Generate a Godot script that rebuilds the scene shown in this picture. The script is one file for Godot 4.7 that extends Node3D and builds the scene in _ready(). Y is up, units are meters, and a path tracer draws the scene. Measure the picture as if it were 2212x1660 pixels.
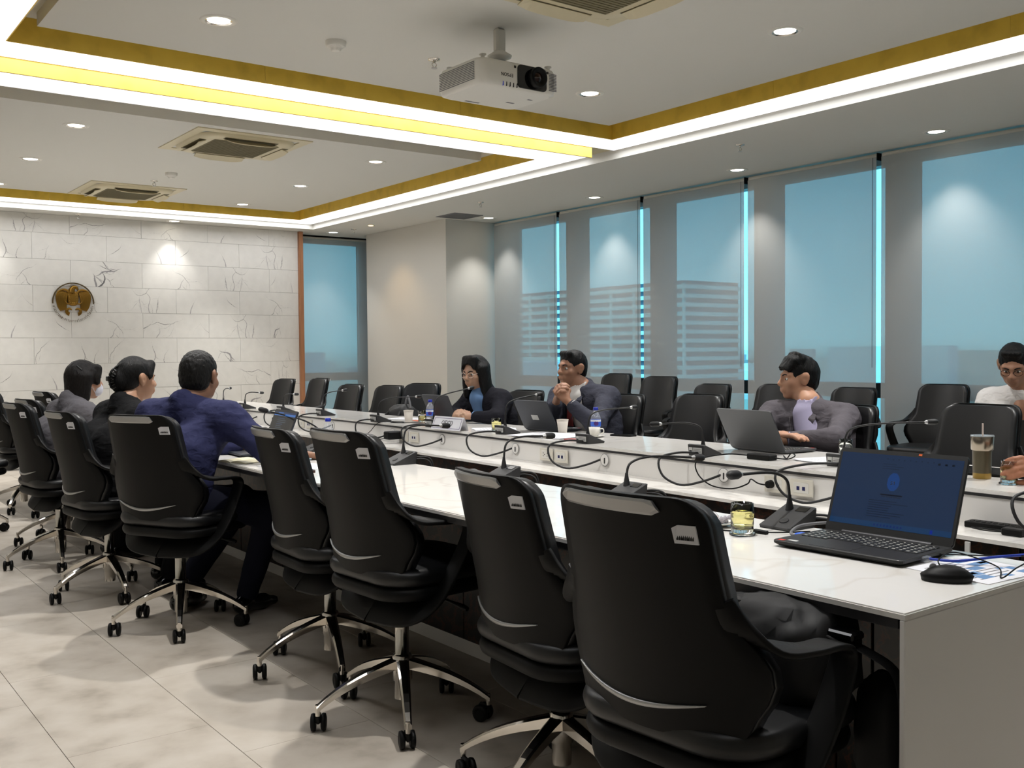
extends Node3D
# A conference room: ring of white tables, ceiling coffers with luminous strips, blinds over a glass wall. Metres, y up.
# The camera stands at x 0, z 0; -z runs along the tables to the marble wall, +x to the windows.

const TT := 0.75        # table top
const CEIL := 2.85      # perimeter ceiling
const PANEL := 2.983    # underside of the floating panels
const STRIP := 2.91     # luminous strips
const UPPER := 3.054    # ceiling inside the coffers

var used := {}
var M := {}
var rng := RandomNumberGenerator.new()

func _ready() -> void:
	rng.seed = 7
	setup_view()
	make_materials()
	build_room()
	build_ceiling()
	build_windows()
	build_outside()
	build_tables()
	build_chairs()
	build_props()
	build_people()

func setup_view() -> void:
	var cam := Camera3D.new()
	cam.name = "camera"
	var right := Vector3(0.79940771, -0.0086503, 0.60072663)
	var up := Vector3(0.02591665, 0.99946209, -0.0200962)
	var fwd := Vector3(0.60022965, -0.03163388, -0.79920189)
	cam.transform = Transform3D(Basis(right, up, -fwd), Vector3(0, 1.25, 0))
	cam.fov = rad_to_deg(2.0 * atan(830.0 / 2164.387))
	cam.near = 0.05
	cam.far = 6000.0
	add_child(cam)
	cam.current = true
	var we := WorldEnvironment.new()
	we.name = "environment"
	var e := Environment.new()
	e.tonemap_mode = Environment.TONE_MAPPER_LINEAR
	e.tonemap_exposure = 1.0
	e.sdfgi_enabled = true
	e.ssao_enabled = true
	e.ssil_enabled = true
	e.background_mode = Environment.BG_SKY
	var sky := Sky.new()
	var sm := ProceduralSkyMaterial.new()
	sm.sky_top_color = Color(0.62, 0.74, 0.9)
	sm.sky_horizon_color = Color(0.93, 0.96, 1.0)
	sm.sky_curve = 0.2
	sm.ground_bottom_color = Color(0.45, 0.47, 0.48)
	sm.ground_horizon_color = Color(0.75, 0.79, 0.82)
	sm.sky_energy_multiplier = 1.0
	sm.sun_angle_max = 1.0
	sky.sky_material = sm
	e.sky = sky
	e.background_energy_multiplier = 3.0
	we.environment = e
	add_child(we)
	var sun := DirectionalLight3D.new()
	sun.name = "sun"
	sun.light_energy = 1.6
	sun.light_color = Color(1.0, 0.97, 0.92)
	sun.light_angular_distance = 0.6
	sun.shadow_enabled = true
	sun.sky_mode = DirectionalLight3D.SKY_MODE_LIGHT_ONLY
	sun.rotation_degrees = Vector3(-52, -65, 0)
	add_child(sun)

# ---------------------------------------------------------------- helpers
func numbered(called: String) -> String:
	if not used.has(called):
		used[called] = 0
		return called
	used[called] += 1
	return "%s_%03d" % [called, used[called]]

func tag(o: Node, label: String, category: String, group := "", kind := "") -> Node:
	if label: o.set_meta("label", label)
	if category: o.set_meta("category", category)
	if group: o.set_meta("group", group)
	if kind: o.set_meta("kind", kind)
	return o

func thing(called: String, label: String, category: String, at := Vector3.ZERO, yaw := 0.0, group := "") -> Node3D:
	var o := Node3D.new()
	o.name = numbered(called)
	add_child(o)
	o.position = at
	o.rotation.y = yaw
	tag(o, label, category, group)
	return o

func new_st() -> SurfaceTool:
	var st := SurfaceTool.new()
	st.begin(Mesh.PRIMITIVE_TRIANGLES)
	st.set_smooth_group(-1)
	return st

func commit(st: SurfaceTool) -> ArrayMesh:
	st.generate_normals()
	return st.commit()

func inst(called: String, mesh: Mesh, m: Material, parent: Node = self) -> MeshInstance3D:
	var o := MeshInstance3D.new()
	o.name = numbered(called) if parent == self else called
	o.mesh = mesh
	o.material_override = null
	if m != null:
		if mesh is PrimitiveMesh: (mesh as PrimitiveMesh).material = m
		else:
			for k in mesh.get_surface_count(): o.set_surface_override_material(k, m)
	parent.add_child(o, true)
	return o

func obj(called: String, st: SurfaceTool, m: Material, parent: Node = self) -> MeshInstance3D:
	return inst(called, commit(st), m, parent)

func struct(called: String, st: SurfaceTool, m: Material) -> MeshInstance3D:
	var o := obj(called, st, m, self)
	o.set_meta("kind", "structure")
	return o

func dup(root: Node3D, at: Vector3, yaw: float, label := "", group := "") -> Node3D:
	var r: Node3D = root.duplicate()
	r.name = numbered(String(root.name).rstrip("0123456789").trim_suffix("_"))
	add_child(r)
	r.position = at
	r.rotation = Vector3(0, yaw, 0)
	if label: r.set_meta("label", label)
	if group: r.set_meta("group", group)
	return r

# corners run counterclockwise seen from outside
func tri(st: SurfaceTool, a: Vector3, b: Vector3, c: Vector3) -> void:
	st.add_vertex(a); st.add_vertex(c); st.add_vertex(b)

func quad(st: SurfaceTool, a: Vector3, b: Vector3, c: Vector3, d: Vector3) -> void:
	tri(st, a, b, c); tri(st, a, c, d)

func quad_uv(st: SurfaceTool, p: Array, t: Array) -> void:
	for k in [0, 2, 1, 0, 3, 2]:
		st.set_uv(t[k]); st.add_vertex(p[k])

func box(st: SurfaceTool, lo: Vector3, hi: Vector3, bevel := 0.0, tf := Transform3D.IDENTITY) -> void:
	var c := (lo + hi) / 2.0
	var h := (hi - lo) / 2.0
	var b := minf(bevel, minf(h.x, minf(h.y, h.z)) * 0.98)
	var V := func(sx: float, sy: float, sz: float, ax: int) -> Vector3:
		var q := Vector3(sx * h.x, sy * h.y, sz * h.z)
		if ax != 0: q.x -= sx * b
		if ax != 1: q.y -= sy * b
		if ax != 2: q.z -= sz * b
		return tf * (c + q)
	for s: float in [-1.0, 1.0]:
		var fx := [V.call(s, -1, -1, 0), V.call(s, 1, -1, 0), V.call(s, 1, 1, 0), V.call(s, -1, 1, 0)]
		var fy := [V.call(-1, s, -1, 1), V.call(-1, s, 1, 1), V.call(1, s, 1, 1), V.call(1, s, -1, 1)]
		var fz := [V.call(-1, -1, s, 2), V.call(1, -1, s, 2), V.call(1, 1, s, 2), V.call(-1, 1, s, 2)]
		for f in [fx, fy, fz]:
			if s > 0: quad(st, f[0], f[1], f[2], f[3])
			else: quad(st, f[3], f[2], f[1], f[0])
	if b <= 0.0: return
	for s: float in [-1.0, 1.0]:
		for t: float in [-1.0, 1.0]:
			var flip: bool = s * t > 0
			var e1 := [V.call(s, t, -1, 0), V.call(s, t, -1, 1), V.call(s, t, 1, 1), V.call(s, t, 1, 0)]
			var e2 := [V.call(s, -1, t, 2), V.call(s, -1, t, 0), V.call(s, 1, t, 0), V.call(s, 1, t, 2)]
			var e3 := [V.call(-1, s, t, 1), V.call(-1, s, t, 2), V.call(1, s, t, 2), V.call(1, s, t, 1)]
			for f in [e1, e2, e3]:
				if flip: quad(st, f[0], f[1], f[2], f[3])
				else: quad(st, f[3], f[2], f[1], f[0])
			for w: float in [-1.0, 1.0]:
				var a: Vector3 = V.call(s, t, w, 0)
				var d: Vector3 = V.call(s, t, w, 1)
				var g: Vector3 = V.call(s, t, w, 2)
				if s * t * w > 0: tri(st, a, d, g)
				else: tri(st, a, g, d)

# rings of equal length, each running counterclockwise seen from the end the loft grows towards
func loft(st: SurfaceTool, rings: Array, caps := true, smooth := 0, closed := true) -> void:
	st.set_smooth_group(smooth)
	for k in rings.size() - 1:
		var a: PackedVector3Array = rings[k]
		var b: PackedVector3Array = rings[k + 1]
		var n := a.size()
		for i in (n if closed else n - 1):
			var j := (i + 1) % n
			quad(st, a[i], a[j], b[j], b[i])
	st.set_smooth_group(-1)
	if not caps: return
	for e in 2:
		var r: PackedVector3Array = rings[0] if e == 0 else rings[rings.size() - 1]
		var c := Vector3.ZERO
		for p in r: c += p
		c /= r.size()
		for i in r.size():
			var j := (i + 1) % r.size()
			if e == 0: tri(st, c, r[j], r[i])
			else: tri(st, c, r[i], r[j])

func lathe(st: SurfaceTool, prof: Array, sides := 24, at := Vector3.ZERO, basis := Basis.IDENTITY, caps := true, smooth := 0) -> void:
	var rings := []
	for p in prof:
		var r := PackedVector3Array()
		for i in sides:
			var a := TAU * i / sides
			r.append(at + basis * Vector3(cos(a) * p.x, p.y, -sin(a) * p.x))
		rings.append(r)
	loft(st, rings, caps, smooth)

func tube(st: SurfaceTool, pts: Array, rad, sides := 8, caps := true) -> void:
	var rings := []
	var up := Vector3.UP
	var n := pts.size()
	for k in n:
		var d: Vector3 = (pts[mini(k + 1, n - 1)] - pts[maxi(k - 1, 0)]).normalized()
		if k == 0:
			up = Vector3.UP if absf(d.y) < 0.9 else Vector3.RIGHT
		var s := d.cross(up).normalized()
		up = s.cross(d).normalized()
		var r := PackedVector3Array()
		var rr: float = rad[k] if rad is Array else rad
		for i in sides:
			var a := TAU * i / sides
			r.append(pts[k] + (up * cos(a) + s * sin(a)) * rr)
		rings.append(r)
	loft(st, rings, caps, 0)

func curve(pts: Array, steps := 6) -> Array:
	var out := []
	var n := pts.size()
	for k in n - 1:
		var p0: Vector3 = pts[maxi(k - 1, 0)]
		var p1: Vector3 = pts[k]
		var p2: Vector3 = pts[k + 1]
		var p3: Vector3 = pts[mini(k + 2, n - 1)]
		for i in steps:
			out.append(p1.cubic_interpolate(p2, p0, p3, float(i) / steps))
	out.append(pts[n - 1])
	return out

# a flat outline (x, y), pushed from z0 to z1
func extrude(st: SurfaceTool, poly: PackedVector2Array, z0: float, z1: float, tf := Transform3D.IDENTITY, smooth_side := false) -> void:
	var p := poly.duplicate()
	if Geometry2D.is_polygon_clockwise(p): p.reverse()
	var ix := Geometry2D.triangulate_polygon(p)
	for k in range(0, ix.size(), 3):
		var a := p[ix[k]]
		var b := p[ix[k + 1]]
		var c := p[ix[k + 2]]
		if (b - a).cross(c - a) < 0:
			var t := b
			b = c
			c = t
		tri(st, tf * Vector3(a.x, a.y, z1), tf * Vector3(b.x, b.y, z1), tf * Vector3(c.x, c.y, z1))
		tri(st, tf * Vector3(a.x, a.y, z0), tf * Vector3(c.x, c.y, z0), tf * Vector3(b.x, b.y, z0))
	if smooth_side: st.set_smooth_group(1)
	for i in p.size():
		var a := p[i]
		var b := p[(i + 1) % p.size()]
		quad(st, tf * Vector3(a.x, a.y, z0), tf * Vector3(b.x, b.y, z0), tf * Vector3(b.x, b.y, z1), tf * Vector3(a.x, a.y, z1))
	st.set_smooth_group(-1)

func round_rect(w: float, h: float, r: float, n := 5) -> PackedVector2Array:
	var p := PackedVector2Array()
	for k in 4:
		var c := Vector2((w / 2 - r) * [1, -1, -1, 1][k], (h / 2 - r) * [1, 1, -1, -1][k])
		for i in n + 1:
			var a := PI / 2 * (k + float(i) / n)
			p.append(c + Vector2(cos(a), sin(a)) * r)
	return p

# a slab lying in x-z with rounded plan and rounded rims
func pad(st: SurfaceTool, w: float, d: float, r: float, y0: float, y1: float, rim: float, at := Vector3.ZERO, crown := 0.0) -> void:
	var rings := []
	var steps := 4
	var prof := []
	for i in steps + 1:
		var a := PI / 2 * i / steps
		prof.append(Vector2(rim * (1 - sin(a)), y0 + rim * (1 - cos(a))))
	for i in steps + 1:
		var a := PI / 2 * i / steps
		prof.append(Vector2(rim * (1 - cos(a)), y1 - rim * (1 - sin(a))))
	for q in prof:
		var ring := PackedVector3Array()
		var o := round_rect(w - 2 * q.x, d - 2 * q.x, maxf(r - q.x, 0.002), 6)
		for p in o: ring.append(at + Vector3(p.x, q.y, -p.y))
		rings.append(ring)
	loft(st, rings, false, 0)
	var top: PackedVector3Array = rings[rings.size() - 1]
	var bot: PackedVector3Array = rings[0]
	var n := top.size()
	st.set_smooth_group(0)
	var prev := top
	for s in [0.75, 0.45, 0.2]:
		var ring := PackedVector3Array()
		for p in top: ring.append(Vector3(at.x + (p.x - at.x) * s, p.y + crown * (1 - s * s), at.z + (p.z - at.z) * s))
		for i in n: quad(st, prev[i], prev[(i + 1) % n], ring[(i + 1) % n], ring[i])
		prev = ring
	for i in n:
		tri(st, Vector3(at.x, at.y + y1 + crown, at.z), prev[i], prev[(i + 1) % n])
	st.set_smooth_group(-1)
	for i in n: tri(st, Vector3(at.x, at.y + y0, at.z), bot[(i + 1) % n], bot[i])

func mat(called: String, c: Color, rough := 0.6, metal := 0.0, spec := 0.5) -> StandardMaterial3D:
	var m := StandardMaterial3D.new()
	m.resource_name = called
	m.albedo_color = c
	m.roughness = rough
	m.metallic = metal
	m.metallic_specular = spec
	M[called] = m
	return m

func glow(called: String, c: Color, energy: float) -> StandardMaterial3D:
	var m := mat(called, Color(0.9, 0.9, 0.9), 0.6)
	m.emission_enabled = true
	m.emission = c
	m.emission_energy_multiplier = energy
	return m

func noise_tex(seed_: int, freq: float, ramp: Array, size := 512, fractal := FastNoiseLite.FRACTAL_FBM, oct := 4, stretch := false) -> NoiseTexture2D:
	var n := FastNoiseLite.new()
	n.seed = seed_
	n.noise_type = FastNoiseLite.TYPE_SIMPLEX_SMOOTH
	n.frequency = freq
	n.fractal_type = fractal
	n.fractal_octaves = oct
	var t := NoiseTexture2D.new()
	t.width = size
	t.height = size / 4 if stretch else size
	t.seamless = true
	t.noise = n
	var g := Gradient.new()
	g.offsets = PackedFloat32Array(ramp[0])
	g.colors = PackedColorArray(ramp[1])
	t.color_ramp = g
	return t

func tri_tex(m: StandardMaterial3D, t: Texture2D, per_metre: float, world := true) -> void:
	m.albedo_texture = t
	m.uv1_triplanar = true
	m.uv1_world_triplanar = world
	m.uv1_scale = Vector3.ONE * per_metre

# ---------------------------------------------------------------- materials
func make_materials() -> void:
	mat("plaster", Color(0.80, 0.79, 0.76), 0.9, 0, 0.3)
	mat("ceiling_white", Color(0.83, 0.825, 0.80), 0.9, 0, 0.3)
	mat("ceiling_cream", Color(0.78, 0.75, 0.64), 0.8, 0, 0.3)
	var g := mat("gold", Color(0.93, 0.79, 0.30), 0.45, 0.15, 0.6)
	tri_tex(g, noise_tex(3, 0.012, [[0.0, 0.5, 1.0], [Color(0.86, 0.84, 0.78), Color(0.97, 0.96, 0.93), Color(1, 1, 1)]]), 0.6)
	var fl := mat("floor_vinyl", Color(0.765, 0.735, 0.695), 0.42, 0, 0.4)
	tri_tex(fl, noise_tex(11, 0.008, [[0.0, 0.35, 0.6, 1.0], [Color(0.80, 0.785, 0.76), Color(0.92, 0.91, 0.895), Color(0.96, 0.955, 0.945), Color(1, 1, 1)]], 1024, FastNoiseLite.FRACTAL_FBM, 6), 0.45)
	mat("floor_joint", Color(0.45, 0.43, 0.40), 0.8)
	var st := mat("table_stone", Color(0.90, 0.89, 0.875), 0.10, 0, 0.5)
	tri_tex(st, noise_tex(21, 0.004, [[0.0, 0.47, 0.5, 0.53, 1.0], [Color(1, 1, 1), Color(0.995, 0.995, 0.99), Color(0.955, 0.945, 0.93), Color(0.995, 0.995, 0.99), Color(1, 1, 1)]], 1024), 0.30)
	mat("table_edge", Color(0.90, 0.89, 0.875), 0.2)
	mat("table_face", Color(0.90, 0.89, 0.875), 0.2)
	mat("table_end", Color(0.90, 0.89, 0.875), 0.2)
	var dw := mat("dark_laminate", Color(0.12, 0.115, 0.115), 0.3)
	tri_tex(dw, noise_tex(31, 0.02, [[0.0, 0.5, 0.66, 0.72, 0.8, 1.0], [Color(0.16, 0.16, 0.17), Color(0.22, 0.22, 0.22), Color(0.30, 0.27, 0.24), Color(0.62, 0.34, 0.26), Color(0.34, 0.30, 0.26), Color(0.26, 0.25, 0.25)]], 512, FastNoiseLite.FRACTAL_RIDGED, 5), 0.9)
	dw.albedo_color = Color(0.55, 0.55, 0.55)
	mat("dark_metal", Color(0.30, 0.30, 0.31), 0.4, 0.6)
	var wd := mat("wood_post", Color(0.66, 0.46, 0.32), 0.5)
	tri_tex(wd, noise_tex(41, 0.01, [[0.0, 1.0], [Color(0.86, 0.84, 0.82), Color(1, 1, 1)]], 256), 2.0)
	wd.uv1_scale = Vector3(6, 0.5, 6)
	mat("aluminium", Color(0.62, 0.66, 0.68), 0.45, 0.7)
	mat("mullion", Color(0.10, 0.105, 0.11), 0.5, 0.3)
	var gl := mat("tinted_glass", Color(0.20, 0.72, 0.84, 0.0).linear_to_srgb(), 0.0)
	gl.albedo_color.a = 0.0
	gl.refraction_enabled = true
	gl.refraction_scale = 0.05
	gl.transparency = BaseMaterial3D.TRANSPARENCY_ALPHA
	var bl := mat("blind_fabric", Color(0.74, 0.735, 0.715, 0.65), 0.8, 0, 0.2)
	bl.transparency = BaseMaterial3D.TRANSPARENCY_ALPHA
	bl.backlight_enabled = true
	bl.backlight = Color(0.6, 0.6, 0.6)
	mat("black_plastic", Color(0.032, 0.032, 0.032), 0.48, 0, 0.32)
	mat("black_gloss", Color(0.03, 0.03, 0.032), 0.12)
	mat("black_leather", Color(0.062, 0.063, 0.068), 0.38, 0, 0.5)
	mat("blue_leather", Color(0.055, 0.07, 0.095), 0.36, 0, 0.5)
	mat("chrome", Color(0.86, 0.84, 0.81), 0.13, 1.0)
	mat("silver", Color(0.70, 0.70, 0.70), 0.35, 0.75)
	mat("white_plastic", Color(0.84, 0.83, 0.80), 0.4)
	mat("paper", Color(0.88, 0.88, 0.90), 0.7)
	mat("grille_grey", Color(0.42, 0.42, 0.43), 0.6)
	mat("cassette", Color(0.80, 0.76, 0.64), 0.45)
	mat("cassette_flap", Color(0.80, 0.76, 0.64), 0.45)
	mat("cassette_mesh", Color(0.44, 0.41, 0.30), 0.6)
	mat("dark_slot", Color(0.05, 0.045, 0.04), 0.7)
	glow("strip_light", Color(0.97, 0.97, 1.0), 1.15)
	glow("lamp_glow", Color(1.0, 0.97, 0.9), 9.0)
	glow("warm_glow", Color(1.0, 0.82, 0.5), 6.0)

# ---------------------------------------------------------------- room shell
func build_room() -> void:
	# floor: a screed under 0.45 x 0.9 m vinyl planks, each its own piece
	var st := new_st()
	box(st, Vector3(-1.6, -0.3, -12.9), Vector3(7.75, -0.004, 1.8))
	var fl := struct("floor", st, M.floor_joint)
	var planks := []
	for v in 3:
		st = new_st()
		box(st, Vector3(-0.2241, -0.003, -0.4491), Vector3(0.2241, 0.0, 0.4491), 0.0006)
		planks.append(commit(st))
	for i in 20:
		for j in 15:
			var o := inst("floor_plank", planks[(i * 7 + j * 3) % 3], M.floor_vinyl, fl)
			o.position = Vector3(-1.315 + 0.45 * i + 0.024, 0.0, 1.05 - 0.9 * j - 0.3 * (i % 2))
	# outer walls
	st = new_st()
	box(st, Vector3(-1.6, 0, -12.9), Vector3(-1.4, 3.3, 1.8))
	struct("wall_left", st, M.plaster)
	st = new_st()
	box(st, Vector3(-1.4, 0, 1.6), Vector3(7.75, 3.3, 1.8))
	struct("wall_back", st, M.plaster)
	build_marble_wall()
	# pillar between the two glazed walls
	st = new_st()
	box(st, Vector3(6.596, 0, -12.03), Vector3(7.75, 2.849, -10.075))
	struct("wall_pillar", st, M.plaster)
	# wooden post at the end of the marble
	st = new_st()
	box(st, Vector3(5.665, 0.0, -12.42), Vector3(5.722, 2.849, -12.135), 0.002)
	struct("trim_1", st, M.wood_post)
	# solid wall behind, above and below the end window
	st = new_st()
	box(st, Vector3(-1.6, 0, -12.9), Vector3(5.66, 3.3, -12.42))
	box(st, Vector3(5.66, 2.85, -12.9), Vector3(7.75, 3.3, -12.43))
	box(st, Vector3(7.3, 0, -12.9), Vector3(7.75, 2.85, -12.03))
	struct("wall_end", st, M.plaster)
	# above the long window, beyond its near end, and a low sill
	st = new_st()
	box(st, Vector3(7.42, 2.85, -12.03), Vector3(7.75, 3.3, 1.6))
	box(st, Vector3(7.42, 0, 0.7), Vector3(7.75, 2.85, 1.6))
	box(st, Vector3(7.42, 0, -10.075), Vector3(7.5, 0.09, 0.7))
	struct("wall_window", st, M.plaster)

func marble_image() -> ImageTexture:
	# eight strips of veined white stone, drawn one under another
	var w := 512
	var h := 192
	var n := 8
	var im := Image.create(w, h * n, false, Image.FORMAT_RGB8)
	im.fill(Color(0.90, 0.895, 0.88))
	var r := RandomNumberGenerator.new()
	r.seed = 91
	var nz := FastNoiseLite.new()
	nz.seed = 5
	nz.frequency = 0.012
	for y in range(0, h * n, 2):
		for x in range(0, w, 2):
			var k := nz.get_noise_2d(x, y) * 0.02
			im.fill_rect(Rect2i(x, y, 2, 2), Color(0.90 + k, 0.895 + k, 0.88 + k))
	for s in n:
		var veins := 2 + r.randi() % 3
		for k in veins:
			var lean := 1.0 if (s + k) % 2 == 0 else -1.0
			var p := Vector2(r.randf_range(20, w - 20), r.randf_range(0, h * 0.5))
			var bold: bool = r.randf() < 0.35
			vein(im, r, p, (PI / 2 + lean * r.randf_range(0.35, 0.95)), r.randf_range(120, 330), r.randf_range(4.5, 8.5) if bold else r.randf_range(1.4, 3.2), s * h, h, w, 2)
	return ImageTexture.create_from_image(im)

func vein(im: Image, r: RandomNumberGenerator, p: Vector2, dir: float, length: float, wide: float, y0: int, h: int, w: int, depth: int) -> void:
	var go := 0.0
	var turn := 0.0
	var dark := r.randf_range(0.30, 0.62)
	while go < length:
		turn = turn * 0.8 + r.randf_range(-0.16, 0.16)
		dir += turn * 0.22
		p += Vector2(cos(dir), sin(dir)) * 1.5
		go += 1.5
		if p.y < 2 or p.y > h - 3 or p.x < 2 or p.x > w - 3: return
		var k := sin(PI * clampf(go / length, 0.0, 1.0))
		var rad := maxf(0.8, wide * k * r.randf_range(0.5, 1.1))
		for dy in range(-int(rad), int(rad) + 1):
			for dx in range(-int(rad), int(rad) + 1):
				var q := Vector2i(int(p.x) + dx, int(p.y) + dy)
				if q.x < 0 or q.x >= w or q.y < 0 or q.y >= h or dx * dx + dy * dy > rad * rad: continue
				var c := im.get_pixel(q.x, q.y + y0)
				var f := 0.42 if r.randf() < 0.75 else 0.1
				im.set_pixel(q.x, q.y + y0, c.lerp(Color(dark, dark * 0.985, dark), f))
		if depth > 0 and r.randf() < 0.022:
			vein(im, r, p, dir + r.randf_range(-1.1, 1.1), length * r.randf_range(0.3, 0.6), wide * 0.55, y0, h, w, depth - 1)

func build_marble_wall() -> void:
	var st := new_st()
	box(st, Vector3(-1.4, 0, -12.42), Vector3(5.664, 2.849, -12.19))
	var wall := struct("wall_marble", st, M.floor_joint)
	M.floor_joint.resource_name = "joint"
	var mm := mat("marble", Color(0.92, 0.915, 0.905), 0.35)
	mm.albedo_texture = marble_image()
	var tiles := []
	for v in 16:
		st = new_st()
		var b := 0.0012
		var x := 0.4 - b
		var y := 0.1475 - b
		var u0 := 0.0 if v < 8 else 1.0
		var u1 := 1.0 - u0
		var v0 := (v % 8 + 0.02) / 8.0
		var v1 := (v % 8 + 0.98) / 8.0
		quad_uv(st, [Vector3(-x, -y, 0), Vector3(x, -y, 0), Vector3(x, y, 0), Vector3(-x, y, 0)], [Vector2(u0, v1), Vector2(u1, v1), Vector2(u1, v0), Vector2(u0, v0)])
		for e in [[Vector3(-x, y, 0), Vector3(x, y, 0)], [Vector3(x, -y, 0), Vector3(-x, -y, 0)], [Vector3(x, y, 0), Vector3(x, -y, 0)], [Vector3(-x, -y, 0), Vector3(-x, y, 0)]]:
			var back := Vector3(0, 0, -0.012)
			quad_uv(st, [e[0], e[1], e[1] + back, e[0] + back], [Vector2(u0, v0), Vector2(u0, v0), Vector2(u0, v0), Vector2(u0, v0)])
		tiles.append(commit(st))
	var r := RandomNumberGenerator.new()
	r.seed = 14
	for row in 10:
		for col in 10:
			var x := 5.664 - 0.4 - 0.8 * col + (0.4 if row % 2 == 0 else 0.0)
			var y := 2.786 - 0.295 * row
			if x > 5.664 + 0.2: continue
			var o := inst("marble_tile", tiles[(row * 5 + col * 3 + r.randi() % 4) % 16], mm, wall)
			o.position = Vector3(x, y, -12.178 + 0.0006 * ((row + col) % 3))
			if x > 5.6:
				o.position.x = 5.464
				o.scale.x = 0.5
			if row == 0:
				o.position.y = (2.849 + 2.6385) / 2
				o.scale.y = (2.849 - 2.6385) / 0.295
			if row == 9:
				o.scale.y = 0.92
				o.position.y = 0.136

func strip(called: String, x0: float, x1: float, z0: float, z1: float, parent: Node) -> void:
	var st := new_st()
	box(st, Vector3(x0, STRIP - 0.001, z0), Vector3(x1, STRIP + 0.02, z1))
	obj(called, st, M.strip_light, parent)

func area(x0: float, x1: float, z0: float, z1: float, energy: float) -> void:
	var a := AreaLight3D.new()
	a.name = numbered("strip_glow")
	a.area_size = Vector2(x1 - x0, z1 - z0)
	a.light_energy = energy
	a.light_color = Color(0.985, 0.99, 1.0)
	a.shadow_enabled = true
	a.position = Vector3((x0 + x1) / 2, STRIP - 0.006, (z0 + z1) / 2)
	a.rotation_degrees = Vector3(-90, 0, 0)
	a.area_range = 20.0
	a.area_attenuation = 2.0
	add_child(a)

func ring_slab(st: SurfaceTool, outer: Rect2, holes: Array, y0: float, y1: float) -> void:
	# a flat slab with rectangular holes, cut along the holes' edges
	var xs := [outer.position.x, outer.end.x]
	var zs := [outer.position.y, outer.end.y]
	for h in holes:
		xs += [h.position.x, h.end.x]
		zs += [h.position.y, h.end.y]
	xs.sort()
	zs.sort()
	for i in xs.size() - 1:
		for j in zs.size() - 1:
			if xs[i + 1] - xs[i] < 1e-4 or zs[j + 1] - zs[j] < 1e-4: continue
			var mid := Vector2((xs[i] + xs[i + 1]) / 2, (zs[j] + zs[j + 1]) / 2)
			var open := false
			for h in holes:
				if (h as Rect2).has_point(mid): open = true
			if not open: box(st, Vector3(xs[i], y0, zs[j]), Vector3(xs[i + 1], y1, zs[j + 1]))

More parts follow.
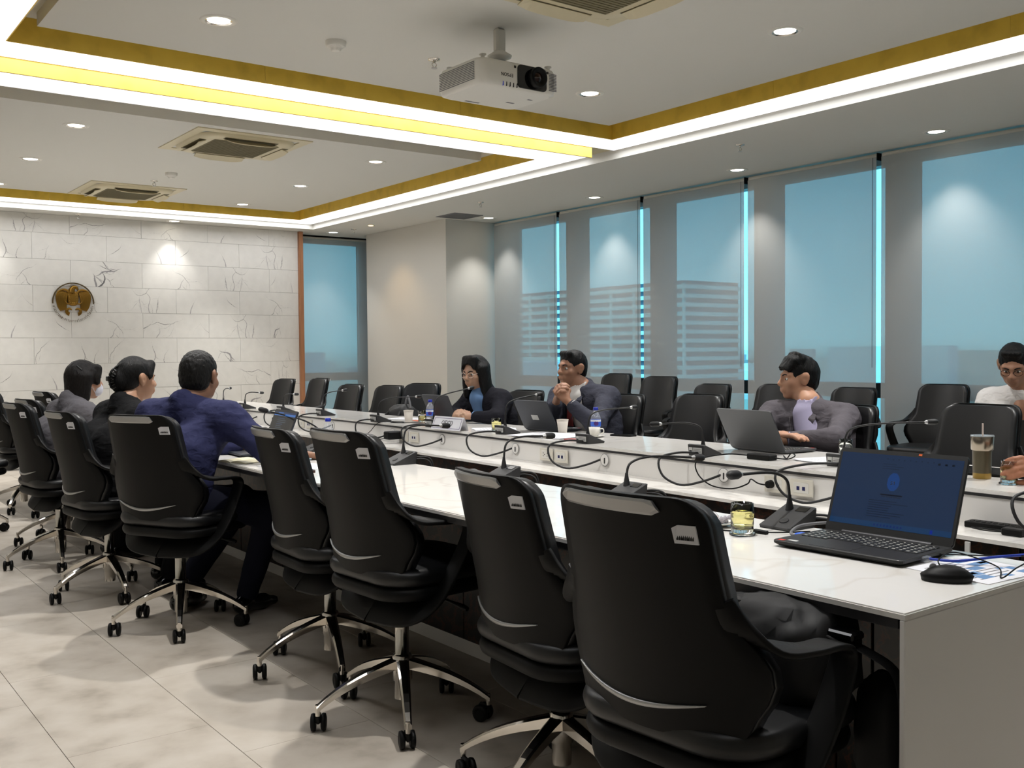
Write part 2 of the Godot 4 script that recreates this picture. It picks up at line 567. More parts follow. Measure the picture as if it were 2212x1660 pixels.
func build_ceiling() -> void:
	# coffers: A over the near half, B over the far half; the perimeter ceiling frames both
	var x0 := 0.77
	var x1 := 5.735       # pale step
	var gx0 := 1.08
	var gx1 := 5.398
	var coffer := Rect2(x0, -11.86, x1 - x0, 11.01)
	var st := new_st()
	ring_slab(st, Rect2(-1.6, -12.9, 9.35, 14.7), [coffer], CEIL, 3.3)
	struct("ceiling", st, M.ceiling_white)
	st = new_st()
	box(st, Vector3(x0 - 0.1, UPPER, -11.9), Vector3(x1 + 0.1, 3.3, -0.8))
	struct("ceiling_coffer", st, M.ceiling_white)
	# the ledges that carry the strips, behind the gold fascias
	st = new_st()
	var lift := STRIP + 0.02
	ring_slab(st, coffer, [Rect2(gx0, -5.85, gx1 - gx0, 4.70), Rect2(gx0, -11.53, gx1 - gx0, 4.712)], lift, 3.2)
	struct("ceiling_ledge", st, M.ceiling_cream)
	# gold fascias
	for c in [[-5.85, -1.15], [-11.53, -6.818]]:
		var zf: float = c[0]
		var zn: float = c[1]
		var f := Node3D.new()
		f.name = "trim_2" if zn > -3 else "trim_3"
		f.set_meta("kind", "structure")
		add_child(f)
		var k := 0.006
		for s in [[gx1 - k, gx1, zf, zn], [gx0, gx0 + k, zf, zn]]:
			for piece in 3:
				var za := lerpf(s[2], s[3], piece / 3.0)
				var zb := lerpf(s[2], s[3], (piece + 1) / 3.0)
				st = new_st()
				box(st, Vector3(s[0], STRIP, za + 0.001), Vector3(s[1], UPPER - 0.001, zb - 0.001))
				obj("fascia_panel", st, M.gold, f)
		for s in [[zf, zf + k], [zn - k, zn]]:
			for piece in 3:
				var xa := lerpf(gx0 + k, gx1 - k, piece / 3.0)
				var xb := lerpf(gx0 + k, gx1 - k, (piece + 1) / 3.0)
				st = new_st()
				box(st, Vector3(xa + 0.001, STRIP, s[0]), Vector3(xb - 0.001, UPPER - 0.001, s[1]))
				obj("fascia_panel", st, M.gold, f)
	# the gold fin between the coffers
	st = new_st()
	box(st, Vector3(1.0, 2.825, -6.166), Vector3(5.452, STRIP - 0.001, -6.150), 0.001)
	tag(obj("gold_fin", st, M.gold), "straight gold fin hanging between the two rows of ceiling light", "fin")
	# luminous strips
	var a := thing("light_strip", "luminous white light strip round the coffer over the projector", "light", Vector3.ZERO, 0, "ceiling light strips")
	strip("diffuser", gx0, gx1, -6.148, -5.851, a)
	strip("diffuser", gx1 + 0.001, 5.69, -6.148, -0.851, a)
	strip("diffuser", 0.79, gx0 - 0.001, -6.148, -0.851, a)
	strip("diffuser", gx0, gx1, -1.149, -0.851, a)
	var b := thing("light_strip", "luminous white light strip round the coffer nearest the marble wall", "light", Vector3.ZERO, 0, "ceiling light strips")
	strip("diffuser", gx0, gx1, -6.817, -6.49, b)
	strip("diffuser", gx1 + 0.001, 5.69, -11.84, -6.49, b)
	strip("diffuser", 0.79, gx0 - 0.001, -11.84, -6.49, b)
	strip("diffuser", gx0, gx1, -11.84, -11.531, b)
	var e := 1.7
	area(gx0, gx1, -6.148, -5.851, e)
	area(gx1, 5.69, -6.148, -0.851, e * 1.15)
	area(0.79, gx0, -6.148, -0.851, e * 1.15)
	area(gx0, gx1, -1.149, -0.851, e)
	area(gx0, gx1, -6.817, -6.49, e)
	area(gx1, 5.69, -11.84, -6.49, e * 1.15)
	area(0.79, gx0, -11.84, -6.49, e * 1.15)
	area(gx0, gx1, -11.84, -11.531, e)
	# floating panels
	st = new_st()
	box(st, Vector3(1.212, PANEL, -5.738), Vector3(5.263, UPPER + 0.02, -1.27), 0.0)
	struct("ceiling_panel_near", st, M.ceiling_white)
	st = new_st()
	box(st, Vector3(1.212, PANEL, -11.42), Vector3(5.263, UPPER + 0.02, -7.443), 0.0)
	struct("ceiling_panel_far", st, M.ceiling_white)
	# downlights
	var dl := make_downlight()
	var first := true
	var spots := []
	for x in [1.95, 4.505]:
		for z in [-1.95, -3.5, -5.1, -8.02, -9.6, -11.14]:
			spots.append([Vector3(x, PANEL, z), 4.4, 46.0, "recessed downlight in a floating ceiling panel", "downlights in the ceiling panels"])
	for z in [-0.4, -2.2, -4.06, -5.94, -7.84, -9.73]:
		spots.append([Vector3(6.98, CEIL, z), 1.25, 42.0, "recessed downlight in the ceiling along the window blinds", "downlights along the blinds"])
	for x in [0.0, 1.95, 4.0, 6.09]:
		spots.append([Vector3(x, CEIL, -12.0), 0.85, 40.0, "recessed downlight in the ceiling along the marble wall", "downlights along the marble wall"])
	for z in [-2.2, -5.1, -8.0]:
		spots.append([Vector3(-0.5, CEIL, z), 1.6, 45.0, "recessed downlight in the ceiling over the open floor", "downlights over the open floor"])
	for s in spots:
		var o: Node3D
		if first:
			o = dl
			first = false
			o.position = s[0]
		else:
			o = dup(dl, s[0], 0.0)
		tag(o, s[3], "downlight", s[4])
		spot(s[0] + Vector3(0, -0.012, 0), s[1], s[2], Color(1.0, 0.99, 0.975))
	var w := thing("spotlight", "small warm glowing spotlight in the ceiling beside the pillar", "spotlight", Vector3(6.147, CEIL, -11.09))
	st = new_st()
	lathe(st, [Vector2(0.03, -0.004), Vector2(0.052, -0.004), Vector2(0.056, 0.0)], 24)
	obj("rim", st, M.white_plastic, w)
	st = new_st()
	lathe(st, [Vector2(0.001, -0.010), Vector2(0.028, -0.008), Vector2(0.034, -0.002)], 20)
	obj("bulb", st, M.warm_glow, w)
	spot(Vector3(6.147, CEIL - 0.02, -11.09), 0.45, 50.0, Color(1.0, 0.82, 0.55))
	ceiling_fittings()

func spot(at: Vector3, energy: float, angle: float, c: Color) -> void:
	var s := SpotLight3D.new()
	s.name = numbered("spot")
	s.position = at
	s.rotation_degrees = Vector3(-90, 0, 0)
	s.light_energy = energy
	s.light_color = c
	s.spot_angle = angle
	s.spot_angle_attenuation = 0.7
	s.spot_range = 20.0
	s.spot_attenuation = 2.0
	s.light_size = 0.035
	s.shadow_enabled = true
	add_child(s)

func make_downlight() -> Node3D:
	var t := thing("downlight", "", "downlight")
	var st := new_st()
	lathe(st, [Vector2(0.066, -0.001), Vector2(0.070, -0.006), Vector2(0.092, -0.005), Vector2(0.096, 0.0)], 32, Vector3.ZERO, Basis.IDENTITY, false)
	obj("rim", st, M.white_plastic, t)
	st = new_st()
	lathe(st, [Vector2(0.058, -0.0012), Vector2(0.066, -0.0045), Vector2(0.0695, -0.006)], 32, Vector3.ZERO, Basis.IDENTITY, false)
	obj("reflector", st, M.chrome, t)
	st = new_st()
	lathe(st, [Vector2(0.001, -0.004), Vector2(0.035, -0.0035), Vector2(0.058, -0.0012)], 24, Vector3.ZERO, Basis.IDENTITY, false)
	obj("lamp_lens", st, M.lamp_glow, t)
	return t

func sprinkler(at: Vector3, label: String) -> void:
	var t := thing("sprinkler", label, "sprinkler", at, 0, "ceiling sprinklers")
	var st := new_st()
	lathe(st, [Vector2(0.012, -0.012), Vector2(0.034, -0.006), Vector2(0.036, 0.0)], 20, Vector3.ZERO, Basis.IDENTITY, true)
	obj("escutcheon", st, M.chrome, t)
	st = new_st()
	lathe(st, [Vector2(0.007, -0.024), Vector2(0.010, -0.010)], 10)
	for s: int in [-1, 1]: tube(st, curve([Vector3(0.006 * s, -0.022, 0), Vector3(0.016 * s, -0.032, 0), Vector3(0.004 * s, -0.05, 0)], 4), 0.003, 6)
	obj("frame", st, M.chrome, t)
	st = new_st()
	lathe(st, [Vector2(0.018, -0.054), Vector2(0.018, -0.051)], 14)
	obj("deflector", st, M.silver, t)

func ceiling_fittings() -> void:
	sprinkler(Vector3(3.231, PANEL, -5.038), "small chrome sprinkler on the ceiling beside the projector")
	sprinkler(Vector3(3.184, PANEL, -10.127), "chrome sprinkler on the ceiling between a smoke detector and an air conditioner")
	sprinkler(Vector3(6.15, CEIL, -5.204), "chrome sprinkler on the lower ceiling above the widest blinds")
	sprinkler(Vector3(6.18, CEIL, -8.758), "chrome sprinkler on the lower ceiling beside the square air grille")
	sprinkler(Vector3(6.146, CEIL, -11.537), "chrome sprinkler on the ceiling beside the warm spotlight")
	sprinkler(Vector3(2.922, CEIL, -12.009), "chrome sprinkler on the ceiling above the gold emblem")
	for q in [[Vector3(2.605, PANEL, -5.071), "white round smoke detector on the ceiling near the projector"], [Vector3(3.181, PANEL, -9.602), "white round smoke detector on the ceiling between two air conditioners"]]:
		var t := thing("smoke_detector", q[1], "smoke detector", q[0], 0, "smoke detectors")
		var st := new_st()
		lathe(st, [Vector2(0.048, -0.030), Vector2(0.055, -0.026), Vector2(0.058, 0.0)], 28)
		obj("base", st, M.white_plastic, t)
		st = new_st()
		lathe(st, [Vector2(0.018, -0.052), Vector2(0.028, -0.05), Vector2(0.030, -0.042), Vector2(0.040, -0.036), Vector2(0.046, -0.03)], 28)
		obj("chamber", st, M.white_plastic, t)
	# square return grille
	var v := thing("air_grille", "square grey air grille in the ceiling beside the pillar", "grille", Vector3(6.59, CEIL, -9.77))
	var gs := new_st()
	for s: int in [-1, 1]:
		box(gs, Vector3(-0.2, -0.006, s * 0.19 - 0.012), Vector3(0.2, 0.0, s * 0.19 + 0.012))
		box(gs, Vector3(s * 0.19 - 0.012, -0.006, -0.178), Vector3(s * 0.19 + 0.012, 0.0, 0.178))
	obj("frame", gs, M.grille_grey, v)
	for k in 14:
		gs = new_st()
		box(gs, Vector3(-0.176, -0.0035, -0.168 + 0.0258 * k - 0.009), Vector3(0.176, -0.0015, -0.168 + 0.0258 * k + 0.009))
		obj("slat", gs, M.grille_grey, v)
	build_cassette(Vector3(3.18, PANEL, -8.01), "ceiling cassette air conditioner between the light strip and a smoke detector")
	build_cassette(Vector3(3.14, PANEL, -10.90), "ceiling cassette air conditioner nearest the marble wall")
	build_cassette(Vector3(3.18, PANEL, -3.51), "ceiling cassette air conditioner in front of the projector")
	build_projector()

func build_cassette(at: Vector3, label: String) -> void:
	var t := thing("air_conditioner", label, "air conditioner", at, 0, "ceiling cassettes")
	var st := new_st()
	# flat outer frame
	var o := 0.475
	var i := 0.395
	for s: float in [-1.0, 1.0]:
		box(st, Vector3(-o, -0.008, s * (o + i) / 2 - (o - i) / 2), Vector3(o, 0.0, s * (o + i) / 2 + (o - i) / 2))
		box(st, Vector3(s * (o + i) / 2 - (o - i) / 2, -0.008, -i), Vector3(s * (o + i) / 2 + (o - i) / 2, 0.0, i))
	obj("outer_frame", st, M.cassette, t)
	st = new_st()
	# raised body with round corners
	var rings := []
	for q in [[0.80, -0.004], [0.79, -0.022], [0.75, -0.034], [0.62, -0.036]]:
		var r := PackedVector3Array()
		for p in round_rect(q[0], q[0], 0.16 * q[0] / 0.8, 8): r.append(Vector3(p.x, q[1], p.y))
		rings.append(r)
	loft(st, rings, true, 0)
	obj("body", st, M.cassette, t)
	st = new_st()
	box(st, Vector3(-0.27, -0.040, -0.27), Vector3(0.27, -0.034, 0.27), 0.002)
	var grille := obj("intake_grille", st, M.cassette_mesh, t)
	for k in 22:
		st = new_st()
		box(st, Vector3(-0.262, -0.0425, -0.2625 + 0.025 * k - 0.004), Vector3(0.262, -0.0395, -0.2625 + 0.025 * k + 0.004))
		obj("slat", st, M.cassette_mesh, grille)
	for k in 4:
		var b := Basis(Vector3.UP, PI / 2 * k)
		st = new_st()
		box(st, Vector3(-0.22, -0.037, 0.318), Vector3(0.22, -0.030, 0.372), 0.0, Transform3D(b, Vector3.ZERO))
		obj("outlet_slot", st, M.cassette_mesh, t)
		st = new_st()
		var rows := []
		for u in 9:
			var x := lerpf(-0.21, 0.21, u / 8.0)
			var drop := 0.052 * (1.0 - pow(absf(x) / 0.25, 4.0))
			var ring := PackedVector3Array([b * Vector3(x, -0.038, 0.322), b * Vector3(x, -0.043, 0.318), b * Vector3(x, -0.045 - drop * 0.6, 0.372), b * Vector3(x, -0.04 - drop * 0.6, 0.376)])
			rows.append(ring)
		loft(st, rows, true, -1)
		obj("flap", st, M.cassette_flap, t)

func build_projector() -> void:
	var t := thing("projector", "white ceiling projector hanging from a short pole with black lens", "projector", Vector3(3.165, 2.60, -4.32))
	var st := new_st()
	# body: rounded plan, 0.515 x 0.40 x 0.135
	var rings := []
	for q in [[0.47, 0.36, 0.0], [0.505, 0.395, 0.008], [0.515, 0.402, 0.03], [0.515, 0.402, 0.115], [0.50, 0.39, 0.132], [0.46, 0.35, 0.138]]:
		var r := PackedVector3Array()
		for p in round_rect(q[0], q[1], 0.06, 6): r.append(Vector3(p.x, q[2], -p.y))
		rings.append(r)
	loft(st, rings, true, 0)
	obj("casing", st, M.white_plastic, t)
	# lens bay and lens, to the right of the front face
	st = new_st()
	var tf := Transform3D(Basis.IDENTITY, Vector3(0.075, 0.068, 0.1965))
	extrude(st, round_rect(0.19, 0.118, 0.022, 5), 0.0, 0.008, tf)
	obj("lens_bay", st, M.black_gloss, t)
	st = new_st()
	lathe(st, [Vector2(0.052, 0.0), Vector2(0.052, 0.030), Vector2(0.044, 0.034), Vector2(0.040, 0.026), Vector2(0.026, 0.02)], 32, Vector3(0.10, 0.072, 0.2035), Basis(Vector3.RIGHT, PI / 2), false)
	var lens := obj("lens_barrel", st, M.black_plastic, t)
	st = new_st()
	lathe(st, [Vector2(0.001, 0.027), Vector2(0.018, 0.024), Vector2(0.028, 0.018)], 24, Vector3(0.10, 0.072, 0.2035), Basis(Vector3.RIGHT, PI / 2), false)
	mat("lens_glass", Color(0.13, 0.04, 0.035), 0.06)
	obj("lens_glass", st, M.lens_glass, lens)
	for k in 12:
		st = new_st()
		var y := 0.022 + 0.0078 * k
		box(st, Vector3(0.188, y, 0.1995), Vector3(0.238, y + 0.0036, 0.2025))
		obj("front_vent", st, M.grille_grey, t)
	for k in 11:
		st = new_st()
		var y := 0.026 + 0.0085 * k
		box(st, Vector3(-0.2590, y, -0.165), Vector3(-0.2565, y + 0.0038, 0.155))
		obj("side_vent", st, M.grille_grey, t)
	for k in 5:
		st = new_st()
		box(st, Vector3(-0.112 + 0.022 * k, 0.006, 0.190), Vector3(-0.107 + 0.022 * k, 0.028, 0.2015), 0.001)
		obj("status_light", st, M.dark_slot if k else mat("blue_led", Color(0.2, 0.3, 0.85), 0.4), t)
	for q in [Vector3(-0.2, 0.136, 0.15), Vector3(0.215, 0.136, 0.16), Vector3(-0.2, 0.136, -0.15)]:
		st = new_st()
		lathe(st, [Vector2(0.010, 0.0), Vector2(0.011, 0.016), Vector2(0.018, 0.018), Vector2(0.018, 0.024)], 14, q)
		obj("foot", st, M.white_plastic, t)
	for q in [Vector3(-0.035, 0.110, 0.2005), Vector3(0.178, 0.112, 0.2005)]:
		st = new_st()
		box(st, q - Vector3(0.006, 0.006, 0.001), q + Vector3(0.006, 0.006, 0.003))
		obj("sensor", st, M.black_gloss, t)
	var tm := TextMesh.new()
	tm.text = "EPSON"
	tm.font_size = 32
	tm.pixel_size = 0.00075
	tm.depth = 0.001
	var word := inst("lettering", tm, M.dark_slot, t)
	word.position = Vector3(-0.085, 0.062, 0.2015)
	word.rotation_degrees = Vector3(0, 0, 180)
	for q in [[Vector3(-0.06, -0.0004, -0.15), 0.09], [Vector3(0.12, -0.0004, -0.05), 0.05], [Vector3(0.17, -0.0004, 0.06), 0.03]]:
		st = new_st()
		box(st, q[0] - Vector3(q[1] / 2, 0.0003, 0.008), q[0] + Vector3(q[1] / 2, 0.0003, 0.008))
		obj("printed_mark", st, M.grille_grey, t)
	# pole, dish and bracket
	st = new_st()
	box(st, Vector3(0.02, 0.255, -0.07), Vector3(0.082, 0.383, -0.025), 0.01)
	obj("pole", st, M.white_plastic, t)
	st = new_st()
	lathe(st, [Vector2(0.03, 0.215), Vector2(0.062, 0.228), Vector2(0.066, 0.238), Vector2(0.03, 0.262)], 20, Vector3(0.051, 0, -0.047))
	obj("cover_dish", st, M.white_plastic, t)
	st = new_st()
	tube(st, [Vector3(0.06, 0.13, -0.047), Vector3(0.06, 0.22, -0.047)], 0.014, 10)
	box(st, Vector3(-0.12, 0.134, -0.10), Vector3(0.17, 0.142, 0.02))
	obj("bracket", st, M.silver, t)
	st = new_st()
	tube(st, curve([Vector3(-0.02, 0.14, -0.14), Vector3(0.01, 0.17, -0.09), Vector3(0.035, 0.23, -0.05)]), 0.008, 8)
	obj("cable", st, M.black_plastic, t)

# ---------------------------------------------------------------- windows, blinds and the city
func build_windows() -> void:
	var edges := [-10.20, -8.876, -7.518, -6.152, -4.787, -3.42, -2.06, -0.70, 0.66]
	var n := 0
	for k in edges.size() - 1:
		n += 1
		var za: float = edges[k] + (0.24 if k else 0.25)
		var zb: float = edges[k + 1]
		var w := Node3D.new()
		w.name = "window_%d" % n
		w.set_meta("kind", "structure")
		add_child(w)
		var st := new_st()
		for y in [[0.10, 0.841], [0.966, 2.77]]:
			st = new_st()
			box(st, Vector3(7.555, y[0], za), Vector3(7.567, y[1], zb))
			obj("pane", st, M.tinted_glass, w)
		st = new_st()
		box(st, Vector3(7.46, 0.09, za - 0.24), Vector3(7.62, 2.85, za), 0.004)
		obj("mullion", st, M.mullion, w)
		st = new_st()
		box(st, Vector3(7.47, 0.841, za), Vector3(7.61, 0.966, zb), 0.004)
		obj("transom", st, M.mullion, w)
		st = new_st()
		box(st, Vector3(7.47, 2.77, za), Vector3(7.61, 2.85, zb))
		obj("head_rail", st, M.aluminium, w)
	# blinds
	var cuts := [-10.03, -8.78, -7.432, -6.078, -4.715, -3.36, -2.0, -0.65, 0.66]
	var near := ["beside the pillar", "behind the man in the dark suit", "behind the empty chairs by the glass", "behind the man in the grey jacket", "over the widest bright pane"]
	for k in cuts.size() - 1:
		var label: String = "grey translucent roller blind " + (near[k] if k < 5 else "beyond the man in the white shirt")
		var b := thing("roller_blind", label, "blind", Vector3(7.26, 0, 0), 0, "roller blinds on the long window")
		var z0: float = cuts[k] + 0.022
		var z1: float = cuts[k + 1] - 0.022
		var st := new_st()
		box(st, Vector3(-0.0004, 0.13, z0), Vector3(0.0004, 2.80, z1))
		obj("fabric", st, M.blind_fabric, b)
		st = new_st()
		lathe(st, [Vector2(0.024, 0.0), Vector2(0.024, z1 - z0)], 16, Vector3(0.03, 2.812, z0), Basis(Vector3.RIGHT, PI / 2))
		obj("roller", st, M.plaster, b)
		st = new_st()
		box(st, Vector3(-0.008, 0.105, z0), Vector3(0.008, 0.132, z1), 0.003)
		obj("bottom_bar", st, M.aluminium, b)
		st = new_st()
		box(st, Vector3(0.0, 2.775, z1), Vector3(0.06, 2.835, z1 + 0.008))
		obj("bracket", st, M.black_plastic, b)
		st = new_st()
		tube(st, [Vector3(-0.008, 2.80, z1 - 0.03), Vector3(-0.010, 1.1, z1 - 0.03)], 0.0022, 5)
		obj("chain", st, M.grille_grey, b)
	# window in the recess beside the marble wall
	var w := Node3D.new()
	w.name = "window_%d" % (n + 1)
	w.set_meta("kind", "structure")
	add_child(w)
	for y in [[0.0, 0.88], [0.99, 2.77]]:
		var st := new_st()
		box(st, Vector3(5.74, y[0], -12.70), Vector3(6.82, y[1], -12.688))
		obj("pane", st, M.tinted_glass, w)
	for q in [[Vector3(5.66, 0, -12.75), Vector3(5.74, 2.85, -12.6)], [Vector3(6.82, 0, -12.75), Vector3(7.3, 2.85, -12.6)]]:
		var st := new_st()
		box(st, q[0], q[1])
		obj("mullion", st, M.mullion, w)
	for q in [[Vector3(5.74, 0.88, -12.75), Vector3(6.82, 0.99, -12.62)], [Vector3(5.74, 2.77, -12.75), Vector3(6.82, 2.85, -12.62)]]:
		var st := new_st()
		box(st, q[0], q[1])
		obj("transom", st, M.mullion, w)
	var b := thing("roller_blind", "blue tinted roller blind between the wooden post and the pillar", "blind", Vector3(0, 0, -12.44))
	var st := new_st()
	box(st, Vector3(5.735, 0.1, -0.0004), Vector3(7.28, 2.80, 0.0004))
	obj("fabric", st, M.blind_fabric, b)
	st = new_st()
	lathe(st, [Vector2(0.022, 0.0), Vector2(0.022, 1.54)], 16, Vector3(5.735, 2.815, -0.03), Basis(Vector3.FORWARD, PI / 2))
	obj("roller", st, M.plaster, b)
	st = new_st()
	box(st, Vector3(5.735, 0.075, -0.008), Vector3(7.28, 0.102, 0.008), 0.003)
	obj("bottom_bar", st, M.aluminium, b)

func build_outside() -> void:
	mat("ground_city", Color(0.52, 0.56, 0.55), 0.9)
	mat("white_concrete", Color(0.88, 0.88, 0.86), 0.8)
	mat("tower_glass", Color(0.22, 0.30, 0.38), 0.25)
	var st := new_st()
	box(st, Vector3(20, -76, -3200), Vector3(4200, -75, 1500))
	tag(obj("city_ground", st, M.ground_city), "", "", "", "structure")
	# the banded tower seen through the gaps between the blinds
	var t := thing("office_tower", "distant white banded office tower seen between the blinds", "building", Vector3(270, -75, -307))
	st = new_st()
	box(st, Vector3(0.6, 0, -52), Vector3(30, 102, 52))
	obj("glazed_core", st, M.tower_glass, t)
	for k in 31:
		st = new_st()
		box(st, Vector3(0, 3.3 * k, -52.6), Vector3(30.5, 3.3 * k + 1.5, 52.6))
		obj("floor_band", st, M.white_concrete, t)
	for k in 9:
		st = new_st()
		box(st, Vector3(-0.2, 0, -52.0 + 13.0 * k - 0.5), Vector3(0.7, 101, -52.0 + 13.0 * k + 0.5))
		obj("pier", st, M.white_concrete, t)
	# low city blocks to the horizon
	var bm := BoxMesh.new()
	var cm := mat("city_block", Color(1, 1, 1), 0.85)
	cm.vertex_color_use_as_albedo = true
	bm.material = cm
	var mm := MultiMesh.new()
	mm.transform_format = MultiMesh.TRANSFORM_3D
	mm.use_colors = true
	mm.mesh = bm
	var n := 1400
	mm.instance_count = n
	var r := RandomNumberGenerator.new()
	r.seed = 33
	for k in n:
		var d := 160.0 + 2700.0 * pow(r.randf(), 1.3)
		var a := r.randf_range(deg_to_rad(-75), deg_to_rad(20))
		var hgt := r.randf_range(8, 34) if r.randf() < 0.9 else r.randf_range(40, 78)
		var wd := r.randf_range(14, 42)
		var p := Vector3(d * cos(a), -75 + hgt / 2, d * sin(a))
		if p.distance_to(Vector3(285, p.y, -307)) < 85: p.x += 140
		mm.set_instance_transform(k, Transform3D(Basis.from_euler(Vector3(0, r.randf() * 0.6, 0)).scaled(Vector3(wd, hgt, r.randf_range(14, 60))), p))
		var g := r.randf_range(0.25, 0.85)
		mm.set_instance_color(k, Color(g, g * r.randf_range(0.95, 1.02), g * r.randf_range(0.9, 1.05)))
	var mi := MultiMeshInstance3D.new()
	mi.name = "city_blocks"
	mi.multimesh = mm
	mi.material_override = cm
	add_child(mi)
	tag(mi, "distant city of low pale buildings beyond the blinds", "city", "", "stuff")

# ---------------------------------------------------------------- tables
func far_x(z: float) -> float:
	# inner edge of the far counter draws in a little towards the near end
	return lerpf(3.43, 3.60, clampf((-1.6 - z) / 5.0, 0.0, 1.0))

func far_outline(zn: float) -> PackedVector2Array:
	# plan of the far counter and the far end, as (x, -z)
	var p := PackedVector2Array()
	p.append(Vector2(4.15, -zn))
	for k in 9:
		var a := PI / 2 * k / 8.0
		p.append(Vector2(4.15 - 0.55 * (1 - cos(a)), 10.65 - 0.55 * (1 - sin(a))))
	for k in 9:
		var a := PI / 2 + PI / 2 * k / 8.0
		p.append(Vector2(1.715 + 0.55 * (1 + cos(a)), 10.65 - 0.55 * (1 - sin(a))))
	p.append(Vector2(1.715, 9.0))
	p.append(Vector2(2.36, 9.0))
	for k in 7:
		var a := PI - PI / 2 * k / 6.0
		p.append(Vector2(2.36 + 0.4 * (1 + cos(a)), 9.55 + 0.4 * sin(a)))
	for k in 7:
		var a := PI / 2 - PI / 2 * k / 6.0
		p.append(Vector2(3.20 + 0.4 * cos(a), 9.55 + 0.4 * sin(a)))
	p.append(Vector2(3.60, 6.6))
	p.append(Vector2(far_x(zn), -zn))
	return p

func slab(st: SurfaceTool, plan: PackedVector2Array, y0: float, y1: float) -> void:
	# (x, -z) plan with a small chamfer on the upper rim
	var tf := Transform3D(Basis(Vector3(1, 0, 0), Vector3(0, 0, -1), Vector3(0, 1, 0)), Vector3.ZERO)
	var c := 0.003
	extrude(st, plan, y0, y1 - c, tf)
	var inner := Geometry2D.offset_polygon(plan, -c)
	if inner.size(): extrude(st, inner[0], y1 - c, y1, tf)

func build_tables() -> void:
	var near := thing("conference_table", "white stone conference table with black panels behind the row of black chairs", "table", Vector3.ZERO)
	var st := new_st()
	slab(st, PackedVector2Array([Vector2(1.715, 1.056), Vector2(2.36, 1.056), Vector2(2.36, 8.999), Vector2(1.715, 8.999)]), TT - 0.013, TT)
	obj("tabletop", st, M.table_stone, near)
	st = new_st()
	box(st, Vector3(1.722, TT - 0.034, -8.99), Vector3(2.352, TT - 0.0135, -1.075))
	obj("apron", st, M.dark_metal, near)
	st = new_st()
	box(st, Vector3(1.715, 0.0, -1.068), Vector3(2.36, TT - 0.0135, -1.056), 0.002)
	obj("end_panel", st, M.table_end, near)
	var z := -1.075
	var first := true
	while z > -8.9:
		var wid := 0.44 if first else 0.6
		if absf(z + 1.515) < 0.01: wid = 0.11
		first = false
		var zb := maxf(z - wid, -8.99)
		st = new_st()
		box(st, Vector3(2.31, 0.06, zb + 0.003), Vector3(2.335, TT - 0.035, z - 0.003), 0.002)
		obj("modesty_panel", st, M.dark_laminate, near)
		z = zb
	st = new_st()
	box(st, Vector3(2.318, 0.0, -8.99), Vector3(2.34, 0.06, -1.075))
	obj("plinth", st, M.table_edge, near)
	st = new_st()
	box(st, Vector3(2.336, 0.0, -8.99), Vector3(2.352, 0.62, -1.075))
	obj("inner_face", st, M.dark_laminate, near)

	var far := thing("conference_counter", "white stone counter with a lower ledge and sockets on its inner side", "table", Vector3.ZERO)
	st = new_st()
	slab(st, far_outline(-1.0), TT - 0.014, TT)
	obj("countertop", st, M.table_stone, far)
	# shadow line and upright face under the top, following the inner edge
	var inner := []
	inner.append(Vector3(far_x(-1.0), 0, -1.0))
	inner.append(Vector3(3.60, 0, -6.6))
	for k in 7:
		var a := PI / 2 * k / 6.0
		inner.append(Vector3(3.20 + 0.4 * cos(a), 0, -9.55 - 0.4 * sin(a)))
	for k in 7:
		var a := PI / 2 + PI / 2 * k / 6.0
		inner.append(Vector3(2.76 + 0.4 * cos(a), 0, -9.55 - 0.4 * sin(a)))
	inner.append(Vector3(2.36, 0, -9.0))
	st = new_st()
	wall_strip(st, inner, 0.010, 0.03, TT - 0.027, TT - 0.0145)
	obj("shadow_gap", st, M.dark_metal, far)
	st = new_st()
	wall_strip(st, inner, 0.016, 0.04, 0.60, TT - 0.0275)
	obj("upright_face", st, M.table_face, far)
	# the ledge
	st = new_st()
	wall_strip(st, inner, -0.225, 0.015, 0.606, 0.620)
	obj("ledge", st, M.table_stone, far)
	st = new_st()
	wall_strip(st, inner, -0.10, 0.02, 0.60, 0.6055)
	obj("ledge_support", st, M.dark_metal, far)
	# dark boards under the ledge, 0.6 m each along the straight run
	z = -1.0
	while z > -9.4:
		var zb := z - 0.6
		st = new_st()
		var xa := minf(far_x(z), far_x(zb)) - 0.17
		box(st, Vector3(xa, 0.05, zb + 0.003), Vector3(xa + 0.02, 0.60, z - 0.003), 0.002)
		obj("front_board", st, M.dark_laminate, far)
		z = zb
	st = new_st()
	box(st, Vector3(3.62, 0.0, -9.6), Vector3(3.66, 0.60, -1.1))
	obj("carcass", st, M.dark_laminate, far)
	st = new_st()
	box(st, Vector3(3.28, 0.0, -1.016), Vector3(4.15, TT - 0.0145, -1.002), 0.002)
	obj("end_panel", st, M.table_end, far)
	for k in 11:
		st = new_st()
		box(st, Vector3(2.45 + 0.6 * 0, 0.0, 0), Vector3(2.451, 0.001, 0.001))
		break

# an upright strip along a path, between two offsets (positive = to the outside of the ring)
func wall_strip(st: SurfaceTool, path: Array, o0: float, o1: float, y0: float, y1: float) -> void:
	var rings := []
	for k in path.size():
		var d: Vector3 = (path[mini(k + 1, path.size() - 1)] - path[maxi(k - 1, 0)]).normalized()
		var n := Vector3(-d.z, 0, d.x)
		var a: Vector3 = path[k] + n * o0
		var b: Vector3 = path[k] + n * o1
		rings.append(PackedVector3Array([Vector3(a.x, y0, a.z), Vector3(b.x, y0, b.z), Vector3(b.x, y1, b.z), Vector3(a.x, y1, a.z)]))
	loft(st, rings, true, -1)

# ---------------------------------------------------------------- chairs
const BT := 0.928     # top of the chair backs

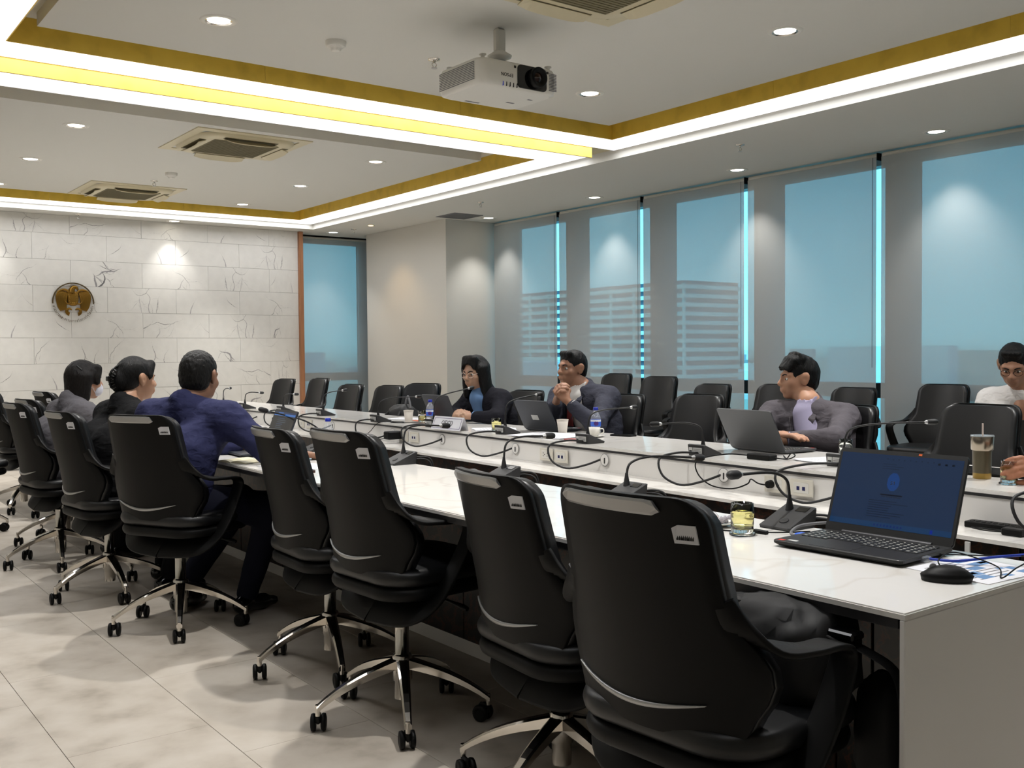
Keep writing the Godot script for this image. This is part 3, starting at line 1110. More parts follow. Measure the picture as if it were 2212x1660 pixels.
func back_point(u: float, y: float, off: float) -> Vector3:
	# the curved back: u from -1 to 1 across, y is height, off moves it forward
	var top := BT
	var w := lerpf(0.208, 0.190, smoothstep(0.55, 0.95, y))
	if y > top - 0.055:
		var q := (y - (top - 0.055)) / 0.055
		w += -0.055 + 0.055 * sqrt(maxf(0.0, 1.0 - q * q))
	w += 0.05 * smoothstep(0.72, 0.60, y) * smoothstep(0.46, 0.58, y)
	var x := u * w
	var z := 0.185 + 0.03 * smoothstep(0.62, 0.45, y) * 0 + (y - 0.47) * 0.20 + 0.035 * pow((y - 0.62) / 0.33, 2.0) * (1.0 if y < 0.62 else 0.15)
	z -= 0.05 * pow(absf(x) / 0.205, 2.2)
	return Vector3(x, y, z - off)

func back_slab(st: SurfaceTool, y0: float, y1: float, o0: float, o1: float, us := 1.0, bow := 0.0) -> void:
	var ys := []
	var n := 12
	for k in n: ys.append(lerpf(y0, y1 - 0.055, k / float(n)))
	for k in 7: ys.append(y1 - 0.055 + 0.055 * sin(PI / 2 * k / 6.0))
	var rings := []
	for y in ys:
		var yy: float = y + (BT - y1)
		var ring := PackedVector3Array()
		var m := 12
		for i in m + 1:
			var u := lerpf(-1, 1, i / float(m))
			var dip := bow * (1 - u * u) * (1.0 - clampf((y - y0) / 0.1, 0, 1))
			ring.append(back_point(u * us, yy, o0) - Vector3(0, dip + BT - y1, 0))
		for i in m + 1:
			var u := lerpf(1, -1, i / float(m))
			var dip := bow * (1 - u * u) * (1.0 - clampf((y - y0) / 0.1, 0, 1))
			var e := 1.0 - 0.012 * pow(absf(u), 6.0)
			ring.append(back_point(u * us * e, yy, o1) - Vector3(0, dip + BT - y1, 0))
		rings.append(ring)
	for r in rings: r.reverse()
	loft(st, rings, true, 0)

func ribbon(st: SurfaceTool, pts: Array, sides: Array, half: Array, thick: float) -> void:
	var rings := []
	var c := curve(pts, 5)
	var s := curve(sides, 5)
	for k in c.size():
		var t: Vector3 = (c[mini(k + 1, c.size() - 1)] - c[maxi(k - 1, 0)]).normalized()
		var side: Vector3 = (s[k] - t * t.dot(s[k])).normalized()
		var nrm := side.cross(t).normalized()
		var f := float(k) / (c.size() - 1) * (half.size() - 1)
		var i := mini(int(f), half.size() - 2)
		var h: float = lerpf(half[i], half[i + 1], f - i)
		var ring := PackedVector3Array()
		for q in [[-1.0, -0.6], [-0.9, -1.0], [0.9, -1.0], [1.0, -0.6], [1.0, 0.6], [0.9, 1.0], [-0.9, 1.0], [-1.0, 0.6]]:
			ring.append(c[k] + side * h * q[0] + nrm * thick * 0.5 * q[1])
		rings.append(ring)
	loft(st, rings, true, 0)

func make_chair() -> Node3D:
	var t := thing("office_chair", "", "chair")
	var st := new_st()
	back_slab(st, 0.475, BT, 0.0, 0.016, 1.0, 0.02)
	obj("back_shell", st, M.black_plastic, t)
	st = new_st()
	back_slab(st, 0.47, BT - 0.008, 0.019, 0.058, 0.97, 0.0)
	obj("backrest", st, M.black_leather, t)
	# silver handle plate along the upper rim
	st = new_st()
	var rings := []
	for k in 15:
		var u := lerpf(-0.86, 0.60, k / 14.0)
		var cut := 0.008 if k == 0 or k == 14 else 0.0
		rings.append(PackedVector3Array([back_point(u, BT - 0.006 - cut * 0.2, -0.005), back_point(u, BT - 0.006 - cut * 0.2, 0.002), back_point(u, BT - 0.036 + cut, 0.002), back_point(u, BT - 0.036 + cut, -0.003), back_point(u, BT - 0.031 + cut, -0.007), back_point(u, BT - 0.011 - cut, -0.008)]))
	loft(st, rings, true, -1)
	obj("top_trim", st, M.silver, t)
	# silver crescent at the foot of the back
	st = new_st()
	rings = []
	for k in 21:
		var u := lerpf(-0.9, 0.62, k / 20.0)
		var s := sin(PI * (k + 0.3) / 20.6)
		var y := 0.530 - 0.028 * s
		var h := 0.0065 * pow(s, 0.7) + 0.0006
		rings.append(PackedVector3Array([back_point(u, y + h, 0.002), back_point(u, y - h, 0.002), back_point(u, y - h * 0.7, -0.006), back_point(u, y + h * 0.7, -0.006)]))
	loft(st, rings, true, 0)
	obj("lower_trim", st, M.silver, t)
	# white inventory label with a barcode
	var lab := new_st()
	var p := [back_point(0.68, BT - 0.085, -0.0015), back_point(0.90, BT - 0.085, -0.0015), back_point(0.90, BT - 0.050, -0.0015), back_point(0.68, BT - 0.050, -0.0015)]
	var nz := Vector3(0, 0, 0.0015)
	rings = []
	for k in 5:
		var f := k / 4.0
		var a: Vector3 = (p[0] as Vector3).lerp(p[1], f)
		var d: Vector3 = (p[3] as Vector3).lerp(p[2], f) - (Vector3(0, 0.006, 0) if k == 0 else Vector3.ZERO)
		rings.append(PackedVector3Array([d + nz, d - nz, a - nz, a + nz]))
	loft(lab, rings, true, -1)
	var lo := obj("inventory_label", lab, M.paper, t)
	lab = new_st()
	for k in 9:
		var u := 0.715 + 0.018 * k
		var b := back_point(u, BT - 0.078, -0.0034)
		box(lab, b - Vector3(0.0014 if k % 3 else 0.0022, 0.0, 0.0006), b + Vector3(0.0014, 0.0095, 0.0006))
	obj("barcode", lab, M.dark_slot, lo)
	# seat
	st = new_st()
	pad(st, 0.49, 0.47, 0.13, 0.425, 0.482, 0.026, Vector3(0, 0, -0.045), 0.006)
	obj("seat", st, M.black_leather, t)
	st = new_st()
	pad(st, 0.475, 0.455, 0.13, 0.378, 0.424, 0.020, Vector3(0, 0, -0.04))
	obj("seat_base", st, M.black_plastic, t)
	# arm loops, each running from the back over the arm rest and under the seat
	for s: float in [-1.0, 1.0]:
		st = new_st()
		var path := [Vector3(0.195 * s, 0.735, 0.185), Vector3(0.218 * s, 0.685, 0.165), Vector3(0.254 * s, 0.650, 0.115), Vector3(0.276 * s, 0.638, 0.045), Vector3(0.280 * s, 0.634, -0.03), Vector3(0.280 * s, 0.615, -0.075), Vector3(0.278 * s, 0.565, -0.068), Vector3(0.266 * s, 0.46, -0.015), Vector3(0.236 * s, 0.372, 0.04), Vector3(0.165 * s, 0.332, 0.095), Vector3(0.0, 0.322, 0.115)]
		var side := [Vector3(-s, 0, 0.45), Vector3(-s, 0, 0.35), Vector3(-s, 0.25, 0.1), Vector3(-s, 0, 0), Vector3(-s, 0, 0), Vector3(-s, 0, 0), Vector3(-s, 0, 0), Vector3(-s, 0.1, -0.1), Vector3(-0.8 * s, 0.4, -0.4), Vector3(-0.2 * s, 0.8, -0.6), Vector3(0, 0.8, -0.6)]
		ribbon(st, path, side, [0.02, 0.028, 0.032, 0.032, 0.03, 0.028, 0.03, 0.034, 0.042, 0.048, 0.050], 0.014)
		obj("arm", st, M.black_plastic, t)
	# mechanism, lever, column
	st = new_st()
	box(st, Vector3(-0.08, 0.325, -0.13), Vector3(0.08, 0.38, 0.09), 0.012)
	obj("mechanism", st, M.black_plastic, t)
	st = new_st()
	tube(st, curve([Vector3(0.07, 0.35, -0.06), Vector3(0.16, 0.345, -0.075), Vector3(0.25, 0.33, -0.09)], 4), [0.005, 0.005, 0.005, 0.005, 0.005, 0.006, 0.009, 0.011, 0.008], 8)
	obj("lever", st, M.black_plastic, t)
	st = new_st()
	lathe(st, [Vector2(0.0285, 0.07), Vector2(0.0285, 0.13), Vector2(0.034, 0.135), Vector2(0.034, 0.215), Vector2(0.030, 0.222), Vector2(0.024, 0.225), Vector2(0.024, 0.33)], 24)
	obj("column", st, M.chrome, t)
	for k in 5:
		var b := Basis(Vector3.UP, TAU * k / 5.0 + 0.3)
		st = new_st()
		rings = []
		for i in 9:
			var f := i / 8.0
			var r := lerpf(0.028, 0.305, f)
			var y := 0.205 - 0.075 * f - 0.045 * f * f * f
			var hw := lerpf(0.021, 0.012, f)
			var hh := lerpf(0.030, 0.014, f)
			rings.append(PackedVector3Array([b * Vector3(-hw, y - hh, -r), b * Vector3(hw, y - hh, -r), b * Vector3(hw, y, -r), b * Vector3(hw * 0.6, y + 0.005, -r), b * Vector3(-hw * 0.6, y + 0.005, -r), b * Vector3(-hw, y, -r)]))
		loft(st, rings, true, -1)
		tube(st, [b * Vector3(0, 0.095, -0.298), b * Vector3(0, 0.058, -0.298)], 0.0085, 10)
		obj("leg", st, M.chrome, t)
		# twin wheel caster, turned its own way
		var cb := Basis(Vector3.UP, TAU * k / 5.0 + 0.3 + [0.5, -0.9, 1.2, 0.1, -0.4][k])
		var at := b * Vector3(0, 0.0, -0.298) + cb * Vector3(0, 0, 0.016)
		st = new_st()
		box(st, Vector3(-0.008, 0.030, -0.022), Vector3(0.008, 0.062, 0.020), 0.005, Transform3D(cb, at))
		var ca := obj("caster", st, M.black_plastic, t)
		for s: float in [-1.0, 1.0]:
			st = new_st()
			lathe(st, [Vector2(0.022, 0.0), Vector2(0.0275, 0.003), Vector2(0.0295, 0.008), Vector2(0.0275, 0.016), Vector2(0.018, 0.0185), Vector2(0.012, 0.0165)], 22, at + cb * Vector3(0.008 * s, 0.0296, 0.006), cb * Basis(Vector3.FORWARD, PI / 2 * s))
			obj("wheel", st, M.black_plastic, ca)
	return t

var chair0: Node3D
var chair_first := true

func chair(x: float, z: float, facing: float, label: String, group: String, lift := 0.0, turn := 0.0) -> Node3D:
	# facing: degrees from +x towards -z
	var yaw := deg_to_rad(facing - 90.0)
	var o: Node3D
	if chair_first:
		o = chair0
		chair_first = false
		o.position = Vector3(x, 0, z)
		o.rotation = Vector3(0, yaw, 0)
		tag(o, label, "chair", group)
	else:
		o = dup(chair0, Vector3(x, 0, z), yaw, label, group)
	# the star base keeps its own direction; a raised gas column lifts what is above it
	for c in o.get_children():
		var nm := String(c.name)
		if nm.begins_with("leg") or nm.begins_with("caster"):
			(c as Node3D).rotation.y = turn
		elif not nm.begins_with("column"):
			(c as Node3D).position.y += lift
	return o

func build_chairs() -> void:
	chair0 = make_chair()
	var g := "black office chairs along the near table"
	chair(1.568, -1.427, 3.6, "black office chair with a black bag strapped over its arm", g, 0.055, 0.55)
	chair(1.814, -2.193, -5, "black office chair pushed in beside the one with the black bag", g, -0.055, 0.75)
	chair(1.735, -2.95, 3.6, "empty black office chair in front of the water bottle and food container", g, 0.022, 0.1)
	chair(1.80, -3.62, -2, "empty black office chair beside the man in the blue suit", g, -0.012, 0.35)
	chair(1.526, -4.584, 28, "black office chair under the man in the blue suit, turned aslant", g, 0.01, -0.2)
	chair(1.445, -5.457, 7.4, "black office chair under the woman in the black jacket", g, -0.01, 0.5)
	chair(1.424, -6.442, 5.8, "black office chair under the woman in the grey jacket", g, 0.0, 0.35)
	chair(1.627, -7.188, 7.4, "empty black office chair next to the woman in the grey jacket", g, -0.01, 0.2)
	chair(1.962, -8.32, 7, "empty black office chair close to the marble wall with its label in view", g, 0.0, 0.1)
	chair(1.70, -8.90, 0.7, "empty black office chair at the far corner of the near table", g, 0.0, 0.1)
	chair(1.10, -7.95, 20, "empty black office chair standing back from the table, its arm in view", g, -0.02, 0.4)
	g = "black office chairs along the far counter"
	chair(4.37, -10.20, 187, "empty black office chair in front of the wooden post", g, 0.0)
	chair(4.42, -9.485, 179, "empty black office chair in front of the blue window recess", g, 0.018)
	chair(4.25, -8.45, 184, "lower empty black office chair in front of the blue window recess", g, -0.02)
	chair(4.29, -7.79, 186, "empty black office chair beside the one holding the black backpack", g, -0.018)
	var blue := chair(4.25, -7.12, 196, "dark blue office chair holding a black backpack by the pillar", g, 0.014)
	for c in blue.get_children():
		if String(c.name).begins_with("backrest"): (c as MeshInstance3D).set_surface_override_material(0, M.blue_leather)
	chair(4.42, -5.98, 183, "black office chair under the woman with long black hair", g, -0.02)
	chair(4.42, -4.92, 175, "black office chair under the man in the dark suit", g, -0.02)
	chair(4.40, -4.223, 180, "empty black office chair between the man in the dark suit and the man in grey", g, 0.0)
	chair(4.46, -3.24, 172, "black office chair under the man in the grey jacket", g, -0.03)
	chair(4.451, -2.482, 179, "empty black office chair behind the steel tumbler", g, 0.0)
	g = "black office chairs along the window"
	chair(6.542, -7.255, 182, "empty black office chair by the window behind the man in the dark suit", g, 0.05)
	chair(6.253, -6.369, 186, "empty black office chair by the window turned aslant with its arm in view", g, 0.04)
	chair(6.14, -5.671, 178, "empty black office chair by the window behind an empty counter chair", g, -0.01)
	chair(6.163, -5.005, 182, "black office chair by the window half hidden by the man in the grey jacket", g, 0.0)
	chair(6.62, -4.64, 181, "empty black office chair by the window beside the slim bright gap", g, -0.03)
	chair(6.90, -4.05, 184, "empty black office chair by the window with its seat and arm in view", g, 0.0)
	chair(6.02, -2.86, 195, "black office chair under the man in the white shirt", g, 0.0)
	chair(4.50, -1.42, 180, "black office chair under the person reaching for the tea glass", "black office chairs along the far counter", 0.0)

# ---------------------------------------------------------------- things on the tables
func glass_mat(called: String, c: Color, ior10: float) -> StandardMaterial3D:
	var m := mat(called, c, 0.0)
	m.albedo_color.a = 0.0
	m.refraction_enabled = true
	m.refraction_scale = ior10
	m.transparency = BaseMaterial3D.TRANSPARENCY_ALPHA
	return m

func prop_materials() -> void:
	glass_mat("clear_glass", Color(0.97, 0.98, 0.97), 0.05)
	glass_mat("pale_tea", Color(0.95, 0.90, 0.62), 0.033)
	var thin := mat("clear_plastic", Color(0.9, 0.93, 0.97, 0.16), 0.06)
	thin.transparency = BaseMaterial3D.TRANSPARENCY_ALPHA
	var film := mat("cellophane", Color(0.9, 0.9, 0.93, 0.3), 0.1)
	film.transparency = BaseMaterial3D.TRANSPARENCY_ALPHA
	mat("mic_grey", Color(0.17, 0.17, 0.175), 0.5)
	mat("mic_dark", Color(0.07, 0.07, 0.075), 0.6)
	mat("mic_screen", Color(0.03, 0.03, 0.035), 0.2)
	mat("laptop_black", Color(0.075, 0.075, 0.08), 0.45)
	mat("laptop_grey", Color(0.33, 0.335, 0.345), 0.35, 0.5)
	mat("laptop_slate", Color(0.17, 0.185, 0.215), 0.4, 0.2)
	mat("key_dark", Color(0.05, 0.05, 0.055), 0.35)
	mat("key_print", Color(0.75, 0.75, 0.72), 0.5)
	mat("bottle_blue", Color(0.10, 0.17, 0.62), 0.35)
	mat("label_blue", Color(0.22, 0.40, 0.82), 0.4)
	mat("label_white", Color(0.86, 0.88, 0.93), 0.4)
	mat("label_purple", Color(0.28, 0.13, 0.45), 0.4)
	mat("paper_cup", Color(0.86, 0.83, 0.79), 0.7)
	mat("ceramic", Color(0.90, 0.89, 0.86), 0.15)
	mat("steel", Color(0.62, 0.58, 0.52), 0.25, 0.9)
	mat("tumbler_gold", Color(0.62, 0.50, 0.22), 0.3, 0.3)
	mat("tumbler_body", Color(0.36, 0.33, 0.26), 0.35, 0.4)
	mat("straw", Color(0.86, 0.80, 0.76), 0.4)
	mat("sticker", Color(0.78, 0.78, 0.77), 0.5)
	mat("sticker_red", Color(0.75, 0.16, 0.10), 0.5)
	mat("net_blue", Color(0.07, 0.20, 0.62), 0.4)
	mat("bread", Color(0.72, 0.42, 0.20), 0.6)
	mat("candy", Color(0.55, 0.50, 0.52), 0.4)
	mat("brown_leather", Color(0.22, 0.10, 0.055), 0.45)
	mat("bag_black", Color(0.035, 0.035, 0.04), 0.7)
	mat("red_card", Color(0.62, 0.12, 0.08), 0.5)
	mat("orange_card", Color(0.80, 0.36, 0.14), 0.5)
	mat("print_blue", Color(0.40, 0.55, 0.72), 0.6)
	mat("socket_white", Color(0.83, 0.81, 0.76), 0.35)
	mat("usb_blue", Color(0.05, 0.07, 0.30), 0.4)
	mat("emblem_gold", Color(0.50, 0.37, 0.14), 0.3, 0.85)
	mat("emblem_bronze", Color(0.36, 0.30, 0.20), 0.4, 0.7)
	mat("lid_cream", Color(0.86, 0.83, 0.70), 0.4)

func microphone(x: float, z: float, near: bool, head: Vector3, label: String, bow := 0.5, back_label := true) -> void:
	var t := thing("microphone", label, "microphone", Vector3(x, TT, z), -PI / 2 if near else PI / 2, "gooseneck microphones")
	var inv := t.transform.affine_inverse()
	var st := new_st()
	# wedge: low edge to the speaker (+z), tall back
	var w := 0.052
	var sec := [Vector2(0.066, 0.0), Vector2(0.070, 0.009), Vector2(-0.050, 0.056), Vector2(-0.060, 0.053), Vector2(-0.052, 0.0)]
	var rings := []
	for s in [[-w, 0.92], [-w + 0.004, 1.0], [w - 0.004, 1.0], [w, 0.92]]:
		var r := PackedVector3Array()
		for q in sec: r.append(Vector3(s[0], q.y * s[1], q.x * s[1]))
		rings.append(r)
	for r in rings: r.reverse()
	loft(st, rings, true, -1)
	obj("base", st, M.mic_grey, t)
	var slope := Basis(Vector3.RIGHT, atan2(0.047, 0.120))
	var at := func(u: float, v: float) -> Vector3:
		return Vector3(u, lerpf(0.056, 0.009, v) + 0.0006, lerpf(-0.050, 0.070, v))
	st = new_st()
	lathe(st, [Vector2(0.012, 0.0), Vector2(0.0135, 0.0012), Vector2(0.0115, 0.0016)], 20, at.call(0.012, 0.72), slope)
	obj("talk_button", st, M.mic_dark, t)
	st = new_st()
	box(st, Vector3(-0.018, 0, -0.012), Vector3(0.018, 0.001, 0.012), 0.0, Transform3D(slope, at.call(0.024, 0.17)))
	obj("display", st, M.mic_screen, t)
	if back_label:
		st = new_st()
		box(st, Vector3(-0.040, 0.014, -0.0615), Vector3(0.014, 0.040, -0.058))
		box(st, Vector3(0.018, 0.016, -0.0615), Vector3(0.040, 0.040, -0.058))
		var sk := obj("sticker", st, M.sticker, t)
		st = new_st()
		for k in 3: box(st, Vector3(-0.037, 0.018 + 0.007 * k, -0.0622), Vector3(0.010, 0.0195 + 0.007 * k, -0.0612))
		box(st, Vector3(0.021, 0.019, -0.0622), Vector3(0.037, 0.026, -0.0612))
		obj("print", st, M.mic_dark, sk)
	# boot, gooseneck, head
	var foot: Vector3 = at.call(-0.018, 0.20)
	st = new_st()
	lathe(st, [Vector2(0.012, -0.004), Vector2(0.011, 0.004), Vector2(0.0055, 0.034), Vector2(0.005, 0.04)], 16, foot)
	obj("boot", st, M.mic_dark, t)
	var h := inv * head
	var a := foot + Vector3(0, 0.035, 0)
	var dir := (h - a)
	var up := a + Vector3(dir.x * 0.06, minf(absf(dir.y) * bow + 0.02, 0.10), dir.z * 0.06)
	var c := up + (h - up) * 0.30 + Vector3(0, 0.016, 0)
	var pts := curve([a, up, c, h - (h - c).normalized() * 0.03], 6)
	st = new_st()
	tube(st, pts, 0.0042, 8)
	obj("gooseneck", st, M.mic_dark, t)
	var d: Vector3 = (h - c).normalized()
	var ax := d.cross(Vector3.UP).normalized()
	var b := Basis(ax.cross(d).normalized() * -1.0, d, ax)
	b = Basis(ax, d, ax.cross(d))
	st = new_st()
	lathe(st, [Vector2(0.0045, -0.036), Vector2(0.009, -0.026), Vector2(0.0095, -0.024)], 14, h, b)
	obj("collar", st, M.silver, t)
	st = new_st()
	lathe(st, [Vector2(0.009, -0.024), Vector2(0.0125, -0.015), Vector2(0.013, 0.010), Vector2(0.010, 0.020), Vector2(0.004, 0.024)], 16, h, b)
	obj("windscreen", st, M.mic_dark, t)
	# lead to the desk
	st = new_st()
	if near:
		tube(st, curve([Vector3(0.0, 0.02, -0.056), Vector3(0.03, 0.028, -0.09), Vector3(0.07, 0.02, -0.115), Vector3(0.085, -0.03, -0.125)], 5), 0.0035, 7)
		tube(st, curve([Vector3(0.012, 0.015, -0.056), Vector3(0.04, 0.02, -0.085), Vector3(0.075, 0.01, -0.105), Vector3(0.09, -0.03, -0.115)], 5), 0.0035, 7)
	else:
		var out := x - far_x(z)
		tube(st, curve([Vector3(-0.02, 0.015, -0.056), Vector3(0.03, 0.020, -0.085 - out * 0.5), Vector3(0.035, 0.0, -0.15 - out), Vector3(0.0, -0.075, -0.165 - out), Vector3(-0.07, -0.115, -0.12 - out), Vector3(-0.14, -0.098, -0.05 - out), Vector3(-0.20, -0.066, 0.012 - out)], 6), 0.0055, 8)
	obj("lead", st, M.mic_dark, t)

func grommet(z: float, label: String) -> void:
	var t := thing("cable_grommet", label, "grommet", Vector3(far_x(z) + 0.0155, 0.682, z), 0, "round cable grommets")
	var st := new_st()
	lathe(st, [Vector2(0.030, 0.0), Vector2(0.030, 0.002), Vector2(0.027, 0.0032)], 24, Vector3.ZERO, Basis(Vector3.FORWARD, -PI / 2) if false else Basis(Vector3(0, 0, 1), PI / 2))
	obj("cap", st, M.table_face, t)
	st = new_st()
	lathe(st, [Vector2(0.031, -0.0006), Vector2(0.033, 0.0006), Vector2(0.031, 0.001)], 24, Vector3.ZERO, Basis(Vector3(0, 0, 1), PI / 2), false)
	obj("ring", st, M.grille_grey, t)
	st = new_st()
	box(st, Vector3(-0.008, -0.018, 0.0), Vector3(-0.0005, 0.012, 0.006), 0.002)
	obj("cable_slot", st, M.mic_dark, t)

func socket(z: float, usb: bool, label: String) -> Node3D:
	var t := thing("wall_socket", label, "socket", Vector3(far_x(z) + 0.0155, 0.672, z), 0, "socket plates on the counter face")
	var st := new_st()
	box(st, Vector3(-0.008, -0.036, -0.058), Vector3(0.0, 0.036, 0.058), 0.003)
	obj("plate", st, M.socket_white, t)
	st = new_st()
	box(st, Vector3(-0.010, -0.022, -0.038), Vector3(-0.007, 0.022, 0.038), 0.001)
	obj("insert", st, M.white_plastic, t)
	for s: int in [-1, 1]:
		st = new_st()
		if usb:
			box(st, Vector3(-0.0115, -0.010, s * 0.014 - 0.007), Vector3(-0.0095, 0.006, s * 0.014 + 0.007))
			obj("port", st, M.usb_blue, t)
		else:
			for q in [Vector3(0, 0.008, -0.004), Vector3(0, -0.008, -0.004), Vector3(0, 0, 0.006)]:
				box(st, Vector3(-0.0115, q.y - 0.0022, s * 0.017 + q.z - 0.002), Vector3(-0.0095, q.y + 0.0022, s * 0.017 + q.z + 0.002))
			obj("holes", st, M.dark_slot, t)
	return t

func bottle(at: Vector3, label: String) -> void:
	var t := thing("water_bottle", label, "bottle", at, 0, "small water bottles")
	var st := new_st()
	lathe(st, [Vector2(0.024, 0.0), Vector2(0.029, 0.004), Vector2(0.030, 0.02), Vector2(0.0285, 0.05), Vector2(0.030, 0.055), Vector2(0.030, 0.10), Vector2(0.027, 0.115), Vector2(0.016, 0.140), Vector2(0.0125, 0.146), Vector2(0.0125, 0.156)], 24)
	obj("body", st, M.clear_plastic, t)
	st = new_st()
	lathe(st, [Vector2(0.0304, 0.056), Vector2(0.0306, 0.058), Vector2(0.0306, 0.096), Vector2(0.0304, 0.098)], 24, Vector3.ZERO, Basis.IDENTITY, false)
	var wrap := obj("label_wrap", st, M.label_blue, t)
	st = new_st()
	lathe(st, [Vector2(0.0308, 0.084), Vector2(0.0309, 0.086), Vector2(0.0309, 0.094), Vector2(0.0308, 0.0955)], 24, Vector3.ZERO, Basis.IDENTITY, false)
	obj("white_band", st, M.label_white, wrap)
	for k in 3:
		st = new_st()
		lathe(st, [Vector2(0.0005, 0.0), Vector2(0.013, 0.0002), Vector2(0.014, -0.0012)], 18, Vector3(cos(2.2 + k * 2.1) * 0.0304, 0.074, sin(2.2 + k * 2.1) * 0.0304), Basis(Vector3.UP, -(2.2 + k * 2.1)) * Basis(Vector3(0, 0, 1), -PI / 2))
		obj("badge", st, M.label_purple, wrap)
	st = new_st()
	lathe(st, [Vector2(0.0145, 0.152), Vector2(0.015, 0.154), Vector2(0.015, 0.167), Vector2(0.013, 0.169)], 20)
	obj("cap", st, M.bottle_blue, t)

func tumbler_glass(at: Vector3, label: String, fill: float, coaster := true) -> void:
	var t := thing("drinking_glass", label, "glass", at, 0, "short tea glasses")
	var y := 0.007 if coaster else 0.0005
	var st := new_st()
	lathe(st, [Vector2(0.0270, y), Vector2(0.0300, y + 0.004), Vector2(0.0315, y + 0.05), Vector2(0.0300, y + 0.080), Vector2(0.0288, y + 0.0805), Vector2(0.0298, y + 0.05), Vector2(0.0284, y + 0.012), Vector2(0.001, y + 0.0105)], 32, Vector3.ZERO, Basis.IDENTITY, true)
	obj("tumbler", st, M.clear_glass, t)
	if fill > 0:
		st = new_st()
		lathe(st, [Vector2(0.0275, y + 0.0107), Vector2(0.0286, y + 0.013), Vector2(0.0301, y + minf(fill, 0.05)), Vector2(0.0297, y + fill)], 32)
		obj("tea", st, M.pale_tea, t)
	if coaster:
		st = new_st()
		lathe(st, [Vector2(0.034, 0.0), Vector2(0.0355, 0.003), Vector2(0.034, 0.0068)], 32)
		obj("coaster", st, M.clear_glass, t)

func paper_cup(at: Vector3, label: String) -> void:
	var t := thing("paper_cup", label, "cup", at, 0, "white paper cups")
	var st := new_st()
	lathe(st, [Vector2(0.0245, 0.0), Vector2(0.0255, 0.002), Vector2(0.036, 0.084), Vector2(0.035, 0.084), Vector2(0.0235, 0.004)], 28)
	obj("cup", st, M.paper_cup, t)
	st = new_st()
	var ring := []
	for k in 29: ring.append(Vector3(cos(TAU * k / 28) * 0.036, 0.0845, sin(TAU * k / 28) * 0.036))
	tube(st, ring, 0.0016, 6, false)
	obj("rolled_rim", st, M.paper_cup, t)
	st = new_st()
	lathe(st, [Vector2(0.0355, 0.074), Vector2(0.0361, 0.0755), Vector2(0.0358, 0.077)], 28, Vector3.ZERO, Basis.IDENTITY, false)
	obj("second_rim", st, M.paper_cup, t)

func screen_texture(seed_: int, dark: bool) -> ImageTexture:
	var im := Image.create(256, 160, false, Image.FORMAT_RGB8)
	var r := RandomNumberGenerator.new()
	r.seed = seed_
	if dark:
		im.fill(Color(0.03, 0.035, 0.045))
		im.fill_rect(Rect2i(0, 0, 256, 9), Color(0.05, 0.12, 0.24))
		im.fill_rect(Rect2i(0, 9, 256, 10), Color(0.16, 0.34, 0.58))
		im.fill_rect(Rect2i(48, 2, 60, 6), Color(0.14, 0.32, 0.56))
		for k in 11:
			im.fill_rect(Rect2i(62, 30 + 9 * k, r.randi_range(40, 150), 3), Color(0.20, 0.25, 0.30) if k % 3 else Color(0.12, 0.20, 0.34))
	else:
		im.fill(Color(0.085, 0.145, 0.235))
		im.fill_rect(Rect2i(0, 148, 256, 12), Color(0.07, 0.17, 0.29))
		for k in 10: im.fill_rect(Rect2i(100 + 12 * k, 8 + k % 2, 3, 2), Color(0.05, 0.09, 0.16))
		for k in 3: im.fill_rect(Rect2i(206 + 14 * k, 10, 5, 4), Color(0.02, 0.04, 0.09))
		for k in 3: im.fill_rect(Rect2i(94, 20 + 5 * k, [30, 44, 36][k], 1), Color(0.05, 0.09, 0.16))
		for y in range(-21, 22):
			for x in range(-13, 14):
				if Vector2(x * 1.55, y).length() < 20: im.set_pixel(122 + x, 58 + y, Color(0.075, 0.19, 0.37))
		im.fill_rect(Rect2i(100, 86, 46, 3), Color(0.03, 0.05, 0.10))
		for k in 8: im.fill_rect(Rect2i(78, 101 + 5 * k, r.randi_range(40, 92), 1), Color(0.035, 0.06, 0.12))
		for k in 9: im.fill_rect(Rect2i(98 + 7 * k, 152, 3, 4), Color(0.03, 0.09, 0.30))
		im.fill_rect(Rect2i(214, 150, 5, 8), Color(0.02, 0.10, 0.45))
	return ImageTexture.create_from_image(im)

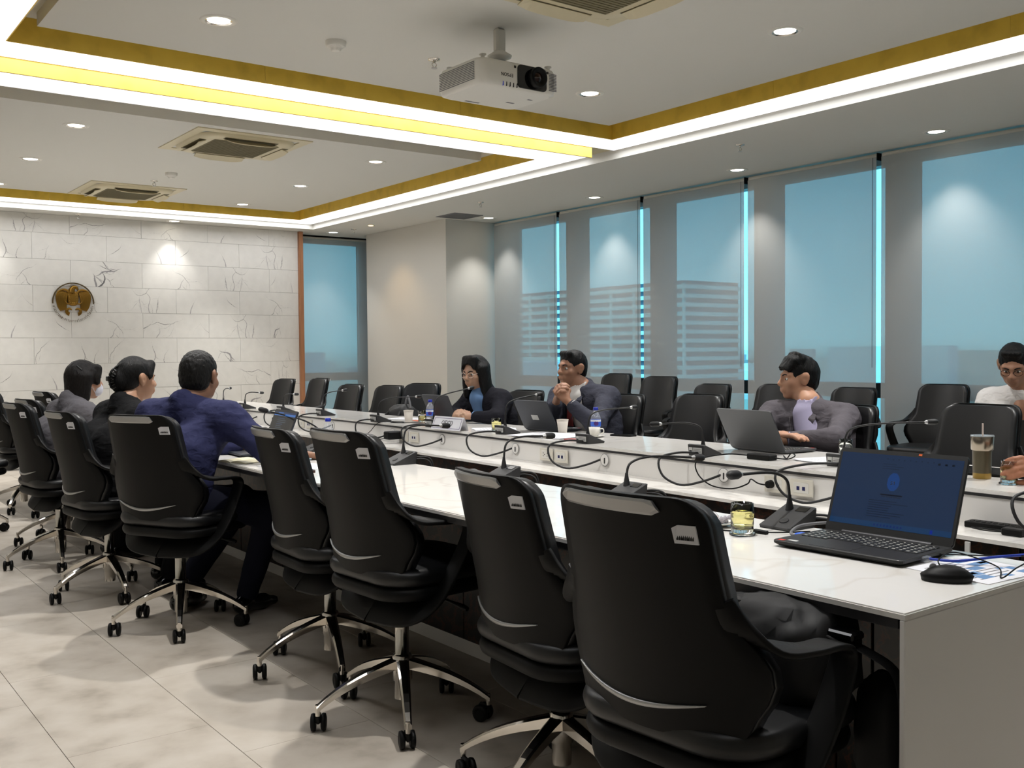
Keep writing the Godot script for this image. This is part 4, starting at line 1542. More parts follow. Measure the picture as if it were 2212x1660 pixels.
# local: user on +z, hinge on -z
func laptop(at: Vector3, yaw: float, w: float, d: float, open_deg: float, body: Material, label: String, screen: Texture2D = null, keys := true) -> Node3D:
	var t := thing("laptop", label, "laptop", at, yaw, "open laptops")
	var st := new_st()
	var rings := []
	for q in [[w - 0.02, d - 0.02, 0.003], [w, d, 0.010], [w, d, 0.016], [w - 0.004, d - 0.004, 0.018]]:
		var r := PackedVector3Array()
		for p in round_rect(q[0], q[1], 0.012, 4): r.append(Vector3(p.x, q[2], -p.y))
		rings.append(r)
	loft(st, rings, true, -1)
	obj("base", st, body, t)
	for s in [Vector3(-w * 0.42, 0, d * 0.38), Vector3(w * 0.42, 0, d * 0.38), Vector3(-w * 0.42, 0, -d * 0.38), Vector3(w * 0.42, 0, -d * 0.38)]:
		st = new_st()
		lathe(st, [Vector2(0.007, 0.0), Vector2(0.007, 0.0035)], 10, s)
		obj("foot", st, M.black_plastic, t)
	if keys:
		var cols := 17
		for row in 6:
			for c in cols:
				if row == 5 and c > 3 and c < 9: continue
				st = new_st()
				var kw := (w - 0.035) / cols
				var x := -w / 2 + 0.0175 + kw * c
				var z := -d / 2 + 0.034 + 0.0178 * row
				box(st, Vector3(x + 0.001, 0.018, z), Vector3(x + kw - 0.001, 0.0196, z + 0.0155), 0.0006)
				var key := obj("key", st, M.key_dark, t)
				st = new_st()
				box(st, Vector3(x + 0.004, 0.0197, z + 0.003), Vector3(x + 0.0085 + 0.002 * ((c * 3 + row) % 3), 0.0199, z + 0.0075))
				obj("legend", st, M.key_print, key)
		st = new_st()
		box(st, Vector3(-0.075, 0.018, d / 2 - 0.082), Vector3(0.035, 0.0184, d / 2 - 0.010))
		obj("touchpad", st, M.laptop_black, t)
		st = new_st()
		box(st, Vector3(-w / 2 + 0.012, 0.018, d / 2 - 0.020), Vector3(-w / 2 + 0.030, 0.0184, d / 2 - 0.006))
		obj("sticker", st, M.sticker_red, t)
		st = new_st()
		box(st, Vector3(-w / 2 + 0.034, 0.018, d / 2 - 0.030), Vector3(-w / 2 + 0.060, 0.0184, d / 2 - 0.018))
		obj("sticker", st, M.sticker, t)
	# lid
	var lid := Node3D.new()
	lid.name = "lid"
	t.add_child(lid)
	lid.position = Vector3(0, 0.016, -d / 2 + 0.006)
	lid.rotation.x = -deg_to_rad(open_deg - 90.0)
	var lh := d * 0.97
	st = new_st()
	extrude(st, round_rect(w, lh, 0.010, 4), -0.006, 0.0, Transform3D(Basis.IDENTITY, Vector3(0, lh / 2, 0)))
	obj("lid_shell", st, body, lid)
	st = new_st()
	extrude(st, round_rect(w - 0.002, lh - 0.002, 0.010, 4), 0.0, 0.0012, Transform3D(Basis.IDENTITY, Vector3(0, lh / 2, 0)))
	obj("bezel", st, M.laptop_black, lid)
	var p := [Vector3(-w / 2 + 0.009, 0.024, 0.0016), Vector3(w / 2 - 0.009, 0.024, 0.0016), Vector3(w / 2 - 0.009, lh - 0.012, 0.0016), Vector3(-w / 2 + 0.009, lh - 0.012, 0.0016)]
	st = new_st()
	quad_uv(st, p, [Vector2(0, 1), Vector2(1, 1), Vector2(1, 0), Vector2(0, 0)])
	var sm := mat("laptop_screen_%d" % used.get("laptop", 0), Color(0.02, 0.025, 0.03), 0.15)
	if screen:
		sm.emission_enabled = true
		sm.emission = Color.BLACK
		sm.emission_texture = screen
		sm.emission_energy_multiplier = 1.35
	obj("screen", st, sm, lid)
	st = new_st()
	lathe(st, [Vector2(0.006, 0.0), Vector2(0.006, w * 0.7)], 10, Vector3(-w * 0.35, 0.017, -d / 2 + 0.006), Basis(Vector3(0, 0, 1), -PI / 2))
	obj("hinge", st, M.dark_metal, t)
	return t

func wire(called: String, pts: Array, r: float, m: Material, label: String, category := "cable", steps := 6) -> MeshInstance3D:
	var st := new_st()
	tube(st, curve(pts, steps), r, 8)
	var o := obj(called, st, m)
	tag(o, label, category)
	return o

func sheet(called: String, c: Vector3, w: float, d: float, yaw: float, n: int, m: Material, label: String, group := "") -> Node3D:
	var t := thing(called, label, "paper", c, yaw, group)
	var r := RandomNumberGenerator.new()
	r.seed = int(c.z * 1000) + 5000
	for k in n:
		var st := new_st()
		var b := Transform3D(Basis(Vector3.UP, r.randf_range(-0.12, 0.12) if k else 0.0), Vector3(r.randf_range(-0.012, 0.012), 0.0005 + 0.0012 * k, r.randf_range(-0.01, 0.01)))
		box(st, Vector3(-w / 2, 0, -d / 2), Vector3(w / 2, 0.0009, d / 2), 0, b)
		var s := obj("sheet", st, m, t)
		if k == n - 1:
			st = new_st()
			for i in 9:
				box(st, Vector3(-w * 0.38, 0.0009, -d * 0.36 + d * 0.085 * i), Vector3(-w * 0.38 + w * r.randf_range(0.4, 0.76), 0.0011, -d * 0.36 + d * 0.085 * i + 0.004), 0, b)
			obj("print", st, M.grille_grey, s)
	return t

func name_plate(at: Vector3, yaw: float, text: String, label: String, size := 0.0013) -> void:
	var t := thing("name_plate", label, "sign", at, yaw, "folded name plates")
	var st := new_st()
	var w := 0.155
	for s: float in [-1.0, 1.0]:
		quad(st, Vector3(-w * s, 0.0005, 0.036 * s), Vector3(w * s, 0.0005, 0.036 * s), Vector3(w * s, 0.085, 0.002 * s), Vector3(-w * s, 0.085, 0.002 * s))
		quad(st, Vector3(w * s, 0.0005, 0.034 * s), Vector3(-w * s, 0.0005, 0.034 * s), Vector3(-w * s, 0.085, 0.0), Vector3(w * s, 0.085, 0.0))
	obj("card", st, M.paper, t)
	for s: float in [-1.0, 1.0]:
		var tilt := Basis(Vector3.UP, 0.0 if s > 0 else PI) * Basis(Vector3.RIGHT, -atan2(0.034, 0.0845))
		var mid := Vector3(0, 0.043, 0.0196 * s)
		st = new_st()
		for q in [[-1, 0], [1, 0], [0, -1], [0, 1]]:
			if q[0]: box(st, Vector3(q[0] * 0.142 - 0.0012, -0.034, 0), Vector3(q[0] * 0.142 + 0.0012, 0.034, 0.0006), 0, Transform3D(tilt, mid))
			else: box(st, Vector3(-0.142, q[1] * 0.034 - 0.0012, 0), Vector3(0.142, q[1] * 0.034 + 0.0012, 0.0006), 0, Transform3D(tilt, mid))
		obj("border", st, M.label_purple, t)
		var tm := TextMesh.new()
		tm.text = text
		tm.font_size = 32
		tm.pixel_size = size
		tm.depth = 0.0006
		var f := SystemFont.new()
		f.font_names = PackedStringArray(["Droid Serif"])
		tm.font = f
		var word := inst("lettering", tm, M.dark_slot, t)
		word.transform = Transform3D(tilt, mid + tilt.z * 0.0006)

func build_props() -> void:
	prop_materials()
	near_table_things()
	far_counter_things()
	bags()
	emblem()

func near_table_things() -> void:
	var y := TT
	microphone(2.315, -1.785, true, Vector3(2.087, 0.915, -1.79), "grey desk microphone bending back over the tea glass beside the laptop", 0.35, false)
	microphone(2.318, -2.46, true, Vector3(2.66, 0.87, -2.44), "grey desk microphone half hidden behind the chair with the bag", 0.5, false)
	microphone(2.31, -3.15, true, Vector3(2.556, 0.91, -3.15), "grey desk microphone above the chair pushed in at the table, leaning away", 0.5, false)
	microphone(2.31, -3.92, true, Vector3(2.562, 0.909, -3.93), "grey desk microphone in the middle of the bare white table top", 0.6, false)
	microphone(2.30, -4.74, true, Vector3(2.03, 0.97, -4.80), "desk microphone behind the water bottle stretching towards the man in blue", 0.1, false)
	var lap := laptop(Vector3(2.178, y, -1.462), deg_to_rad(-90 + 2), 0.356, 0.238, 110, M.laptop_black, "open black laptop with a blue screen on the near table end", screen_texture(4, false))
	var tm := TextMesh.new()
	tm.text = "S1"
	tm.font_size = 32
	tm.pixel_size = 0.0004
	tm.depth = 0.0004
	var word := inst("lettering", tm, M.dark_slot, lap.get_node("lid"))
	word.position = Vector3(-0.008, 0.145, 0.0018)
	tm = TextMesh.new()
	tm.text = "Invite someone to join you"
	tm.font_size = 32
	tm.pixel_size = 0.00013
	tm.depth = 0.0004
	word = inst("lettering", tm, M.dark_slot, lap.get_node("lid"))
	word.position = Vector3(-0.006, 0.108, 0.0018)
	var st := new_st()
	box(st, Vector3(0.048, 0.2225, 0.0010), Vector3(0.057, 0.2275, 0.0018))
	obj("privacy_tab", st, M.orange_card, lap.get_node("lid"))
	laptop(Vector3(1.97, y, -4.80), deg_to_rad(-90 - 4), 0.32, 0.22, 112, M.laptop_slate, "open dark laptop with a dark page in front of the man in the blue suit", screen_texture(9, true), false)
	# mouse
	var m := thing("computer_mouse", "black wired mouse on the printed sheet at the table corner", "mouse", Vector3(2.028, y, -1.152), deg_to_rad(35))
	st = new_st()
	var rings := []
	for k in 9:
		var f := k / 8.0
		var yy := 0.001 + 0.034 * sin(f * PI / 2)
		var s := cos(f * PI / 2) * 0.9 + 0.1 if k > 2 else 0.93 + 0.035 * k
		var r := PackedVector3Array()
		for i in 24:
			var a := TAU * i / 24
			r.append(Vector3(cos(a) * 0.031 * s, yy, -sin(a) * 0.054 * s + 0.006 * f))
		rings.append(r)
	loft(st, rings, true, 0)
	obj("shell", st, M.black_plastic, m)
	st = new_st()
	lathe(st, [Vector2(0.008, 0.0), Vector2(0.008, 0.006)], 14, Vector3(-0.003, 0.029, -0.026), Basis(Vector3(0, 0, 1), -PI / 2))
	obj("wheel", st, M.grille_grey, m)
	wire("mouse_cable", [Vector3(2.075, y + 0.016, -1.19), Vector3(2.09, y + 0.03, -1.205), Vector3(2.17, y + 0.035, -1.21), Vector3(2.20, y + 0.012, -1.13), Vector3(2.13, y + 0.004, -1.085), Vector3(2.17, y + 0.02, -1.075), Vector3(2.27, y + 0.03, -1.09), Vector3(2.30, y + 0.012, -1.20), Vector3(2.24, y + 0.010, -1.285)], 0.0016, M.black_plastic, "thin black mouse cable looping over the printed sheet", "cable", 8)
	wire("network_cable", [Vector3(2.17, y + 0.010, -1.275), Vector3(2.20, y + 0.010, -1.22), Vector3(2.27, y + 0.025, -1.14), Vector3(2.34, y + 0.03, -1.06), Vector3(2.40, y + 0.005, -0.96), Vector3(2.43, y - 0.15, -0.90)], 0.0032, M.net_blue, "blue network cable plugged into the side of the laptop")
	st = new_st()
	box(st, Vector3(2.152, y + 0.004, -1.292), Vector3(2.176, y + 0.016, -1.272), 0.002)
	tag(obj("network_plug", st, M.clear_plastic), "clear plug at the end of the blue network cable", "plug")
	# printed sheet
	var sh := sheet("printed_sheet", Vector3(2.19, y, -1.165), 0.22, 0.20, deg_to_rad(-4), 1, M.paper, "printed colour sheet lying at the table corner under the mouse")
	st = new_st()
	var r := RandomNumberGenerator.new()
	r.seed = 6
	for k in 16:
		var px := r.randf_range(-0.09, 0.06)
		var pz := r.randf_range(-0.085, 0.06)
		box(st, Vector3(px, 0.0014, pz), Vector3(px + r.randf_range(0.02, 0.05), 0.0017, pz + r.randf_range(0.008, 0.03)))
	obj("picture_print", st, M.print_blue, sh)
	tumbler_glass(Vector3(2.118, y, -1.787), "short glass of pale tea on a coaster beside the laptop", 0.060)
	wire("usb_cable", [Vector3(2.135, y + 0.003, -1.99), Vector3(2.10, y + 0.003, -1.97), Vector3(2.10, y + 0.003, -1.90), Vector3(2.15, y + 0.003, -1.80), Vector3(2.19, y + 0.006, -1.73), Vector3(2.27, y + 0.006, -1.68)], 0.0022, M.black_plastic, "thin black cable lying behind the tea glass")
	st = new_st()
	box(st, Vector3(2.163, y + 0.0005, -1.79), Vector3(2.178, y + 0.010, -1.745), 0.002)
	tag(obj("cable_adapter", st, M.black_plastic), "small black cable adapter beside the tea glass", "adapter")
	wire("grey_cable", [Vector3(2.40, y - 0.06, -1.60), Vector3(2.36, y + 0.02, -1.63), Vector3(2.27, y + 0.022, -1.70), Vector3(2.20, y + 0.008, -1.69), Vector3(2.20, y + 0.006, -1.65)], 0.004, M.grille_grey, "thick grey cable curving between microphone and laptop")
	st = new_st()
	box(st, Vector3(2.185, y + 0.003, -1.668), Vector3(2.215, y + 0.014, -1.648), 0.002)
	tag(obj("blue_plug", st, M.label_blue), "blue plug at the rear corner of the laptop", "plug")
	# plate of wrapped snacks
	var p := thing("snack_plate", "white plate of wrapped snacks behind the tea glass", "plate", Vector3(2.175, y, -1.935))
	st = new_st()
	lathe(st, [Vector2(0.03, 0.0), Vector2(0.034, 0.002), Vector2(0.066, 0.012), Vector2(0.068, 0.0135), Vector2(0.064, 0.0135), Vector2(0.032, 0.005)], 32)
	obj("dish", st, M.ceramic, p)
	var bun := thing("bread_roll", "orange brown pastry in clear film on the snack plate", "bread", Vector3(2.178, y + 0.006, -1.962))
	st = new_st()
	lathe(st, [Vector2(0.012, 0.0), Vector2(0.026, 0.006), Vector2(0.028, 0.014), Vector2(0.018, 0.024), Vector2(0.004, 0.027)], 20)
	obj("crumb", st, M.bread, bun)
	st = new_st()
	lathe(st, [Vector2(0.020, -0.0005), Vector2(0.031, 0.008), Vector2(0.031, 0.018), Vector2(0.020, 0.029), Vector2(0.004, 0.031)], 12)
	obj("film", st, M.cellophane, bun)
	for k in 9:
		var c := thing("wrapped_candy", "small candy in a clear wrapper on the snack plate", "candy", Vector3(2.158 + 0.018 * (k % 3) + 0.004 * (k / 3), y + 0.0062 + 0.011 * (k / 6), -1.932 + 0.017 * ((k / 3) % 3) - 0.006 * (k / 6)), k * 1.3, "wrapped candies on the plate")
		st = new_st()
		lathe(st, [Vector2(0.003, 0.0), Vector2(0.007, 0.002), Vector2(0.008, 0.006), Vector2(0.003, 0.012)], 10)
		obj("sweet", st, M.candy, c)
		st = new_st()
		for s: float in [-1.0, 1.0]: tri(st, Vector3(0.006 * s, 0.006, 0), Vector3(0.015 * s, 0.010, 0.005 * s), Vector3(0.015 * s, 0.003, -0.005 * s))
		lathe(st, [Vector2(0.005, 0.0002), Vector2(0.0095, 0.003), Vector2(0.0095, 0.008), Vector2(0.004, 0.0135)], 8)
		obj("wrapper", st, M.cellophane, c)
	bottle(Vector3(2.335, y, -4.69), "water bottle with a blue label standing in front of an empty chair's back")
	# food container
	var f := thing("food_container", "clear plastic food container with a cream lid beside the water bottle", "container", Vector3(2.30, y, -4.38), 0.3)
	st = new_st()
	lathe(st, [Vector2(0.042, 0.0), Vector2(0.044, 0.002), Vector2(0.052, 0.048), Vector2(0.051, 0.048), Vector2(0.043, 0.004)], 28)
	obj("tub", st, M.clear_plastic, f)
	st = new_st()
	lathe(st, [Vector2(0.041, 0.004), Vector2(0.047, 0.026), Vector2(0.03, 0.032)], 24)
	obj("food", st, M.lid_cream, f)
	st = new_st()
	lathe(st, [Vector2(0.052, 0.0475), Vector2(0.055, 0.049), Vector2(0.055, 0.054), Vector2(0.04, 0.057)], 28)
	obj("lid", st, M.lid_cream, f)
	name_plate(Vector3(2.26, y, -5.10), deg_to_rad(-90 + 180), "State Enterprise Policy", "white folded name plate beside the dark laptop of the man in blue", 0.0006)
	var ph := thing("phone", "brown cased phone lying at the table edge before an empty chair", "phone", Vector3(1.84, y, -3.94), deg_to_rad(80))
	st = new_st()
	extrude(st, round_rect(0.15, 0.074, 0.012, 4), 0.0, 0.010, Transform3D(Basis(Vector3.RIGHT, -PI / 2), Vector3.ZERO))
	obj("case", st, M.brown_leather, ph)
	st = new_st()
	extrude(st, round_rect(0.142, 0.067, 0.010, 4), 0.010, 0.0108, Transform3D(Basis(Vector3.RIGHT, -PI / 2), Vector3.ZERO))
	obj("screen_glass", st, M.black_gloss, ph)
	sheet("paper_sheet", Vector3(1.90, y, -4.13), 0.21, 0.297, deg_to_rad(12), 2, M.paper, "white papers under the hand of the man in the blue suit")
	var nb := thing("notebook", "open notebook with cream pages in front of the man in the blue suit", "notebook", Vector3(1.80, y, -4.50), deg_to_rad(-70))
	for s: float in [-1.0, 1.0]:
		st = new_st()
		rings = []
		for k in 8:
			var ff := k / 7.0
			var hh := 0.004 + 0.010 * sin(PI * ff) * (1 - ff * 0.5)
			rings.append(PackedVector3Array([Vector3(0.003 * s + 0.10 * ff * s, 0.0005, 0.075), Vector3(0.003 * s + 0.10 * ff * s, 0.0005, -0.075), Vector3(0.003 * s + 0.10 * ff * s, hh, -0.075), Vector3(0.003 * s + 0.10 * ff * s, hh, 0.075)]))
		if s > 0:
			for q in rings: q.reverse()
		loft(st, rings, true, -1)
		obj("page_block", st, M.lid_cream, nb)

func far_counter_things() -> void:
	var y := TT
	var mics := [[3.60, -9.42, Vector3(3.687, 0.922, -9.514), "by the far bend of the counter"], [3.60, -8.88, Vector3(3.756, 0.891, -8.908), "in front of the wooden post"], [3.62, -8.08, Vector3(3.725, 0.902, -8.082), "before the second empty chair"], [3.66, -7.40, Vector3(3.851, 0.951, -7.419), "in front of the blue window recess"], [3.62, -6.43, Vector3(3.956, 0.924, -6.433), "beside the black plug and paper cup"], [3.66, -5.74, Vector3(3.987, 1.004, -5.784), "raised towards the woman with long black hair"], [3.66, -4.93, Vector3(3.906, 0.986, -4.917), "beside the tea glass, raised to the dark suit"], [3.62, -4.12, Vector3(3.96, 0.933, -4.121), "in front of the water bottle and coffee cup"], [3.60, -3.27, Vector3(3.42, 0.90, -3.42), "beside the grey laptop, its thin neck bent low"], [3.72, -2.58, Vector3(4.0, 0.937, -2.337), "behind the blue laptop screen, leaning to the window"], [3.55, -1.60, Vector3(3.7, 0.93, -1.4), "beside the glass held by a hand"]]
	for m in mics:
		microphone(m[0], m[1], false, m[2], "black gooseneck microphone on the counter " + m[3])
	var gz := [[-8.34, "below the microphone at the wooden post"], [-7.18, "below the microphone at the blue recess"], [-6.22, "beside the black plug"], [-5.536, "below the standing name plate"], [-4.70, "below the microphone with the red ring"], [-3.89, "right under the coffee cup microphone"], [-3.056, "beside the grey laptop"]]
	for g in gz: grommet(g[0], "white round cable grommet in the counter face " + g[1])
	socket(-7.75, false, "white power socket in the counter face near its far bend")
	socket(-7.60, true, "white data socket in the counter face near its far bend")
	socket(-6.05, false, "white power socket under the black plug")
	socket(-5.90, true, "white data socket beside the black plug")
	socket(-4.39, false, "white power socket below the spread papers")
	socket(-4.255, true, "white data socket below the spread papers")
	socket(-2.755, false, "white power socket with a round black plug in it")
	socket(-2.615, true, "white data socket beside the round black plug")
	# plug and chargers
	var st := new_st()
	box(st, Vector3(3.475, 0.650, -6.13), Vector3(far_x(-6.1) + 0.004, 0.705, -6.055), 0.006)
	var pl := tag(obj("power_plug", st, M.black_plastic), "black square charger plugged into the counter face", "charger")
	wire("charger_cable", [Vector3(3.49, 0.655, -6.13), Vector3(3.44, 0.645, -6.20), Vector3(3.42, 0.665, -6.28), Vector3(3.47, 0.70, -6.30), Vector3(3.53, 0.76, -6.27), Vector3(3.64, 0.757, -6.17), Vector3(3.70, 0.757, -6.24), Vector3(3.66, 0.757, -6.32), Vector3(3.60, 0.757, -6.20), Vector3(3.75, 0.757, -6.02), Vector3(3.86, 0.757, -5.90)], 0.0025, M.black_plastic, "black charger cable tangled beside the paper cup", "cable", 8)
	st = new_st()
	lathe(st, [Vector2(0.017, 0.0), Vector2(0.018, 0.004), Vector2(0.016, 0.024)], 18, Vector3(far_x(-2.78) + 0.006, 0.672, -2.772), Basis(Vector3(0, 0, 1), PI / 2))
	tag(obj("round_plug", st, M.black_plastic), "round black plug in the socket below the grey laptop", "plug")
	st = new_st()
	box(st, Vector3(3.62, y + 0.0008, -3.03), Vector3(3.68, y + 0.026, -2.90), 0.004)
	tag(obj("power_brick", st, M.black_plastic), "black laptop power brick on the counter edge", "charger")
	wire("power_cable", [Vector3(3.64, 0.765, -3.03), Vector3(3.58, 0.768, -3.12), Vector3(3.48, 0.74, -3.20), Vector3(3.46, 0.68, -3.18), Vector3(3.46, 0.635, -3.10), Vector3(3.46, 0.632, -2.98), Vector3(3.47, 0.66, -2.90), Vector3(3.46, 0.685, -2.87), Vector3(3.45, 0.672, -2.82), Vector3(3.475, 0.665, -2.775)], 0.0032, M.black_plastic, "black power cable drooping from the brick to the socket", "cable", 8)
	wire("brick_lead", [Vector3(3.66, 0.762, -2.90), Vector3(3.70, 0.757, -2.86), Vector3(3.74, 0.77, -2.85), Vector3(3.70, 0.785, -2.84), Vector3(3.72, 0.757, -2.88), Vector3(3.80, 0.757, -2.96)], 0.003, M.black_plastic, "coiled black lead between the brick and the grey laptop")
	# cups, glasses, bottles
	paper_cup(Vector3(3.76, y, -6.26), "white paper cup beside the black charger cable")
	paper_cup(Vector3(3.93, y, -4.72), "white paper cup before the man in the dark suit")
	tumbler_glass(Vector3(3.84, y, -6.20), "glass of pale tea beside the bottle before the woman", 0.045, false)
	tumbler_glass(Vector3(3.69, y, -5.08), "glass of pale tea beside the folded papers", 0.058, true)
	tumbler_glass(Vector3(4.05, y, -2.80), "empty short glass beside the man in the grey jacket", 0.0, false)
	tumbler_glass(Vector3(3.655, y, -1.835), "glass of pale tea held by a hand at the counter", 0.058, true)
	bottle(Vector3(3.80, y, -6.03), "water bottle with a blue label before the woman with long black hair")
	bottle(Vector3(3.97, y, -4.46), "water bottle with a blue label behind the coffee cup")
	var c := thing("coffee_cup", "white coffee cup on a saucer with dark marks beside the bottle", "cup", Vector3(3.90, y, -4.40), deg_to_rad(-60))
	st = new_st()
	lathe(st, [Vector2(0.022, 0.006), Vector2(0.026, 0.008), Vector2(0.037, 0.03), Vector2(0.039, 0.056), Vector2(0.0365, 0.056), Vector2(0.034, 0.03), Vector2(0.022, 0.011)], 26)
	obj("bowl", st, M.ceramic, c)
	st = new_st()
	tube(st, curve([Vector3(0.037, 0.048, 0), Vector3(0.058, 0.048, 0), Vector3(0.060, 0.028, 0), Vector3(0.035, 0.020, 0)], 5), 0.0035, 8)
	obj("handle", st, M.ceramic, c)
	st = new_st()
	lathe(st, [Vector2(0.04, 0.0), Vector2(0.045, 0.001), Vector2(0.066, 0.009), Vector2(0.064, 0.010), Vector2(0.04, 0.005)], 28)
	obj("saucer", st, M.ceramic, c)
	st = new_st()
	for k in 6: box(st, Vector3(-0.041, 0.034 + 0.002 * (k % 2), -0.018 + 0.006 * k), Vector3(-0.0375, 0.040 + 0.003 * (k % 3), -0.014 + 0.006 * k))
	obj("printed_mark", st, M.mic_dark, c)
	# laptops seen from behind
	laptop(Vector3(4.07, y, -6.12), deg_to_rad(90 + 6), 0.30, 0.21, 116, M.laptop_slate, "slate laptop with a white sticker in front of the woman with long black hair")
	var l2 := laptop(Vector3(4.03, y, -4.93), deg_to_rad(90 + 4), 0.31, 0.215, 118, M.laptop_slate, "slate laptop with a white sticker in front of the man in the dark suit")
	for q in [l2]:
		st = new_st()
		box(st, Vector3(-0.02, 0.07, -0.0072), Vector3(0.04, 0.105, -0.0058))
		obj("sticker", st, M.sticker, q.get_node("lid"))
	laptop(Vector3(4.03, y, -3.20), deg_to_rad(90 - 4), 0.355, 0.23, 118, M.laptop_grey, "large grey laptop in front of the man in the grey jacket")
	name_plate(Vector3(3.575, y, -5.44), deg_to_rad(-90 + 4), "OECD", "white folded name plate reading OECD", 0.0014)
	# papers
	sheet("paper_sheet", Vector3(3.80, y, -5.25), 0.21, 0.26, deg_to_rad(60), 4, M.paper, "loose folded papers beside the standing name plate", "papers on the counter")
	sheet("paper_sheet", Vector3(3.76, y, -4.62), 0.30, 0.42, deg_to_rad(8), 6, M.paper, "large white papers spread before the man in the dark suit", "papers on the counter")
	sheet("paper_sheet", Vector3(3.86, y, -2.72), 0.21, 0.297, deg_to_rad(75), 5, M.paper, "stack of white papers beside the empty glass", "papers on the counter")
	sheet("paper_sheet", Vector3(3.93, y, -6.55), 0.21, 0.297, deg_to_rad(30), 3, M.paper, "white papers beside the slate laptop of the woman", "papers on the counter")
	sheet("folder", Vector3(3.98, y, -6.38), 0.22, 0.30, deg_to_rad(-10), 1, M.orange_card, "thin orange folder by the paper cup")
	st = new_st()
	box(st, Vector3(3.64, y + 0.0005, -4.36), Vector3(3.70, y + 0.006, -4.28), 0.001)
	tag(obj("red_wallet", st, M.red_card), "small red card case beside the coffee cup microphone", "card case")
	var ph := thing("phone", "black phone lying at the counter edge beside the man in the dark suit", "phone", Vector3(4.07, y, -4.33), deg_to_rad(10))
	st = new_st()
	extrude(st, round_rect(0.075, 0.15, 0.012, 4), 0.0, 0.009, Transform3D(Basis(Vector3.RIGHT, -PI / 2), Vector3.ZERO))
	obj("case", st, M.black_plastic, ph)
	st = new_st()
	extrude(st, round_rect(0.068, 0.142, 0.010, 4), 0.009, 0.0098, Transform3D(Basis(Vector3.RIGHT, -PI / 2), Vector3.ZERO))
	obj("screen_glass", st, M.black_gloss, ph)
	# steel tumbler with straw
	var t := thing("tumbler", "steel and amber travel tumbler with a pink straw", "tumbler", Vector3(3.745, y, -1.985))
	st = new_st()
	lathe(st, [Vector2(0.031, 0.0), Vector2(0.033, 0.003), Vector2(0.033, 0.022)], 28)
	obj("amber_foot", st, M.tumbler_gold, t)
	st = new_st()
	lathe(st, [Vector2(0.033, 0.022), Vector2(0.0345, 0.10), Vector2(0.0355, 0.108)], 28)
	obj("body", st, M.tumbler_body, t)
	st = new_st()
	lathe(st, [Vector2(0.0355, 0.108), Vector2(0.040, 0.112), Vector2(0.0415, 0.16), Vector2(0.041, 0.163)], 28)
	obj("steel_collar", st, M.steel, t)
	st = new_st()
	lathe(st, [Vector2(0.042, 0.161), Vector2(0.043, 0.164), Vector2(0.041, 0.168), Vector2(0.01, 0.169)], 28)
	obj("lid", st, M.clear_plastic, t)
	st = new_st()
	tube(st, [Vector3(0.004, 0.03, 0), Vector3(0.001, 0.212, 0.002)], 0.0035, 10)
	obj("straw", st, M.straw, t)
	var tb := thing("tablet", "black tablet lying behind the tumbler", "tablet", Vector3(3.93, y, -2.03), deg_to_rad(8))
	st = new_st()
	extrude(st, round_rect(0.24, 0.33, 0.012, 4), 0.0, 0.010, Transform3D(Basis(Vector3.RIGHT, -PI / 2), Vector3.ZERO))
	obj("case", st, M.black_plastic, tb)
	st = new_st()
	extrude(st, round_rect(0.22, 0.31, 0.010, 4), 0.010, 0.0108, Transform3D(Basis(Vector3.RIGHT, -PI / 2), Vector3.ZERO))
	obj("screen_glass", st, M.black_gloss, tb)
	# on the ledge
	var k := thing("switch_box", "long black switch box on the lower ledge", "switch box", Vector3(3.42, 0.620, -1.77), deg_to_rad(4))
	st = new_st()
	box(st, Vector3(-0.03, 0.0005, -0.09), Vector3(0.03, 0.022, 0.09), 0.003)
	obj("case", st, M.black_plastic, k)
	for i in 8:
		st = new_st()
		box(st, Vector3(-0.018, 0.022, -0.075 + 0.02 * i), Vector3(0.0, 0.0245, -0.064 + 0.02 * i), 0.001)
		obj("button", st, M.mic_dark, k)
	st = new_st()
	box(st, Vector3(3.405, 0.6205, -2.02), Vector3(3.435, 0.634, -1.90), 0.004)
	tag(obj("remote_control", st, M.white_plastic), "slim white remote control on the lower ledge", "remote")
	st = new_st()
	box(st, Vector3(3.33, 0.6205, -1.70), Vector3(3.37, 0.645, -1.63), 0.004)
	tag(obj("small_adapter", st, M.black_plastic), "small black adapter box at the ledge edge", "adapter")
	wire("ledge_cable", [Vector3(3.34, 0.63, -1.70), Vector3(3.31, 0.632, -1.74), Vector3(3.33, 0.632, -1.80), Vector3(3.37, 0.628, -1.76), Vector3(3.38, 0.626, -1.68), Vector3(3.36, 0.626, -1.55)], 0.0022, M.black_plastic, "thin black cable looping on the lower ledge")
	st = new_st()
	box(st, Vector3(far_x(-1.75) - 0.232, 0.565, -1.756), Vector3(far_x(-1.75) - 0.225, 0.605, -1.738), 0.001)
	tag(obj("label_tag", st, M.sticker), "white tag hanging from the ledge edge", "tag")

func blob(st: SurfaceTool, c: Vector3, r: Vector3, bumps: float, seed_: int, n := 16) -> void:
	var nz := FastNoiseLite.new()
	nz.seed = seed_
	nz.frequency = 1.2
	var rings := []
	for j in n + 1:
		var a := PI * j / n - PI / 2
		var ring := PackedVector3Array()
		for i in n * 2:
			var b := TAU * i / (n * 2)
			var d := Vector3(cos(a) * cos(b), sin(a), -cos(a) * sin(b))
			var sq := Vector3(signf(d.x) * pow(absf(d.x), 0.7), signf(d.y) * pow(absf(d.y), 0.7), signf(d.z) * pow(absf(d.z), 0.7))
			ring.append(c + sq * r * (1.0 + bumps * nz.get_noise_3dv(d * 1.5)))
		rings.append(ring)
	loft(st, rings, false, 0)

